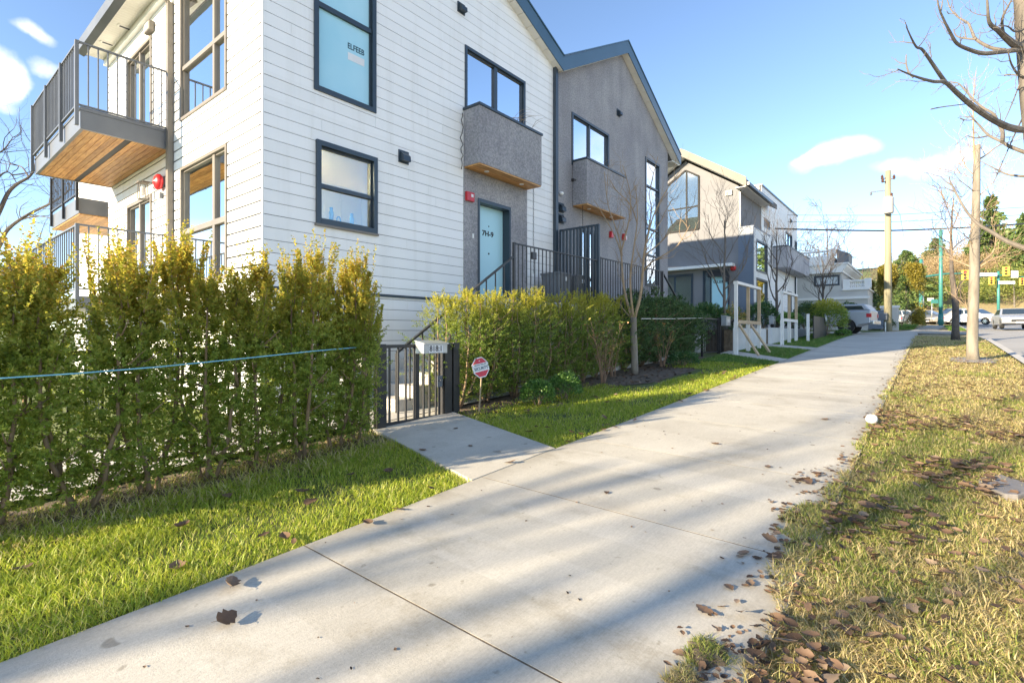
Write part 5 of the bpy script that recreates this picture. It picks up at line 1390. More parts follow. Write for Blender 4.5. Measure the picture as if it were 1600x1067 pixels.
def mound(name, label, rx, ry, rz, n, leafL, leafW, mat, loc, seed, cat='shrub', group=None, stem='yew_bark', zoff=.0, box=0.0, lumps=5, inner=.55, twig=True):
    """rounded bush: leaves spread through a lumpy volume on a few stems"""
    rng = np.random.default_rng(seed); rr = random.Random(seed)
    t = thing(name, label, cat, loc, 0, group)
    d = rng.normal(size=(n, 3)); d /= np.linalg.norm(d, axis=1, keepdims=True); d[:, 2] = np.where(d[:, 2] < -.35, -d[:, 2], d[:, 2])
    if box: d = np.sign(d) * np.abs(d) ** (1 - box); d /= np.maximum(np.abs(d).max(1, keepdims=True) * box + np.linalg.norm(d, axis=1, keepdims=True) * (1 - box), 1e-6)
    lump = np.zeros(n)
    for _ in range(lumps * 4):
        c = rng.normal(size=3); c /= np.linalg.norm(c); lump += .16 * np.exp(-((d - c) ** 2).sum(1) / .10) * rng.uniform(-.6, 1.2)
    r = (inner + (1 - inner) * rng.random(n) ** .5) * (1 + lump) * rng.uniform(.93, 1.07, n)
    P = d * r[:, None] * np.array([rx, ry, rz]); P[:, 2] += rz * .75 + zoff
    P[:, 2] = np.maximum(P[:, 2], .02)
    D = d + rng.normal(0, .7, (n, 3)) + np.array([0, 0, .35])
    v, f = leaf_arrays(P, D, leafL * rng.uniform(.7, 1.3, n), leafW * rng.uniform(.7, 1.3, n), rng)
    np_mesh('foliage', v, f, mat, t)
    mb = MB()
    for i in range(7):
        a = rr.uniform(0, 6.28); q = Vector((rx * .6 * math.cos(a), ry * .6 * math.sin(a), rz * rr.uniform(.7, 1.2)))
        mb.tube([(0.03 * math.cos(a), .03 * math.sin(a), -.02), q * .5 + Vector((0, 0, .02)), q], [.014, .010, .004], 5)
    mb.build('stem', stem, t, local=True)
    return t

# first hedge: nine yews standing apart before the fence
yv = []
hedge = [(-.05, 5.22, 0, 0), (.52, 5.28, 1, 1), (1.02, 5.20, 2, 2), (1.48, 5.27, 3, .4), (1.95, 5.22, 0, 2.2), (2.40, 5.26, 1, 3.6), (2.84, 5.22, 2, 4.4), (3.28, 5.28, 3, 5.3), (3.56, 5.25, 0, 1.4)]
where = ['leftmost, cut by the photo edge', 'second from the left', 'third from the left', 'fourth from the left', 'middle one, below the red bell', 'sixth from the left', 'third before the gate', 'second before the gate', 'last one, touching the black gate post']
for i, (x, y, k, rot) in enumerate(hedge):
    lb = 'yellow tipped yew in the front hedge row, ' + where[i]
    loc = (x, y, ground(x, y) - .05)
    if i < 4:
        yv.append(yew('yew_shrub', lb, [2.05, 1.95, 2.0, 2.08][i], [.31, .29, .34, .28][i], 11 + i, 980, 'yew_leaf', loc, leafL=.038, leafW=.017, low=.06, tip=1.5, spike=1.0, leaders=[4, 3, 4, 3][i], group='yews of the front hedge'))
    else:
        dup(yv[k], loc, rot, lb, ([1.0, 1.0, 1.0, .95, .78][i - 4],) * 2 + ([1.0, .99, 1.03, .98, .95][i - 4],))
# second hedge: bushier yews beyond the gate
yb_ = []
for i, x in enumerate((5.72, 6.42, 7.12, 7.85, 8.6, 9.35, 10.1, 10.85)):
    lb = 'bushy yew of the hedge past the red sign, ' + ['first, beside the gate', 'second, behind the red sign', 'third one from the gate', 'fourth one from the gate', 'fifth, behind the low box bush', 'sixth, left of the rose canes', 'seventh, behind the rose canes', 'last, behind the pale bare tree'][i]
    loc = (x, 5.78 + .06 * math.sin(i * 2.3) + (.12 if i == 7 else 0), ground(x, 5.7) - .05)
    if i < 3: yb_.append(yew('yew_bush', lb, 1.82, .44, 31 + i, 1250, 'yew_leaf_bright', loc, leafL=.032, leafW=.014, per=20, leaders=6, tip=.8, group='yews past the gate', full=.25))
    else: dup(yb_[i % 3], loc, i * 1.3, lb, (1, 1, [1, 1.03, .98, 1.02, 1.0, .97, 1.02, 1][i]))
cb_ = []
for i, x in enumerate((11.75, 12.7, 13.7, 14.7, 15.6)):
    lb = 'dark green cedar bush in the shaded hedge, ' + ['first, right of the bare tree', 'second one', 'third, the middle one', 'fourth one', 'last, beside the far picket gate'][i]
    loc = (x, 5.98, ground(x, 5.7) - .05)
    if i < 2: cb_.append(yew('cedar_bush', lb, 1.95, .58, 51 + i, 1300, 'cedar_leaf', loc, leafL=.055, leafW=.022, per=18, leaders=7, tip=.4, group='dark cedar hedge', full=.3))
    else: dup(cb_[i % 2], loc, i * 1.7, lb, (1, 1, [1, 1, 1.02, .95, .88][i]))
# low box bushes at the lawn
for i, (bx0, by0, s) in enumerate(((6.62, 4.86, .29), (7.36, 4.84, .31))):
    mound('box_bush', ['low bright green box bush nearer the red sign', 'low bright green box bush nearer the rose canes'][i], s, s * .9, s * .8, 2600, .036, .022, 'box_leaf', (bx0, by0, ground(bx0, by0) - .03), 70 + i, group='low box bushes')
mound('ground_bush', 'low grey green plants at the foot of the dark hedge, right of the bare tree', .55, .35, .2, 1500, .06, .03, 'broad_leaf', (13.2, 5.0, ground(13.2, 5.0) - .03), 75)
# rose canes with their last leaves
def roses(label, x, y, n, H, seed):
    rng = np.random.default_rng(seed); rr = random.Random(seed)
    t = thing('rose_bush', label, 'shrub', (x, y, ground(x, y)), 0, 'leggy rose bushes'); mb = MB(); P = []; D = []
    for i in range(n):
        a = rr.uniform(0, 6.28); s = rr.uniform(.15, .75); h = H * rr.uniform(.55, 1)
        pts = [Vector((.05 * math.cos(a) + s * math.cos(a) * u ** 1.3, .04 * math.sin(a) + s * .7 * math.sin(a) * u ** 1.3, h * u)) + Vector((rr.uniform(-.02, .02), rr.uniform(-.02, .02), 0)) for u in [k / 7 for k in range(8)]]
        mb.tube(pts, [.008 * (1 - .7 * k / 7) for k in range(8)], 5)
        for k in range(rr.randint(1, 3)):
            j = rr.randint(3, 6); q = pts[j] + Vector((rr.uniform(-.2, .2), rr.uniform(-.2, .2), rr.uniform(.1, .3))); mb.tube([pts[j], q], [.006, .003], 4)
            for _ in range(rr.randint(3, 8)): P.append(tuple(pts[j].lerp(q, rr.uniform(.4, 1)) + Vector((rr.uniform(-.04, .04), rr.uniform(-.04, .04), rr.uniform(-.03, .03))))); D.append((rr.uniform(-1, 1), rr.uniform(-1, 1), rr.uniform(-.5, .6)))
        for _ in range(rr.randint(0, 7)): P.append(tuple(pts[-1] + Vector((rr.uniform(-.06, .06), rr.uniform(-.06, .06), rr.uniform(-.08, .03))))); D.append((rr.uniform(-1, 1), rr.uniform(-1, 1), rr.uniform(-.4, .6)))
    mb.build('cane', 'twig_red', t, local=True)
    v, f = leaf_arrays(np.array(P), np.array(D), .06 * rng.uniform(.7, 1.3, len(P)), .04, rng); np_mesh('foliage', v, f, 'rose_leaf', t)
roses('leggy rose bush with yellowed leaves left of the pale bare tree', 9.2, 5.12, 13, 1.45, 81)
roses('rose canes with curled leaves between the leggy rose bush and the pale bare tree', 10.15, 5.4, 8, 1.35, 83)
roses('rose canes with curled leaves right of the pale bare tree', 12.6, 5.3, 12, 1.25, 82)

# ------------------------------------------------------------------ bare trees
def grow(mb, p, d, L, r, lvl, rr, up=.10, kids=(3, 5), wob=.16, spread=.75, shrink=.62, sides=(8, 6, 5, 4, 3), rmin=.0022):
    n = 6; pts = [p.copy()]; rad = [r]
    for k in range(n):
        d = (d + Vector((rr.gauss(0, wob), rr.gauss(0, wob), rr.gauss(0, wob * .7) + up))).normalized()
        p = p + d * (L / n); pts.append(p.copy()); rad.append(max(r * (1 - .62 * (k + 1) / n), rmin * .8))
    mb.tube(pts, rad, sides[min(4 - lvl if lvl <= 4 else 0, 4)] if lvl >= 0 else 3, cap=True)
    if lvl <= 0: return pts
    m = rr.randint(*kids)
    for i in range(m):
        t = .25 + .75 * (i + rr.random()) / m; t = min(t, .98); j = min(int(t * n), n - 1); q = pts[j].lerp(pts[j + 1], t * n - j)
        ax = (pts[j + 1] - pts[j]).normalized(); side = ax.orthogonal().normalized(); side.rotate(Matrix.Rotation(rr.uniform(0, 6.28), 3, ax))
        nd = (ax * rr.uniform(.55, .9) + side * spread * rr.uniform(.7, 1.2)).normalized()
        grow(mb, q, nd, L * shrink * rr.uniform(.75, 1.2), max(rad[j] * .55, rmin), lvl - 1, rr, up, kids, wob, spread, shrink, sides, rmin)
    return pts
def bare_tree(name, label, loc, H, r, seed, lvl=3, trunk=.35, mat='bark_grey', twig=None, group=None, spread=.75, up=.10, kids=(3, 5), limbs=6, lean=(0, 0), cat='tree', limbL=.5, rmin=.0022):
    rr = random.Random(seed); t = thing(name, label, cat, loc, 0, group)
    mb = MB(); n = 8; pts = []
    for k in range(n + 1):
        u = k / n; pts.append(Vector((lean[0] * u + rr.gauss(0, .012) * H * u * .5, lean[1] * u + rr.gauss(0, .012) * H * u * .5, H * u - (.1 if k == 0 else 0))))
    rad = [r * (1.25 if k == 0 else 1) * (1 - .88 * (k / n)) + .004 for k in range(n + 1)]
    mb.tube(pts, rad, 10); mb.build('trunk', mat, t, local=True, smooth=True)
    mb = MB()
    for i in range(limbs):
        u = trunk + (1 - trunk) * (i + rr.random() * .6) / limbs; j = min(int(u * n), n - 1); q = pts[j].lerp(pts[j + 1], u * n - j)
        a = i * 2.4 + rr.uniform(-.4, .4)
        d = Vector((math.cos(a) * spread * 1.2, math.sin(a) * spread * 1.2, .75 + .6 * u)).normalized()
        grow(mb, q, d, H * limbL * (1.15 - .75 * u) * rr.uniform(.8, 1.2), rad[j] * .55, lvl, rr, up, kids, spread=spread, rmin=rmin)
    mb.build('branches', twig or mat, t, local=True)
    return t

# pale many-stemmed small tree before the grey house, stems set out as they stand
TZ = 12.0
b0 = at_depth(992, 578, TZ); b0.z = ground(b0.x, b0.y)
pt = thing('bare_shrub_tree', 'pale slender leafless tree with four rising stems before the grey stucco house', 'tree', tuple(b0))
rr = random.Random(5)
def limb(mb, pix, z0, dz, r0, r1, n=6, sides=7, twigs=0, rr=None, tl=(.2, .5), tr=.006, up=.12):
    pts = [at_depth(px, py, z0 + dz * i / max(1, len(pix) - 1)) for i, (px, py) in enumerate(pix)]
    sm = []
    for i in range(len(pts) - 1):              # Catmull-Rom
        p0, p1, p2, p3 = pts[max(i - 1, 0)], pts[i], pts[i + 1], pts[min(i + 2, len(pts) - 1)]
        for k in range(4):
            t = k / 4; sm.append(.5 * ((2 * p1) + (p2 - p0) * t + (2 * p0 - 5 * p1 + 4 * p2 - p3) * t * t + (3 * p1 - p0 - 3 * p2 + p3) * t ** 3))
    sm.append(pts[-1]); m = len(sm) - 1
    mb.tube(sm, [r0 + (r1 - r0) * (i / m) for i in range(m + 1)], sides)
    for _ in range(twigs):
        i = rr.randint(int(m * .25), m); q = sm[min(i, m)]; ax = (sm[min(i + 1, m)] - sm[max(i - 1, 0)]).normalized()
        s = ax.orthogonal(); s.rotate(Matrix.Rotation(rr.uniform(0, 6.28), 3, ax)); d = (ax * .7 + s * .8 + Vector((0, 0, .3))).normalized()
        grow(mb, q, d, rr.uniform(*tl), tr * rr.uniform(.7, 1.2), 1, rr, up, (2, 4), .2, .7, .55)
    return sm
mb = MB(); limb(mb, [(992, 582), (991, 550), (990, 520), (990, 496)], TZ, 0, .085, .07, sides=10)
for i, v in enumerate(mb.v[:10]): mb.v[i] = (v[0], v[1], b0.z - .08)
mb.build('trunk', 'bark_tan', pt, smooth=True)
mb = MB()
for pix, dz, r0, tw in (([(989, 500), (982, 480), (975, 450), (972, 420), (970, 395), (962, 372), (948, 345), (928, 312)], .5, .035, 5), ([(972, 400), (968, 375), (962, 355), (950, 320), (944, 268)], .3, .02, 5),
                        ([(970, 395), (978, 365), (985, 330), (983, 295), (973, 258)], -.4, .02, 7), ([(990, 498), (986, 465), (985, 430), (990, 390), (996, 340), (993, 290)], -.3, .032, 6),
                        ([(991, 498), (1000, 465), (1004, 430), (1006, 400), (1012, 370), (1022, 335), (1040, 300), (1066, 262)], -.5, .038, 10), ([(1004, 425), (1018, 410), (1040, 397), (1060, 382), (1078, 352)], -.7, .022, 5),
                        ([(1008, 385), (1014, 355), (1018, 325), (1015, 300), (1028, 245)], .4, .02, 8), ([(1006, 400), (1025, 385), (1045, 365), (1060, 345), (1085, 322)], .5, .02, 8),
                        ([(989, 500), (978, 488), (968, 475), (963, 468)], .3, .02, 1), ([(1010, 380), (1030, 350), (1040, 330), (1052, 310)], .9, .016, 6), ([(996, 350), (985, 320), (965, 300), (955, 285)], -.6, .014, 4)):
    limb(mb, pix, TZ, dz, r0, .006, twigs=int(tw * 1.5) + 1, rr=rr, tl=(.25, .7), tr=.007, up=.16)
mb.build('branches', 'twig_tan', pt, smooth=False)

# street tree right beside the camera's walk: trunk leans in from the right edge
nt_ = thing('street_tree', 'nearest leafless street tree at the right edge, dark branches reaching into the sky', 'tree', (8.25, -1.05, ground(8.25, -1.05)))
mb = MB(); zt0 = 5.75
pts = [Vector((8.25, -1.05, ground(8.25, -1) - .1)), Vector((8.24, -1.04, 1.2))] + [at_depth(px, py, zt0) for px, py in ((1640, 330), (1632, 230), (1622, 150), (1613, 60), (1604, -30), (1592, -160), (1588, -300), (1600, -480))]
mb.tube(pts, [.24, .185, .165, .16, .15, .135, .115, .09, .06, .03], 12); mb.build('trunk', 'bark_grey', nt_, smooth=True)
mb = MB(); rr = random.Random(9)
for pix, z0, dz, r0, tw in (([(1606, 76), (1585, 79), (1560, 82), (1537, 84), (1515, 78), (1495, 68), (1484, 50), (1474, 30), (1466, 8), (1462, -30)], 5.75, -.8, .030, 4),
                           ([(1571, 79), (1548, 75), (1525, 62), (1518, 48), (1512, 36), (1498, 28), (1485, 14), (1478, -8)], 5.7, .5, .020, 4), ([(1525, 62), (1505, 60), (1494, 56), (1490, 46)], 5.6, .3, .011, 1),
                           ([(1612, 70), (1590, 72), (1575, 62), (1560, 48), (1546, 36), (1543, 10), (1540, -40)], 5.75, -.5, .045, 5), ([(1568, 56), (1566, 30), (1578, 5), (1590, -20)], 5.6, -.3, .016, 5),
                           ([(1628, 198), (1600, 203), (1580, 200), (1563, 193), (1540, 180), (1516, 163), (1495, 145), (1477, 129), (1460, 128), (1440, 123), (1420, 116), (1402, 108)], 5.75, -1.2, .042, 4),
                           ([(1477, 129), (1465, 112), (1450, 90), (1440, 77), (1432, 74), (1424, 60), (1416, 42)], 5.1, -.5, .019, 3), ([(1427, 121), (1420, 114), (1416, 100), (1416, 86)], 4.8, .1, .010, 1),
                           ([(1630, 246), (1600, 238), (1575, 228), (1566, 222), (1545, 212), (1530, 196), (1521, 186), (1514, 174)], 5.8, .6, .026, 3), ([(1566, 222), (1566, 205), (1558, 190), (1552, 178), (1535, 168), (1520, 155), (1505, 138), (1496, 130), (1480, 128)], 5.8, .8, .022, 4),
                           ([(1500, 185), (1508, 188), (1519, 188)], 6.3, 0, .008, 1), ([(1454, 171), (1475, 167), (1508, 163)], 5.1, .1, .006, 0), ([(1545, 212), (1525, 216), (1512, 212)], 5.8, .6, .010, 2),
                           ([(1660, 420), (1610, 392), (1575, 378), (1548, 362), (1528, 350), (1510, 330), (1495, 304), (1485, 284), (1483, 276)], 5.9, .9, .032, 2), ([(1493, 300), (1482, 296), (1475, 292)], 6.7, .1, .010, 0), ([(1488, 290), (1478, 284), (1470, 276)], 6.7, .1, .010, 0),
                           ([(1640, 280), (1600, 276), (1575, 273), (1555, 264), (1531, 251)], 5.8, .5, .020, 1), ([(1598, 118), (1590, 140), (1578, 170), (1568, 192)], 5.8, .1, .008, 1), ([(1600, 180), (1588, 205), (1570, 245), (1555, 280)], 6.0, .3, .009, 0),
                           ([(1600, 122), (1590, 116), (1580, 100), (1575, 80)], 5.7, -.3, .016, 3), ([(1569, 118), (1582, 117), (1596, 119)], 5.7, -.1, .009, 1), ([(1612, 40), (1588, 50), (1575, 42), (1560, 40)], 5.7, -.4, .012, 3)):
    limb(mb, pix, z0, dz, r0, .0045, twigs=int(tw * 1.4) + 1, rr=rr, tl=(.08, .30), tr=.005, up=.10)
for i in range(5):                              # crown above the picture
    a = i * 1.4; grow(mb, Vector(pts[7]), Vector((math.cos(a), math.sin(a), 1)).normalized(), 2.2, .05, 2, rr, .08, (2, 4))
mb.build('branches', 'bark_grey', nt_, smooth=False)

# tan street tree with a sawn top, and the dark one behind it
tb = at_depth(1521, 563, 13.6); zz = ground(tb.x, tb.y)
tt = thing('street_tree', 'tan street tree with sawn off top standing in the sunlit verge', 'tree', (tb.x, tb.y, zz))
mb = MB(); P_ = [Vector((tb.x, tb.y, zz - .1))] + [at_depth(px, py, 13.6) for px, py in ((1519, 545), (1520, 500), (1522, 440), (1523, 380), (1525, 320), (1526, 270), (1527, 227))]
mb.tube(P_, [.155, .125, .118, .112, .105, .09, .078, .068], 14); mb.build('trunk', 'bark_tan', tt, smooth=True)
mb = MB(); rr = random.Random(21)
for pix, dz, r0, tw in (([(1524, 262), (1522, 240), (1521, 200), (1521, 150), (1525, 110)], 0, .03, 10), ([(1526, 415), (1540, 405), (1550, 396), (1556, 378), (1553, 350)], .3, .03, 3), ([(1527, 420), (1545, 408), (1565, 400), (1590, 392)], -.5, .025, 4),
                        ([(1519, 418), (1505, 412), (1490, 406), (1478, 402)], .4, .022, 3), ([(1528, 250), (1540, 243), (1560, 228), (1580, 222), (1602, 216)], .5, .026, 3), ([(1523, 300), (1510, 290), (1498, 280), (1490, 268)], -.3, .014, 4),
                        ([(1524, 275), (1510, 262), (1500, 240), (1495, 220)], .3, .014, 4), ([(1527, 310), (1540, 296), (1552, 285), (1560, 270), (1570, 255)], -.4, .016, 5), ([(1526, 340), (1545, 318), (1551, 300)], .4, .014, 4),
                        ([(1522, 355), (1505, 345), (1492, 330), (1480, 318), (1470, 300)], .2, .014, 6), ([(1522, 385), (1510, 370), (1497, 360), (1486, 352)], -.5, .013, 5), ([(1525, 278), (1512, 276), (1498, 270), (1482, 262)], .6, .012, 4),
                        ([(1526, 378), (1532, 370), (1540, 360), (1550, 352)], .4, .018, 3), ([(1519, 497), (1513, 488), (1508, 470)], .1, .012, 2)):
    limb(mb, pix, 13.6, dz, r0, .005, twigs=tw * 2 + 2, rr=rr, tl=(.3, .95), tr=.0065, up=.12)
mb.build('branches', 'twig_tan', tt)
db = at_depth(1493, 530, 21.5); zz = ground(db.x, db.y)
dt = thing('street_tree', 'dark thin street tree in the shaded strip, left of the tan trunk', 'tree', (db.x, db.y, zz))
mb = MB(); P_ = [Vector((db.x, db.y, zz - .1))] + [at_depth(px, py, 21.5) for px, py in ((1493, 515), (1493, 480), (1491, 455), (1487, 425), (1486, 395), (1486, 365), (1488, 330), (1490, 310))]
mb.tube(P_, [.17, .125, .115, .105, .075, .055, .045, .03, .015], 12); mb.build('trunk', 'bark_dark', dt, smooth=True)
mb = MB(); rr = random.Random(31)
for pix, dz, r0, tw in (([(1492, 462), (1497, 450), (1503, 440), (1508, 436)], .3, .035, 3), ([(1494, 475), (1500, 466), (1501, 452), (1499, 440)], -.3, .03, 3), ([(1487, 425), (1484, 420)], 0, .04, 0),
                        ([(1486, 400), (1478, 390), (1470, 385), (1455, 378)], .4, .025, 6), ([(1486, 392), (1498, 380), (1510, 372)], -.3, .025, 6), ([(1486, 370), (1478, 350), (1472, 340), (1468, 325)], .5, .022, 7),
                        ([(1486, 360), (1495, 340), (1500, 325), (1502, 305)], .3, .02, 7), ([(1487, 345), (1480, 325), (1474, 310), (1470, 292)], -.4, .018, 6), ([(1486, 380), (1470, 372), (1458, 355)], -.6, .018, 5)):
    limb(mb, pix, 21.5, dz, r0, .008, twigs=int(tw * 1.8) + 1, rr=rr, tl=(.5, 1.4), tr=.010, up=.10)
mb.build('branches', 'bark_dark', dt)

# leafless tree behind the left end of the house
lt = thing('bare_tree', 'leafless tree at the left edge, dark crooked limbs behind the balconies', 'tree', (.3, 24.5, ground(0, 8)))
LZ = 16.5; mb = MB(); rr = random.Random(44)
mb.tube([Vector((.3, 24.5, ground(0, 8) - .1)), at_depth(-60, 560, LZ), at_depth(-40, 470, LZ), at_depth(-45, 390, LZ), at_depth(-30, 300, LZ), at_depth(-40, 180, LZ)], [.3, .24, .2, .16, .12, .05], 10); mb.build('trunk', 'bark_dark', lt, smooth=True)
mb = MB()
for pix, dz, r0, tw in (([(-42, 420), (-20, 370), (0, 328), (13, 301), (28, 287), (45, 277), (54, 263), (56, 240), (50, 225)], .8, .085, 14), ([(-40, 450), (-15, 410), (0, 382), (13, 358), (45, 335), (85, 315), (108, 297), (107, 284)], -.8, .085, 18),
                        ([(-40, 460), (-15, 410), (0, 398), (45, 393), (75, 378)], .5, .05, 10), ([(-36, 350), (-15, 300), (0, 275), (15, 270), (28, 290)], 1.0, .05, 10), ([(13, 358), (30, 345), (60, 338), (95, 345)], -1.0, .03, 6),
                        ([(45, 277), (35, 262), (22, 258), (3, 256)], .8, .025, 5), ([(-40, 300), (-20, 250), (5, 235), (20, 215)], .6, .05, 10)):
    limb(mb, pix, LZ, dz, r0, .009, twigs=tw, rr=rr, tl=(.5, 1.4), tr=.013, up=.08)
mb.build('branches', 'bark_dark', lt)

# small leafless trees before the courtyard house and the wing
def spot(px, Y): rx, ry = ray(px); z = Y / ry; return rx * z, Y, ground(rx * z, Y)
bare_tree('bare_tree', 'small grey leafless tree before the courtyard house door', spot(1132, 5.75), 4.6, .07, 61, lvl=2, trunk=.28, limbs=10, mat='bark_grey', spread=.62, up=.14, limbL=.52, rmin=.005, group='young leafless trees in front gardens')
bare_tree('bare_tree', 'small dark leafless tree left of the second wooden frame', spot(1214, 5.6), 5.0, .08, 62, lvl=2, trunk=.25, limbs=10, mat='bark_dark', spread=.6, up=.15, limbL=.5, rmin=.006, group='young leafless trees in front gardens')
bare_tree('bare_tree', 'small leafless tree rising from the round bush before the villa', spot(1286, 4.4), 3.9, .08, 63, lvl=2, trunk=.2, limbs=9, mat='bark_dark', spread=.6, up=.13, limbL=.55, rmin=.008, group='young leafless trees in front gardens')
# bare trees behind the villa
vt = bare_tree('bare_tree', 'tall leafless tree behind the villa roof, right of its balustrade', (62, 8.3, ground(62, 5)), 10.5, .2, 64, lvl=3, trunk=.22, limbs=10, kids=(3, 4), rmin=.016, mat='bark_dark', spread=.85, up=.02, group='leafless trees behind the villa')
for lb, x, y, s, r in (('leafless tree behind the left end of the villa balustrade', 66, 13.5, .98, 1), ('lower leafless tree behind the villa terrace', 84, 7.2, .8, 2), ('leafless tree behind the middle of the villa balustrade', 72, 11.5, .95, 4)):
    dup(vt, (x, y, ground(x, 5)), r, lb, s)

# trees standing on the left, outside the photo: their shadows stripe the sidewalk
sh = bare_tree('bare_tree', 'tall leafless park tree outside the photo on the left', (-21, 9.7, ground(-21, 8)), 12.0, .27, 65, lvl=1, trunk=.42, limbs=7, mat='bark_grey', spread=.42, kids=(1, 2), group='park trees outside the photo')
SHADOW_TREES = [(-27.5, 13.6, 1.05, 1.0)]
for x, y, s, r in SHADOW_TREES: dup(sh, (x, y, ground(x, 8)), r, None, s)

# ------------------------------------------------------------------ shrubs of the far front gardens
mound('rhododendron', 'broad leaved rhododendron behind the far picket gate', 1.1, .8, .9, 2600, .14, .05, 'broad_leaf', (*spot(1105, 6.3)[:2], spot(1105, 6.3)[2]), 91)
mound('rhododendron', 'dark round evergreen bush behind the white planter wall', 1.3, .7, .75, 2400, .12, .05, 'broad_leaf', (*spot(1190, 6.2)[:2], spot(1190, 6.2)[2] + .3), 92)
mound('red_shrub', 'dull reddish shrub between the picket gate and the first wooden frame', .6, .5, .7, 900, .09, .05, 'rose_leaf', (*spot(1146, 6.0)[:2], spot(1146, 6.0)[2] + .2), 93)
mound('ivy', 'ivy spilling over the white planter wall by the second wooden frame', 2.2, .35, .30, 2200, .10, .07, 'box_leaf', (*spot(1236, 5.0)[:2], spot(1236, 5.0)[2] + .60), 94)
mound('round_bush', 'round olive bush beside the parked pickup truck', 1.15, .95, 1.0, 3600, .11, .05, 'yew_leaf_bright', (30.25, 4.1, ground(30.2, 4.1)), 95)
mound('round_bush', 'dark bush between the dark panel gate and the second wooden frame', .9, .7, .95, 2200, .10, .045, 'cedar_leaf', (30.2, 4.95, ground(30, 5)), 96)
mound('low_plants', 'low yellow green plants in front of the round olive bush', 1.0, .3, .16, 900, .09, .05, 'box_leaf', (30.6, 3.42, ground(30.6, 3.4)), 97)
mound('low_plants', 'small leafy plants at the foot of the golden cedar hedge', .8, .5, .42, 900, .16, .08, 'broad_leaf', (44.0, 2.3, ground(44, 2.3)), 98)
mound('roof_plant', 'small evergreen behind the pickup truck canopy', .5, .5, .55, 600, .12, .06, 'cedar_leaf', (41.5, 4.3, ground(41, 4) + .9), 99)
mound('ivy_bank', 'dark evergreen mass behind the driveway gate', 1.3, 1.2, 1.7, 2600, .2, .09, 'cedar_leaf', (47.5, 4.2, ground(46, 4)), 100)
mound('golden_shrub', 'sunlit golden bushes above the dark evergreen mass', 1.6, 1.5, 1.5, 2400, .22, .1, 'wood_leaf', (57.5, 6.0, ground(57, 5) + 1.2), 101)
# tall clipped golden cedar hedge
gx_ = mound('cedar_hedge', 'tall clipped golden cedar hedge, its sunlit top above the shadow line', 4.0, 1.35, 2.6, 42000, .15, .06, 'gold_cedar_leaf', (49.6, 1.75, ground(49, 2) + .15), 102, cat='hedge', box=.72, lumps=4, inner=.8)
mound('cedar_hedge', 'lower left shoulder of the clipped cedar hedge beside the utility pole', 1.0, .7, 1.95, 9000, .14, .055, 'gold_cedar_leaf', (48.2, 3.3, ground(48, 3) + .2), 103, cat='hedge', box=.6, lumps=3, inner=.8)

# ------------------------------------------------------------------ far trees
def conifer(name, label, loc, H, Rb, seed, group=None, mat='fir_leaf', n=12600):
    rng = np.random.default_rng(seed); t = thing(name, label, 'tree', loc, 0, group)
    mb = MB(); mb.tube([(0, 0, -.5), (0, 0, H * .6), (0, 0, H)], [H * .018, H * .009, .03], 8); mb.build('trunk', 'bark_dark', t, local=True)
    nb = 180; u = .06 + .93 * np.sort(rng.random(nb)); a = rng.uniform(0, 6.28, nb); r = Rb * (1 - u) ** 1.05 * rng.uniform(.5, 1.15, nb) + .25
    k = n // nb; tt_ = rng.random((nb, k)) ** .7
    P = np.stack([np.cos(a)[:, None] * r[:, None] * tt_, np.sin(a)[:, None] * r[:, None] * tt_, (u * H)[:, None] - tt_ * r[:, None] * (.05 + .45 * (1 - u)[:, None]) * 1.0 + tt_ ** 2 * r[:, None] * .2], -1)
    P += rng.normal(0, .12, P.shape) * np.array([1, 1, .5])
    D = np.stack([np.broadcast_to(np.cos(a)[:, None], P.shape[:2]), np.broadcast_to(np.sin(a)[:, None], P.shape[:2]), np.full(P.shape[:2], -.55)], -1) + rng.normal(0, .5, P.shape)
    v, f = leaf_arrays(P.reshape(-1, 3), D.reshape(-1, 3), H * .042 * rng.uniform(.6, 1.3, nb * k), H * .017, rng); np_mesh('crown', v, f, mat, t)
    return t
def far(px, z, dz=0): p = at_depth(px, HOR, z); return (p.x, p.y, terrain(p.x, p.y) + dz)
def hz(px, py, z): p = at_depth(px, py, z); return p.z - terrain(p.x, p.y)
cf = conifer('fir_tree', 'tallest fir on the skyline, right behind the tan street tree', far(1549, 100), hz(1549, 306, 100), 5.8, 201, 'firs on the skyline')
h0 = hz(1549, 306, 100)
cf2 = conifer('fir_tree', 'fir on the skyline left of the tall teal pole', far(1463, 112), hz(1463, 372, 112), 7.5, 202, 'firs on the skyline')
h2_ = hz(1463, 372, 112)
dup(cf, far(1600, 95), 2, 'dense fir at the right edge of the photo, behind the low branch', hz(1600, 333, 95) / h0)
dup(cf2, far(1416, 84), 1, 'small pointed fir directly behind the golden cedar hedge', hz(1416, 391, 84) / h2_)
dup(cf, far(1578, 112), 4, 'fir half hidden between the two right hand firs', hz(1578, 362, 112) / h0)
dup(cf2, far(1622, 88), 5, 'tall fir cut by the right edge of the photo', hz(1622, 318, 88) / h2_)
dup(cf, far(1515, 125), 6, 'distant fir left of the tan trunk', hz(1515, 380, 125) / h0)
dup(cf2, far(1448, 125), 3, 'low fir left of the signal arm', hz(1448, 392, 125) / h2_)
dup(cf2, far(1537, 84), 3, 'narrow green conifer beside the tan trunk, at traffic light height', (.3, .3, hz(1537, 438, 84) / h2_))
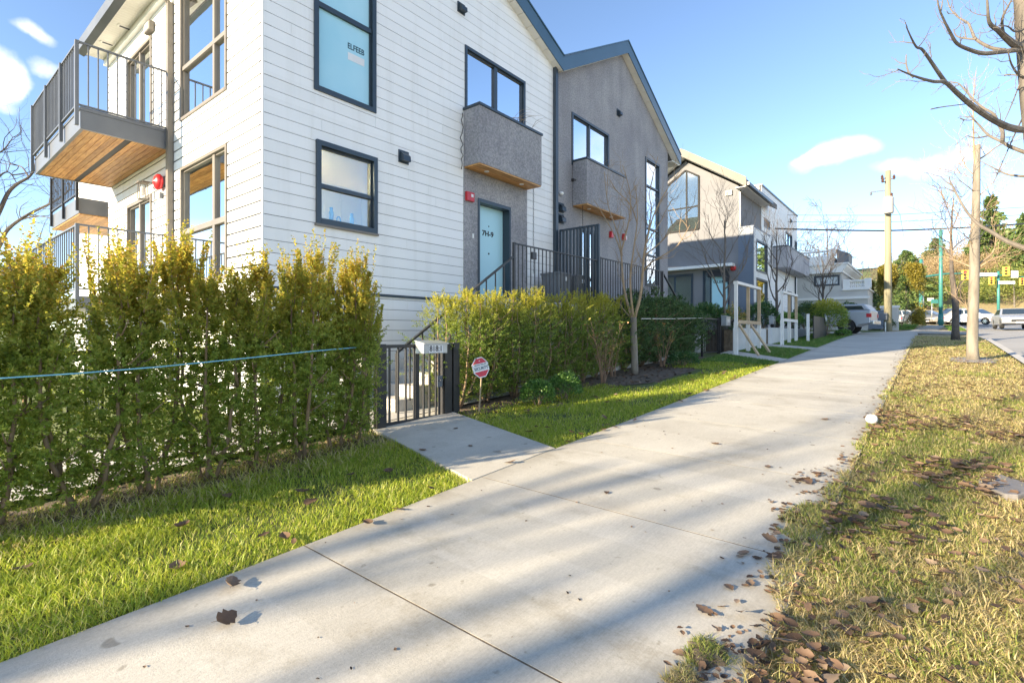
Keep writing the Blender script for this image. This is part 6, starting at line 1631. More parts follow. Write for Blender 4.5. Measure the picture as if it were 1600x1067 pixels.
def wood_tree(label, loc, H, Rr, seed, group, mat='wood_twig', n=2600, lw=.05, trunkm='bark_grey'):
    rng = np.random.default_rng(seed); rr = random.Random(seed); t = thing('wood_tree', label, 'tree', loc, 0, group)
    mb = MB(); mb.tube([(0, 0, -.5), (.1, 0, H * .35), (0, .1, H * .7)], [H * .022, H * .016, H * .006], 7); mb.build('trunk', trunkm, t, local=True)
    cl = 34; c = rng.normal(size=(cl, 3)); c /= np.linalg.norm(c, axis=1, keepdims=True); c *= (rng.random(cl) ** .4)[:, None] * np.array([Rr, Rr, H * .40]); c[:, 2] += H * .58
    P = np.repeat(c, n // cl, 0) + rng.normal(0, 1, (cl * (n // cl), 3)) * np.array([Rr * .2, Rr * .2, H * .075])
    P[:, 2] = np.maximum(P[:, 2], .3)
    D = (P - np.array([0, 0, H * .25])) + rng.normal(0, 1.2, P.shape)
    v, f = leaf_arrays(P, D, H * .055 * rng.uniform(.6, 1.4, len(P)), H * .055 * lw * 4, rng); np_mesh('crown', v, f, mat, t)
    return t
wl = 'brown leafless tree in the wood behind the intersection'
wts = [wood_tree(wl, far(1500, 98), 7.4, 4.6, 301, 'brown trees behind the intersection', lw=.045), wood_tree(wl, far(1445, 104), 6.6, 4.2, 302, 'brown trees behind the intersection', lw=.045), wood_tree(wl, far(1575, 92), 7.6, 4.8, 303, 'brown trees behind the intersection', lw=.045)]
rr = random.Random(77)
for i, (px, z, s) in enumerate(((1470, 96, .95), (1485, 108, 1.1), (1520, 105, 1.1), (1530, 90, .9), (1555, 112, 1.25), (1590, 104, 1.15), (1612, 96, 1.1), (1430, 110, .95), (1418, 102, .8), (1505, 118, 1.2), (1545, 99, 1.0), (1460, 118, 1.15), (1566, 118, 1.3), (1625, 108, 1.3), (1600, 118, 1.35), (1402, 116, .8), (1386, 112, .75), (1480, 92, .8))):
    dup(wts[i % 3], far(px, z), rr.uniform(0, 6), None, s * rr.uniform(.9, 1.1))
gl = 'yellow green bush at the edge of the wood behind the cars'
gts = [wood_tree(gl, far(1585, 78), 5.5, 4.2, 311, 'bushes behind the cars', 'wood_leaf', 2600, .10), wood_tree(gl, far(1450, 84), 5.0, 3.0, 312, 'bushes behind the cars', 'wood_leaf', 2200, .10)]
for i, (px, z, s) in enumerate(((1605, 82, 1.1), (1570, 86, .8), (1525, 84, .75), (1512, 90, .8), (1470, 86, .7), (1435, 88, .9), (1490, 90, .85), (1548, 90, .7), (1625, 78, 1.0))):
    dup(gts[i % 2], far(px, z), rr.uniform(0, 6), None, s)
# houses and trees on the other side of the street and behind, met only in the window panes
for i, (x, y, s) in enumerate(((14, -24, .75), (24, -26, .9), (2, -27, .8), (36, -22, .85), (-10, -25, .8))):
    dup(cf if i % 2 else cf2, (x, y, terrain(x, y)), i * 1.1, 'evergreen across the road, seen only in the window panes', (s * .5, s * .5, s * .42), 'evergreens across the road')

# ================================================================== FENCES, GATES AND SMALL THINGS
def gp(px, py, it=6):                          # point of the ground seen at a pixel of the survey photo
    rx, ry = ray(px); d = (py - HOR) / FPX; z = EYE / max(.02, d + .046 * rx + .02 * ry)
    for _ in range(it): z = (EYE - ground(rx * z, ry * z)) / d if abs(d) > .012 else z
    return rx * z, ry * z
def picket_fence(name, label, x0, x1, y, zt, zb, pitch, cat='fence', mat='black_metal', group=None, posts=True, lows=None):
    f = thing(name, label, cat, (x0, y, zb), 0, group)
    mb = MB(); mb.box(x0, x1, y - .015, y + .015, zt - .04, zt); mb.build('top_rail', mat, f)
    mb = MB(); mb.box(x0, x1, y - .013, y + .013, zb + .08, zb + .115); mb.build('bottom_rail', mat, f)
    n = int((x1 - x0) / pitch)
    for i in range(n):
        x = x0 + (x1 - x0) * (i + .5) / n; mb = MB(); mb.box(x - .009, x + .009, y - .009, y + .009, zb + .115, zt - .04); mb.build('picket', mat, f)
    if posts:
        k = max(1, round((x1 - x0) / 2.0))
        for i in range(k + 1):
            x = x0 + (x1 - x0) * i / k; mb = MB(); mb.box(x - .03, x + .03, y - .03, y + .03, zb - .15, zt + .02); mb.build('post', mat, f)
    return f
GZT, GZB = W(-.14), W(-1.21)
FYE = 5.62
picket_fence('picket_fence', 'black iron picket fence half hidden behind the front yew hedge', -1.6, 3.95, FYE, GZT, W(-1.27), .115)
# front gate
GY = 5.53
g = thing('picket_gate', 'black iron picket gate with wide posts and a mailbox at the entry walk', 'gate', (4.2, GY, ground(4.6, GY)))
x0, x1 = on_y(587, 600, GY)[0], on_y(600, 600, GY)[0]
mb = MB(); mb.box(x0, x1, GY - .05, GY + .05, GZB - .12, GZT + .01); mb.build('post', 'black_metal', g, bevel=.006)
mb = MB(); mb.box(x0 - .02, x1 + .02, GY - .07, GY + .07, GZB - .14, GZB - .10); mb.build('base_plate', 'black_metal', g)
xa, xb = on_y(691, 600, GY)[0], on_y(702, 600, GY)[0]; xc, xd = on_y(704.5, 600, GY)[0], on_y(714, 600, GY)[0]
for p, q in ((xa, xb), (xc, xd)):
    mb = MB(); mb.box(p, q, GY - .06, GY + .06, ground(5.3, GY) - .1, GZT + .015); mb.build('post', 'black_metal', g, bevel=.006)
mb = MB(); mb.box(x0 - .45, xa, GY - .018, GY + .018, GZT - .045, GZT); mb.build('top_rail', 'black_metal', g)
mb = MB(); mb.box(x1 + .03, xa - .01, GY - .018, GY + .018, GZB + .0, GZB + .05); mb.build('bottom_rail', 'black_metal', g)
for px, w in ((608.5, .022), (622, .022), (634, .022), (647, .022), (652, .055), (662, .022), (671, .022), (681, .022), (686, .03)):
    x = on_y(px, 600, GY)[0]; mb = MB(); mb.box(x - w / 2, x + w / 2, GY - .012, GY + .012, GZB + .05, GZT - .045); mb.build('picket', 'black_metal', g)
mb = MB(); mb.box(x1 + .002, x1 + .028, GY - .02, GY + .02, GZB, GZT - .01); mb.build('stile', 'black_metal', g)
mb = MB(); mb.box(xa - .12, xa - .02, GY - .03, GY + .03, GZT - .62, GZT - .46); mb.bar((xa - .09, GY - .03, GZT - .52), (xa - .09, GY - .10, GZT - .52), .02); mb.build('latch', 'grey_metal', g)
# mailbox on the gate
MY = GY - .10
q0, q1 = on_y(662, 553, MY - .10), on_y(699, 536, MY - .10)
mx = thing('mailbox', 'grey metal mailbox with street number hanging on the front gate', 'mailbox', ((q0[0] + q1[0]) / 2, MY, q0[1]))
mb = MB(); mb.prism([(MY - .10, q0[1]), (MY + .07, q0[1]), (MY + .07, q1[1] + .03), (MY - .10, q1[1])], 0, q0[0], q1[0]); mb.build('box_body', 'galvanized', mx, bevel=.006)
mb = MB(); mb.prism([(MY - .125, q1[1] - .012), (MY + .08, q1[1] + .032), (MY + .08, q1[1] + .042), (MY - .125, q1[1] + .002)], 0, q0[0] - .01, q1[0] + .01); mb.build('lid', 'galvanized', mx)
mb = MB(); c = ((q0[0] + q1[0]) / 2, MY - .101, (q0[1] + q1[1]) / 2 - .005); mb.box(c[0] - .13, c[0] + .13, c[1] - .004, c[1], c[2] - .052, c[2] + .052); pl = mb.build('number_plate', 'sign_white', mx)
text_mesh('digits', '818:1', .105, 'ink', pl, (c[0], c[1] - .005, c[2]), (1, 0, 0), (0, 0, 1), .001, True, fit=.22)

# red octagon warning sign on a stake
sx, sy = gp(748, 640)
sg = thing('yard_sign', 'red and white octagonal yard sign on a thin stake beside the gate', 'sign', (sx, sy, ground(sx, sy)))
zz = (sx * CV + sy * SV) - .02
cen = at_depth(751, 574, zz)
rgt = Vector((.86, -.28, .17)).normalized(); nrm = Vector((-.45, -.87, .12)); nrm = (nrm - rgt * nrm.dot(rgt)).normalized(); upv = nrm.cross(rgt).normalized()
if upv.z < 0: upv = -upv
RO = .150
def octa(r, d, mb, mat_i=0):
    P = [cen + rgt * (r * math.cos(R(22.5 + 45 * i))) + upv * (r * 1.1 * math.sin(R(22.5 + 45 * i))) for i in range(8)]
    mb.add([p + nrm * d for p in P] + [p + nrm * (d - .004) for p in P], [tuple(range(8)), tuple(reversed(range(8, 16)))] + [(i, 8 + i, 8 + (i + 1) % 8, (i + 1) % 8) for i in range(8)])
mb = MB(); octa(RO, 0, mb); plt = mb.build('sign_board', 'sign_white', sg)
mb = MB(); octa(RO * .90, .0045, mb); mb.build('red_field', 'sign_red', plt)
def plate(mb, u0, u1, v0, v1, d):
    P = [cen + rgt * u + upv * v for u, v in ((u0, v0), (u1, v0), (u1, v1), (u0, v1))]
    mb.add([p + nrm * d for p in P] + [p + nrm * (d - .004) for p in P], [(0, 1, 2, 3), (7, 6, 5, 4), (0, 4, 5, 1), (1, 5, 6, 2), (2, 6, 7, 3), (3, 7, 4, 0)])
mb = MB(); plate(mb, -.137, .137, -.058, .062, .009); mb.build('white_band', 'sign_white', plt)
text_mesh('lettering', 'A', .026, 'sign_white', plt, cen + upv * .098 + nrm * .0055, rgt, upv, .001, True, fit=.03)
text_mesh('lettering', 'PROTECTED BY', .034, 'navy_ink', plt, cen + upv * .038 + nrm * .0105, rgt, upv, .001, fit=.20)
text_mesh('lettering', 'SECURITY', .062, 'navy_ink', plt, cen - upv * .016 + nrm * .0105, rgt, upv, .001, True, fit=.24)
mb = MB(); ft = Vector((sx, sy, ground(sx, sy) - .1)); mb.bar(ft, cen - upv * .07 - nrm * .012, .022, .014); mb.build('stake', 'raw_lumber', sg)

# pale blue line strung along the hedge to the gate
a = at_depth(-60, 597, 3.55); pts = [at_depth(px, py, 4.66 / ray(px)[1]) for px, py in ((-60, 597), (0, 591), (120, 583.5), (250, 573), (400, 558), (490, 548.5))] + [at_depth(555, 543, 5.75), at_depth(587, 539, 6.55)]
cord('string_line', 'pale blue string stretched along the front hedge to the gate', pts, .005, 'cord_blue')
cord('string_line', 'thin white string stretched before the dark cedar hedge', [at_depth(1002, 498, 11.9), at_depth(1050, 498, 13.2), at_depth(1098, 497, 15.6)], .008, 'white_paint')

# far fence, gates, mailboxes and planter walls
P5 = 5.5
xa = on_y(1097, 540, P5)[0]; xb = on_y(1122, 540, P5)[0]; xc = on_y(1146, 540, P5)[0]
zt = on_y(1110, 497, P5)[1]; zb = ground(xa, P5) - .02
picket_fence('picket_gate', 'black picket gate at the end of the dark cedar hedge', xa, xb, P5, zt, zb, .14, 'gate')
fgt = thing('panel_gate', 'dark gate with close bars left of the first white planter wall', 'gate', (xb + .1, P5, zb))
mb = MB(); mb.box(xb + .06, xb + .16, P5 - .05, P5 + .05, zb - .1, zt + .04); mb.box(xc - .08, xc, P5 - .05, P5 + .05, zb - .1, zt + .02); mb.build('posts', 'black_metal', fgt)
mb = MB()
for i in range(9): mb.box(xb + .2 + i * (xc - xb - .3) / 9, xb + .2 + i * (xc - xb - .3) / 9 + .05, P5 - .012, P5 + .012, zb + .06, zt - .03)
mb.box(xb + .16, xc - .08, P5 - .02, P5 + .02, zt - .03, zt); mb.build('bars', 'black_metal', fgt)
def mail(label, px, py, Y, w, h):
    x, z = on_y(px, py, Y); t = thing('mailbox', label, 'mailbox', (x, Y, z), 0, 'mailboxes on the far gates')
    mb = MB(); mb.prism([(-.09, -h / 2), (.09, -h / 2), (.09, h / 2), (-.09, h / 2 - .04)], 0, -w / 2, w / 2); mb.build('box_body', 'galvanized', t, local=True, bevel=.008)
    mb = MB(); mb.prism([(-.11, h / 2 - .05), (.1, h / 2), (.1, h / 2 + .014), (-.11, h / 2 - .035)], 0, -w / 2 - .01, w / 2 + .01); mb.build('lid', 'galvanized', t, local=True)
    mb = MB(); mb.box(-w * .28, w * .28, -.094, -.0905, -.05, .04); mb.build('number_plate', 'sign_white', t, local=True)
mail('grey mailbox on the close barred gate left of the first wooden frame', 1134, 501, P5 - .16, .42, .34)
mail('grey mailbox on the dark post between the two white planter walls', 1207, 500, P5 - .2, .42, .36)
def planter(label, px0, px1, Y, top, seed):
    x0, x1 = on_y(px0, 530, Y)[0], on_y(px1, 530, Y)[0]; t = thing('planter_wall', label, 'planter', (x0, Y, ground(x0, Y)), 0, 'white planter walls')
    z = on_y((px0 + px1) / 2, top, Y)[1]; n = 4
    for i in range(n):
        p, q = x0 + (x1 - x0) * i / n, x0 + (x1 - x0) * (i + 1) / n
        mb = MB(); mb.box(p + .004, q - .004, Y, Y + .14, ground(q, Y) - .5, z - (.0 if i < 3 else .0)); mb.build('panel', 'planter_concrete', t)
    mb = MB(); mb.box(x0, x1, Y + .145, Y + 1.2, ground(x0, Y) - .3, z - .07); mb.build('soil_fill', 'soil', t)
planter('white planter wall behind the first wooden frame', 1152, 1198, 5.05, 513, 1)
w0_, w1_ = on_y(1096, 540, 6.1)[0], on_y(1152, 540, 6.1)[0]; lw_ = thing('garden_wall', 'low white garden wall seen between the bars of the far picket gate', 'wall', (w0_, 6.1, ground(w0_, 6.1)))
mb = MB(); mb.box(w0_ - .3, w1_, 6.1, 6.22, ground(w0_, 6) - .1, W(.05)); mb.build('wall_body', 'planter_concrete', lw_)
mb = MB(); mb.box(w0_ - .32, w1_ + .02, 6.08, 6.24, W(.052), W(.10)); mb.build('coping', 'planter_concrete', lw_)
planter('longer white planter wall behind the second wooden frame, ivy on top', 1206, 1266, 4.85, 513, 2)
x, z = on_y(1203, 520, P5); dp = thing('gate_post', 'dark double post between the two white planter walls', 'post', (x, P5, ground(x, P5)))
mb = MB(); mb.box(x - .14, x - .03, P5 - .16, P5 - .06, ground(x, P5) - .1, on_y(1203, 497, P5)[1]); mb.box(x + .03, x + .12, P5 - .16, P5 - .06, ground(x, P5) - .1, on_y(1203, 497, P5)[1]); mb.build('post_pair', 'black_metal', dp)
mb = MB(); mb.box(x - .03, x + .03, P5 - .13, P5 - .09, ground(x, P5) + .05, on_y(1203, 500, P5)[1]); mb.build('infill', 'raw_lumber', dp)
xa, xb = on_y(1271, 510, 4.0)[0], on_y(1291, 510, 4.0)[0]; pg = thing('panel_gate', 'dark solid panel gate beside the round olive bush', 'gate', (xa, 4.0, ground(xa, 4)))
zt = on_y(1280, 495, 4.0)[1]
for i in range(2):
    p = xa + (xb - xa) * i / 2; mb = MB(); mb.box(p + .01, p + (xb - xa) / 2 - .01, 3.98, 4.02, ground(xa, 4) + .05, zt); mb.build('panel', 'black_metal', pg)
x = on_y(1262.5, 510, 4.0)[0]; mb = MB(); mb.box(x - .05, x + .05, 3.95, 4.05, ground(x, 4) - .1, zt + .05); mb.build('white_post', 'white_paint', pg)
x = on_y(1290.5, 500, 3.93)[0]; mb = MB(); zc = on_y(1290, 498, 3.93)[1]; mb.add([(x - .16, 3.92, zc), (x, 3.92, zc - .16), (x + .16, 3.92, zc), (x, 3.92, zc + .16), (x - .16, 3.93, zc), (x, 3.93, zc - .16), (x + .16, 3.93, zc), (x, 3.93, zc + .16)], [(0, 1, 2, 3), (7, 6, 5, 4), (0, 4, 5, 1), (1, 5, 6, 2), (2, 6, 7, 3), (3, 7, 4, 0)]); mb.build('diamond_plate', 'sign_white', pg)

# wooden frames standing on the far lawn
def frame(label, posts, Y, tops, braces, midy):
    xs_ = [on_y(p, 500, Y)[0] for p in posts]; zt = sum(on_y(p, t, Y)[1] for p, t in zip(posts, tops)) / len(posts)
    t = thing('wooden_frame', label, 'frame', (xs_[0], Y, ground(xs_[0], Y)), 0, 'wooden frames on the far lawn')
    zm = on_y(posts[0], midy, Y)[1]
    for i, x in enumerate(xs_):
        mb = MB(); mb.mat(0 if i == 0 else 1); mb.box(x - .045, x + .045, Y - .045, Y + .045, zm, zt); mb.mat(0); mb.box(x - .055, x + .055, Y - .055, Y + .055, ground(x, Y) - .1, zm - .001)
        mb.build('post', ['white_paint', 'raw_lumber'], t)
    mb = MB(); mb.box(xs_[0] - .06, xs_[-1] + .06, Y - .06, Y + .06, zt + .001, zt + .09); mb.build('top_beam', 'white_paint', t)
    mb = MB(); mb.box(xs_[0] + .056, xs_[-1] - .056, Y - .075, Y - .047, zm - .05, zm + .06); mb.build('cross_rail', 'white_paint' if not braces else 'raw_lumber', t)
    for i, (px, py) in enumerate(braces):
        fx, fy = gp(px, py); mb = MB(); mb.bar((xs_[i] + .05, Y - .08, zm - .08), (fx, fy, ground(fx, fy)), .09, .05); mb.build('brace', 'raw_lumber', t)
frame('taller wooden frame with two slanting braces, nearer the cedar hedge', (1150, 1169, 1186), 4.72, (446, 448, 452), ((1186, 556), (1203, 551)), 503)
frame('farther wooden frame without braces before the ivy planter', (1222, 1233, 1244), 4.45, (460, 461, 462), (), 500)

# white ball, flat stone, turf clump on the walk
bx_, by_ = gp(1362, 662)
bt = thing('white_ball', 'small white slightly flattened ball at the verge edge of the sidewalk', 'ball', (bx_, by_, ground(bx_, by_)))
mb = MB(); mb.lathe([(.001, .0), (.03, .004), (.055, .02), (.066, .05), (.066, .07), (.055, .10), (.03, .117), (.001, .12)], (0, 0, 0), 20); mb.build('ball_skin', 'plastic_white', bt, local=True, smooth=True)
mb = MB(); mb.lathe([(.012, .1195), (.012, .124)], (0, 0, 0), 8); mb.build('valve', 'grey_plastic', bt, local=True)
qx, qy = gp(1572, 760)
rr = random.Random(6); pts = []
for i in range(13):
    a = 2 * math.pi * i / 13; pts.append((qx + .36 * math.cos(a) * rr.uniform(.7, 1.15), qy + .17 * math.sin(a) * rr.uniform(.6, 1.15)))
mb = MB(); mb.prism(pts, 2, ground(qx, qy) - .05, ground(qx, qy) + .022)
fs = mb.build('flat_stone', 'grey_stone', bevel=.012); tag(fs, 'flat grey stone slab lying in the straw coloured verge at the right edge', 'stone')

# ================================================================== GRASS AND LEAVES
from mathutils import noise as mnoise
def nz2(x, y, s, o=0.0): return mnoise.noise(Vector((x * s + o, y * s - o, o * .7)))
GR = np.random.default_rng(5)
def verge_edge(x):                             # ragged edge where grass creeps over the concrete
    e = .60 + .10 * nz2(x, 0, 1.7, 3) + .07 * nz2(x, 0, 6, 1) + .04 * nz2(x, 0, 17, 5)
    if x < 6: e += max(0, .26 * nz2(x, 0, 1.3, 8) + .12) * min(1, (6 - x) / 2)
    return e
def lawn_edge(x): return 3.16 - .035 * abs(nz2(x, 0, 3.1, 2)) - .02 * nz2(x, 0, 9, 4)
def walk_hit(x, y):
    for (a, b, c, d) in (((3.30, 3.1), (4.64, 3.1), (5.45, 5.75), (4.03, 5.75)), ((15.2, 3.1), (16.2, 3.1), (18.4, 5.3), (17.2, 5.3)), ((19.9, 3.1), (21.0, 3.1), (22.4, 5.2), (21.2, 5.2))):
        t = (y - a[1]) / (d[1] - a[1])
        if 0 <= t <= 1:
            l, r = a[0] + (d[0] - a[0]) * t, b[0] + (c[0] - b[0]) * t
            if l + .01 < x < r - .01: return True
    return False
def scatter(x0, x1, y0, y1, dens, keep):
    """random points, denser where they stand nearer to the walker"""
    out = []
    x = x0
    while x < x1:
        step = max(.25, (abs(x) + 1) * .08)
        area = step * (y1 - y0); yc = (y0 + y1) / 2; r = math.hypot(x + step / 2, yc)
        n = int(area * dens / (1 + (r / 3.4) ** 1.75)); P = np.stack([GR.uniform(x, x + step, n), GR.uniform(y0, y1, n)], 1)
        out.extend(p for p in P.tolist() if keep(*p)); x += step
    return np.array(out)
def blade_mesh(name, P, Z, H, Wd, lean, mat, label):
    n = len(P); a = GR.uniform(0, 2 * math.pi, n); D = np.stack([np.cos(a), np.sin(a), np.zeros(n)], 1); b = a + GR.uniform(.6, 2.2, n); S = np.stack([np.cos(b), np.sin(b), np.zeros(n)], 1)
    base = np.concatenate([P, Z[:, None]], 1); up = np.array([0, 0, 1.0])
    l1 = lean * GR.uniform(.3, 1.1, n); l2 = np.minimum(l1 * 1.9 + .12, 1.5)
    m = base + (D * np.sin(l1)[:, None] + up * np.cos(l1)[:, None]) * (H * .5)[:, None]
    t = m + (D * np.sin(l2)[:, None] + up * np.cos(l2)[:, None]) * (H * .55)[:, None]
    w = Wd[:, None] * .5
    v = np.stack([base - S * w, base + S * w, m + S * w * .8, m - S * w * .8, t], 1).reshape(-1, 3)
    i = np.arange(n)[:, None] * 5
    f = np.concatenate([i + np.array([[0, 1, 2]]), i + np.array([[0, 2, 3]]), i + np.array([[3, 2, 4]])], 1).reshape(-1, 3)
    o = np_mesh(name, v, f, mat); return stuff(o, label, 'grass')
def gz(P): return np.array([ground(x, y) for x, y in P])
def wscale(P): return 1 + np.hypot(P[:, 0], P[:, 1]) / 5.0
# left lawn
def in_lawn(x, y):
    if y < lawn_edge(x) or walk_hit(x, y): return False
    top = 4.95 + .12 * nz2(x, y, 2, 6) if x < 5 else (5.15 if x < 14 else 5.0)
    if 9.2 < x < 12.8 and y > 4.25 + .2 * nz2(x, y, 1.5): return False
    if y > top: return GR.random() < .10
    return GR.random() < .80 + .9 * nz2(x, y, 1.6, 5)
P = scatter(-.9, 14.5, 3.08, 5.5, 19000, in_lawn)
k = np.array([nz2(x, y, 1.1, 9) for x, y in P])
blade_mesh('lawn_grass', P, gz(P) - .035, GR.uniform(.035, .075, len(P)) * (1 + .5 * k) , .0034 * wscale(P) * GR.uniform(.7, 1.3, len(P)), .7, 'lawn_blade', 'bright green lawn grass between the sidewalk and the hedges')
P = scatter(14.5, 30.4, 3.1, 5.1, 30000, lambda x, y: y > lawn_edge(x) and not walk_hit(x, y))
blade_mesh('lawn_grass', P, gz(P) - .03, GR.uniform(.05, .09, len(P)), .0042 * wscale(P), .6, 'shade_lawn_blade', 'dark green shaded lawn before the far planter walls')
# mulch strip straw
P = scatter(-.9, 5, 4.55, 5.5, 2600, lambda x, y: not walk_hit(x, y))
blade_mesh('mulch_straw', P, gz(P) - .03, GR.uniform(.05, .16, len(P)), .004 * wscale(P), 1.25, 'straw_blade', 'dry bleached straw on the mulch under the front hedge')
# verge
def green_patch(x, y):
    g = nz2(x, y, .75, 12) + .5 * nz2(x, y, 2.3, 7) + (.35 if 4 < x < 11 and y > -.3 else 0) - (.25 if x > 11 else 0)
    return g
def in_verge(x, y): return y < verge_edge(x)
P = scatter(.3, 30.2, -1.74, .95, 24000, lambda x, y: in_verge(x, y) and GR.random() < .42 + .5 * (green_patch(x, y) < .18) - .25 * (nz2(x, y, 2.0, 20) > .25))
blade_mesh('verge_straw', P, gz(P) - np.where(P[:, 1] > .56, .006, .028), GR.uniform(.035, .095, len(P)), .0032 * wscale(P) * GR.uniform(.5, 1.3, len(P)), 1.25, 'straw_blade', 'matted straw coloured dead grass covering the road verge')
P = scatter(.3, 30.2, -1.74, .95, 19000, lambda x, y: in_verge(x, y) and GR.random() < .22 + 1.4 * green_patch(x, y))
blade_mesh('verge_grass', P, gz(P) - np.where(P[:, 1] > .56, .006, .025), GR.uniform(.035, .075, len(P)), .0032 * wscale(P) * GR.uniform(.7, 1.3, len(P)), .8, 'verge_green_blade', 'green patches of living grass in the road verge')
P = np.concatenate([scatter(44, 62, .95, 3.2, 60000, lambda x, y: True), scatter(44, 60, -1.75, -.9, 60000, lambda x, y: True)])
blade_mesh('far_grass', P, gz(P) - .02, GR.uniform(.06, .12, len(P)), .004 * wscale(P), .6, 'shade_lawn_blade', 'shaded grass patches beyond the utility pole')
# torn turf lying on the walk
for i, (px, py, s, lb) in enumerate(((1103, 1020, .10, 'clump of torn turf on the sidewalk at the bottom of the photo'), (1068, 1062, .07, 'smaller turf clump on the sidewalk, cut by the bottom edge of the photo'))):
    cx0, cy0 = gp(px, py); n = 900
    t = thing('turf_clump', lb, 'turf', (cx0, cy0, ground(cx0, cy0)))
    mb = MB(); mb.lathe([(s * 1.1, -.005), (s * .95, .010), (s * .6, .02), (.005, .026)], (0, 0, 0), 14)
    rr = random.Random(i)
    for j, v in enumerate(mb.v): k = 1 + .18 * math.sin(j * 2.7); mb.v[j] = (v[0] * k, v[1] * k * .8, v[2])
    mb.build('soil_root', 'soil', t, local=True)
    a = GR.uniform(0, 6.28, n); r = s * np.sqrt(GR.random(n)) * (1 + .35 * np.sin(a * 3 + i) + .2 * np.sin(a * 7)); Q = np.stack([r * np.cos(a), r * .8 * np.sin(a)], 1)
    o = blade_mesh('grass_tuft', Q, .018 * np.clip(1 - r / s, 0, 1), GR.uniform(.02, .055, n), np.full(n, .0038), 1.25, 'straw_blade' if i else 'verge_green_blade', '')
    for key in ('label', 'category', 'kind'): del o[key]
    o['kind'] = 'stuff'; o.parent = t

# fallen leaves
def leaf_shape(seed, lobed):
    rr = random.Random(seed); nu, nv = 9, 5; V = []
    c1, c2, tw = rr.uniform(.2, .9), rr.uniform(-.5, .9), rr.uniform(-.5, .5)
    for i in range(nu):
        u = i / (nu - 1); w = math.sin(math.pi * min(1, u * .92 + .08)) ** .7 * (.25 if not lobed else .36)
        if lobed: w *= .62 + .38 * abs(math.cos(u * math.pi * 3.2))
        if i in (0, nu - 1): w = .015
        for j in range(nv):
            s = (j / (nv - 1) - .5) * 2; x = (u - .5); y = s * w; z = c1 * .30 * s * s * w * 2 + c2 * .35 * (u - .5) ** 2 * 2 + tw * .3 * s * w * (u - .5) + rr.uniform(-.012, .012)
            V.append((x + rr.uniform(-.02, .02), y * rr.uniform(.86, 1.12), z))
    F = [(i * nv + j, (i + 1) * nv + j, (i + 1) * nv + j + 1, i * nv + j + 1) for i in range(nu - 1) for j in range(nv - 1)]
    V = np.array(V); V[:, 2] -= V[:, 2].min(); return V, np.array(F)
SH = [leaf_shape(i, i % 3 != 0) for i in range(9)]
LM = []
for i, (v, f) in enumerate(SH):
    st_ = MB(); st_.tube([(-.5, 0, v[0][2]), (-.62, .03, v[0][2] + .02), (-.74, .05, v[0][2])], .008, 4)
    o = np_mesh('fallen_leaf', np.concatenate([v, np.array(st_.v)]), np.concatenate([f, np.array([q for q in st_.f if len(q) == 4]) + len(v)]), 'dry_leaf')
    LM.append(o.data); bpy.data.objects.remove(o)
def leaf(px, py, size, k, rz, label, tilt=(0, 0), group=None, lift=.004, xy=None):
    x, y = xy or gp(px, py)
    o = bpy.data.objects.new('fallen_leaf', LM[k % 9]); COL.objects.link(o)
    o.location = (x, y, ground(x, y) + lift); o.scale = (size,) * 3; o.rotation_euler = (tilt[0], tilt[1], rz)
    return tag(o, label, 'leaf', group)
for a in ((352, 975, .135, 1, .5, 'curled brown leaf standing on edge on the sidewalk, throwing an oval shadow', (R(38), R(10)), None, .028), (361, 918, .13, 2, 1.1, 'crumpled brown leaf on the sidewalk just above the curled standing leaf', (R(25), 0), None, .02),
          (948, 770, .07, 4, .4, 'tiny dark leaf alone in the middle of the sidewalk'), (1117, 694, .10, 5, 1.4, 'flat brown leaf on the sidewalk beyond the second joint'), (1289, 656, .12, 0, 2.4, 'orange brown sliver of leaf near the white ball'),
          (1256, 752, .17, 7, .8, 'large folded brown leaf at the end of the sidewalk joint by the verge'), (1243, 812, .10, 3, .3, 'brown leaf on the concrete close to the ragged verge edge'), (1275, 740, .1, 8, 1.9, 'small yellowish leaf behind the large folded leaf'),
          (1161, 866, .09, 6, 2.6, 'dark shrivelled leaf on the right half of the near sidewalk'), (1172, 914, .08, 2, .2, 'thin dark twig like leaf beside the verge'), (1101, 955, .10, 1, 1.2, 'small grey brown leaf above the torn turf clump'),
          (1216, 873, .14, 4, 2.0, 'greenish brown leaf bundle at the verge edge'), (1138, 918, .07, 7, .9, 'pale tan leaf fragment left of the verge edge'), (1200, 730, .09, 5, .1, 'small orange leaf on the sidewalk before the large folded leaf'),
          (735, 697, .09, 3, 1.0, 'dark leaf in the middle of the entry walk'), (712, 670, .08, 1, .2, 'slim dark leaf on the entry walk near the gate'), (660, 704, .10, 6, 1.7, 'brown leaf on the entry walk near the lawn edge'),
          (285, 822, .13, 2, .6, 'dark brown leaf standing in the lawn above the curled sidewalk leaf'), (277, 886, .14, 5, 1.2, 'reddish brown leaf lying on the lawn by the sidewalk edge'), (37, 888, .10, 8, .3, 'orange leaf at the left side of the lawn'),
          (354, 775, .12, 7, 1.5, 'pale tan leaf standing in the shaded grass before the hedge'), (487, 785, .17, 4, .5, 'large pale brown maple leaf on the lawn left of the entry walk'), (472, 768, .13, 1, 2.1, 'grey brown maple leaf beside the large pale maple leaf'),
          (607, 738, .15, 2, .9, 'large tan leaf on the lawn nearest the entry walk'), (548, 742, .09, 8, .2, 'light coloured leaf in the shaded lawn under the hedge end'), (445, 840, .14, 0, 1.3, 'long brown leaf on the lawn just above the sidewalk joint'), (412, 836, .1, 3, .4, 'orange brown leaf near the long brown leaf')):
    leaf(*a)
rr = random.Random(99)
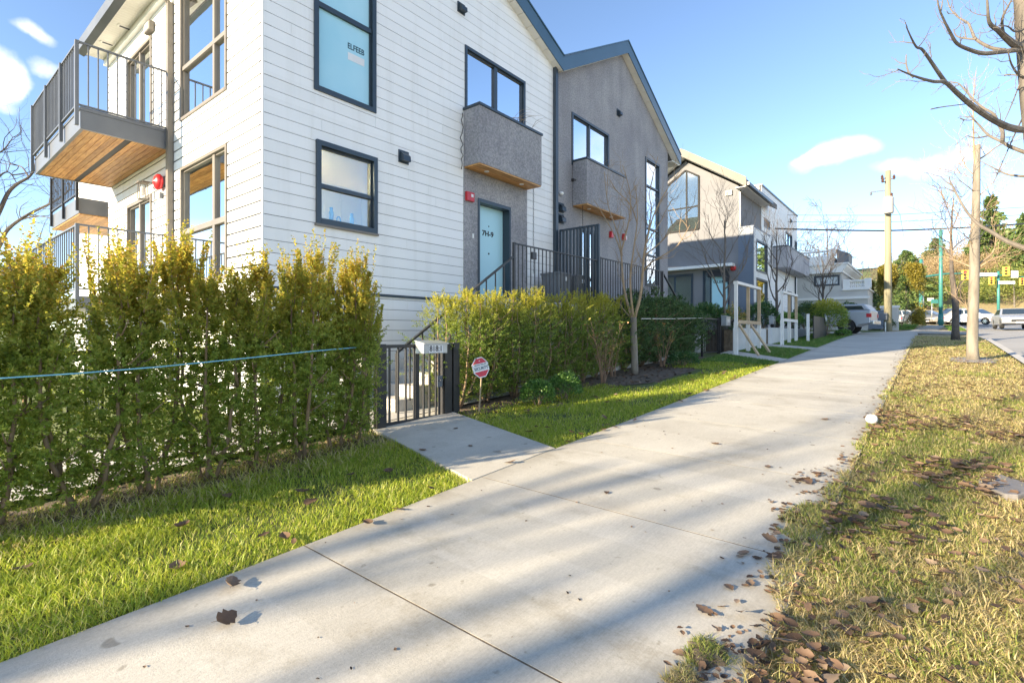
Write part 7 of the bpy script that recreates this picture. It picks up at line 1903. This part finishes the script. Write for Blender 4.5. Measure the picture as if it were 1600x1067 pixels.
for i in range(26):
    x = rr.uniform(.4, 14); y = lawn_edge(x) - rr.uniform(-.12, .10)
    leaf(0, 0, rr.uniform(.06, .13), i, rr.uniform(0, 6.28), 'brown leaf caught along the lawn edge of the sidewalk', (rr.uniform(-.3, .3), rr.uniform(-.3, .3)), 'leaves along the lawn edge', .015, (x, y))
for i in range(40):
    x = rr.uniform(4.8, 14); y = rr.uniform(3.3, 4.7)
    if walk_hit(x, y): continue
    leaf(0, 0, rr.uniform(.07, .14), i, rr.uniform(0, 6.28), 'brown leaf scattered on the lawn past the entry walk', (rr.uniform(-.4, .4), rr.uniform(-.4, .4)), 'leaves on the lawn past the entry walk', .03, (x, y))
for i in range(150):
    x = .9 + 12 * rr.random() ** 1.7; y = rr.uniform(-1.6, verge_edge(x) + .12)
    leaf(0, 0, rr.uniform(.045, .105), i, rr.uniform(0, 6.28), 'dry brown leaf lying in the straw of the road verge', (rr.uniform(-.5, .5), rr.uniform(-.5, .5)), 'dry leaves in the road verge', .03, (x, y))
# fragments and matted litter nobody could count
def litter(n, gen, smin, smax, name, label, mat='litter_leaf'):
    vs, fs, o = [], [], 0
    for i in range(n):
        v, f = SH[i % 9]; x, y, z = gen(); s = rr.uniform(smin, smax); a = rr.uniform(0, 6.28); b = rr.uniform(-.5, .5)
        c, d = math.cos(a), math.sin(a); w = v * s; zz = w[:, 2] * math.cos(b) + w[:, 1] * math.sin(b); yy = w[:, 1] * math.cos(b) - w[:, 2] * math.sin(b)
        q = np.stack([w[:, 0] * c - yy * d + x, w[:, 0] * d + yy * c + y, zz + z], 1); vs.append(q); fs.append(f + o); o += len(v)
    return stuff(np_mesh(name, np.concatenate(vs), np.concatenate(fs), mat), label, 'leaf litter')
def gen_edge():
    x = 1.2 + 22 * rr.random() ** 1.8; y = verge_edge(x) + rr.gauss(.0, .10); return x, y, ground(x, y) + .004
def gen_verge():
    while True:
        x = .5 + 26 * rr.random() ** 1.7; y = rr.uniform(-1.7, .55)
        if nz2(x, y, 1.1, 31) > -.12 or rr.random() < .25: return x, y, ground(x, y) + rr.uniform(-.01, .02)
def gen_drift():
    while True:
        x = 1.0 + 9 * rr.random() ** 1.4; y = rr.uniform(-1.5, .6)
        if nz2(x * .6, y, 1.5, 44) > .16: return x, y, ground(x, y) + rr.uniform(.012, .045)
litter(900, gen_drift, .035, .105, 'leaf_litter', 'drifts of flattened brown leaves on the near road verge')
def gen_bed():
    x = rr.uniform(-.8, 13.5); y = rr.uniform(4.5, 5.7)
    return x, y, ground(x, y) - .03
CL = [gp(*q) for q in ((1100, 1022), (1120, 1040), (1072, 1058), (1140, 1005), (1250, 752), (1290, 738), (1217, 876), (1232, 846), (1284, 790), (1240, 815), (1332, 722), (1213, 925), (1310, 765), (1260, 870), (1225, 800))]
def gen_clump():
    c = rr.choice(CL); x, y = c[0] + rr.gauss(0, .11), c[1] + rr.gauss(0, .07); return x, y, ground(x, y) + rr.uniform(.003, .022)
litter(300, gen_clump, .02, .06, 'leaf_litter', 'wet brown leaf clumps spilled from the verge onto the concrete')
litter(480, gen_edge, .015, .06, 'leaf_litter', 'crumbled leaf litter along the verge edge of the sidewalk')
litter(2600, gen_verge, .025, .095, 'leaf_litter', 'matted brown leaf litter between the verge grass')
litter(900, gen_bed, .03, .10, 'leaf_litter', 'dead leaves on the mulch under the hedges')
def gen_walk():
    x = rr.uniform(.6, 14); y = rr.uniform(.7, 3.1); return x, y, ground(x, y) + .003
litter(130, gen_walk, .008, .03, 'leaf_crumbs', 'tiny leaf crumbs sprinkled over the sidewalk')
mb = MB(); tp_ = at_depth(1521, 563, 13.6); rr = random.Random(2); n = 20
ring = [(tp_.x + 1.0 * math.cos(6.2832 * i / n) * rr.uniform(.8, 1.1) + .2, tp_.y + .55 * math.sin(6.2832 * i / n) * rr.uniform(.8, 1.1)) for i in range(n)]
mb.add([(x, y, ground(x, y) - .004) for x, y in ring] + [(tp_.x, tp_.y, ground(tp_.x, tp_.y) + .035)], [(i, (i + 1) % n, n) for i in range(n)])
struct(mb.build('tree_pit', 'grey_stone'))
# mulch ground under the hedges, tree pits
mb = MB(); strip(mb, [(-1.6, 4.9), (4.0, 4.9)], [(-1.6, 5.66), (4.0, 5.66)], -.035, 12); strip(mb, [(5.5, 5.2), (8.6, 5.05), (10, 4.45), (12.6, 4.45), (13.6, 5.15), (16, 5.2)], [(5.5, 6.3), (8.6, 6.3), (10, 6.3), (12.6, 6.3), (13.6, 6.3), (16, 6.3)], -.035, 8)
struct(mb.build('mulch_bed', 'soil'))
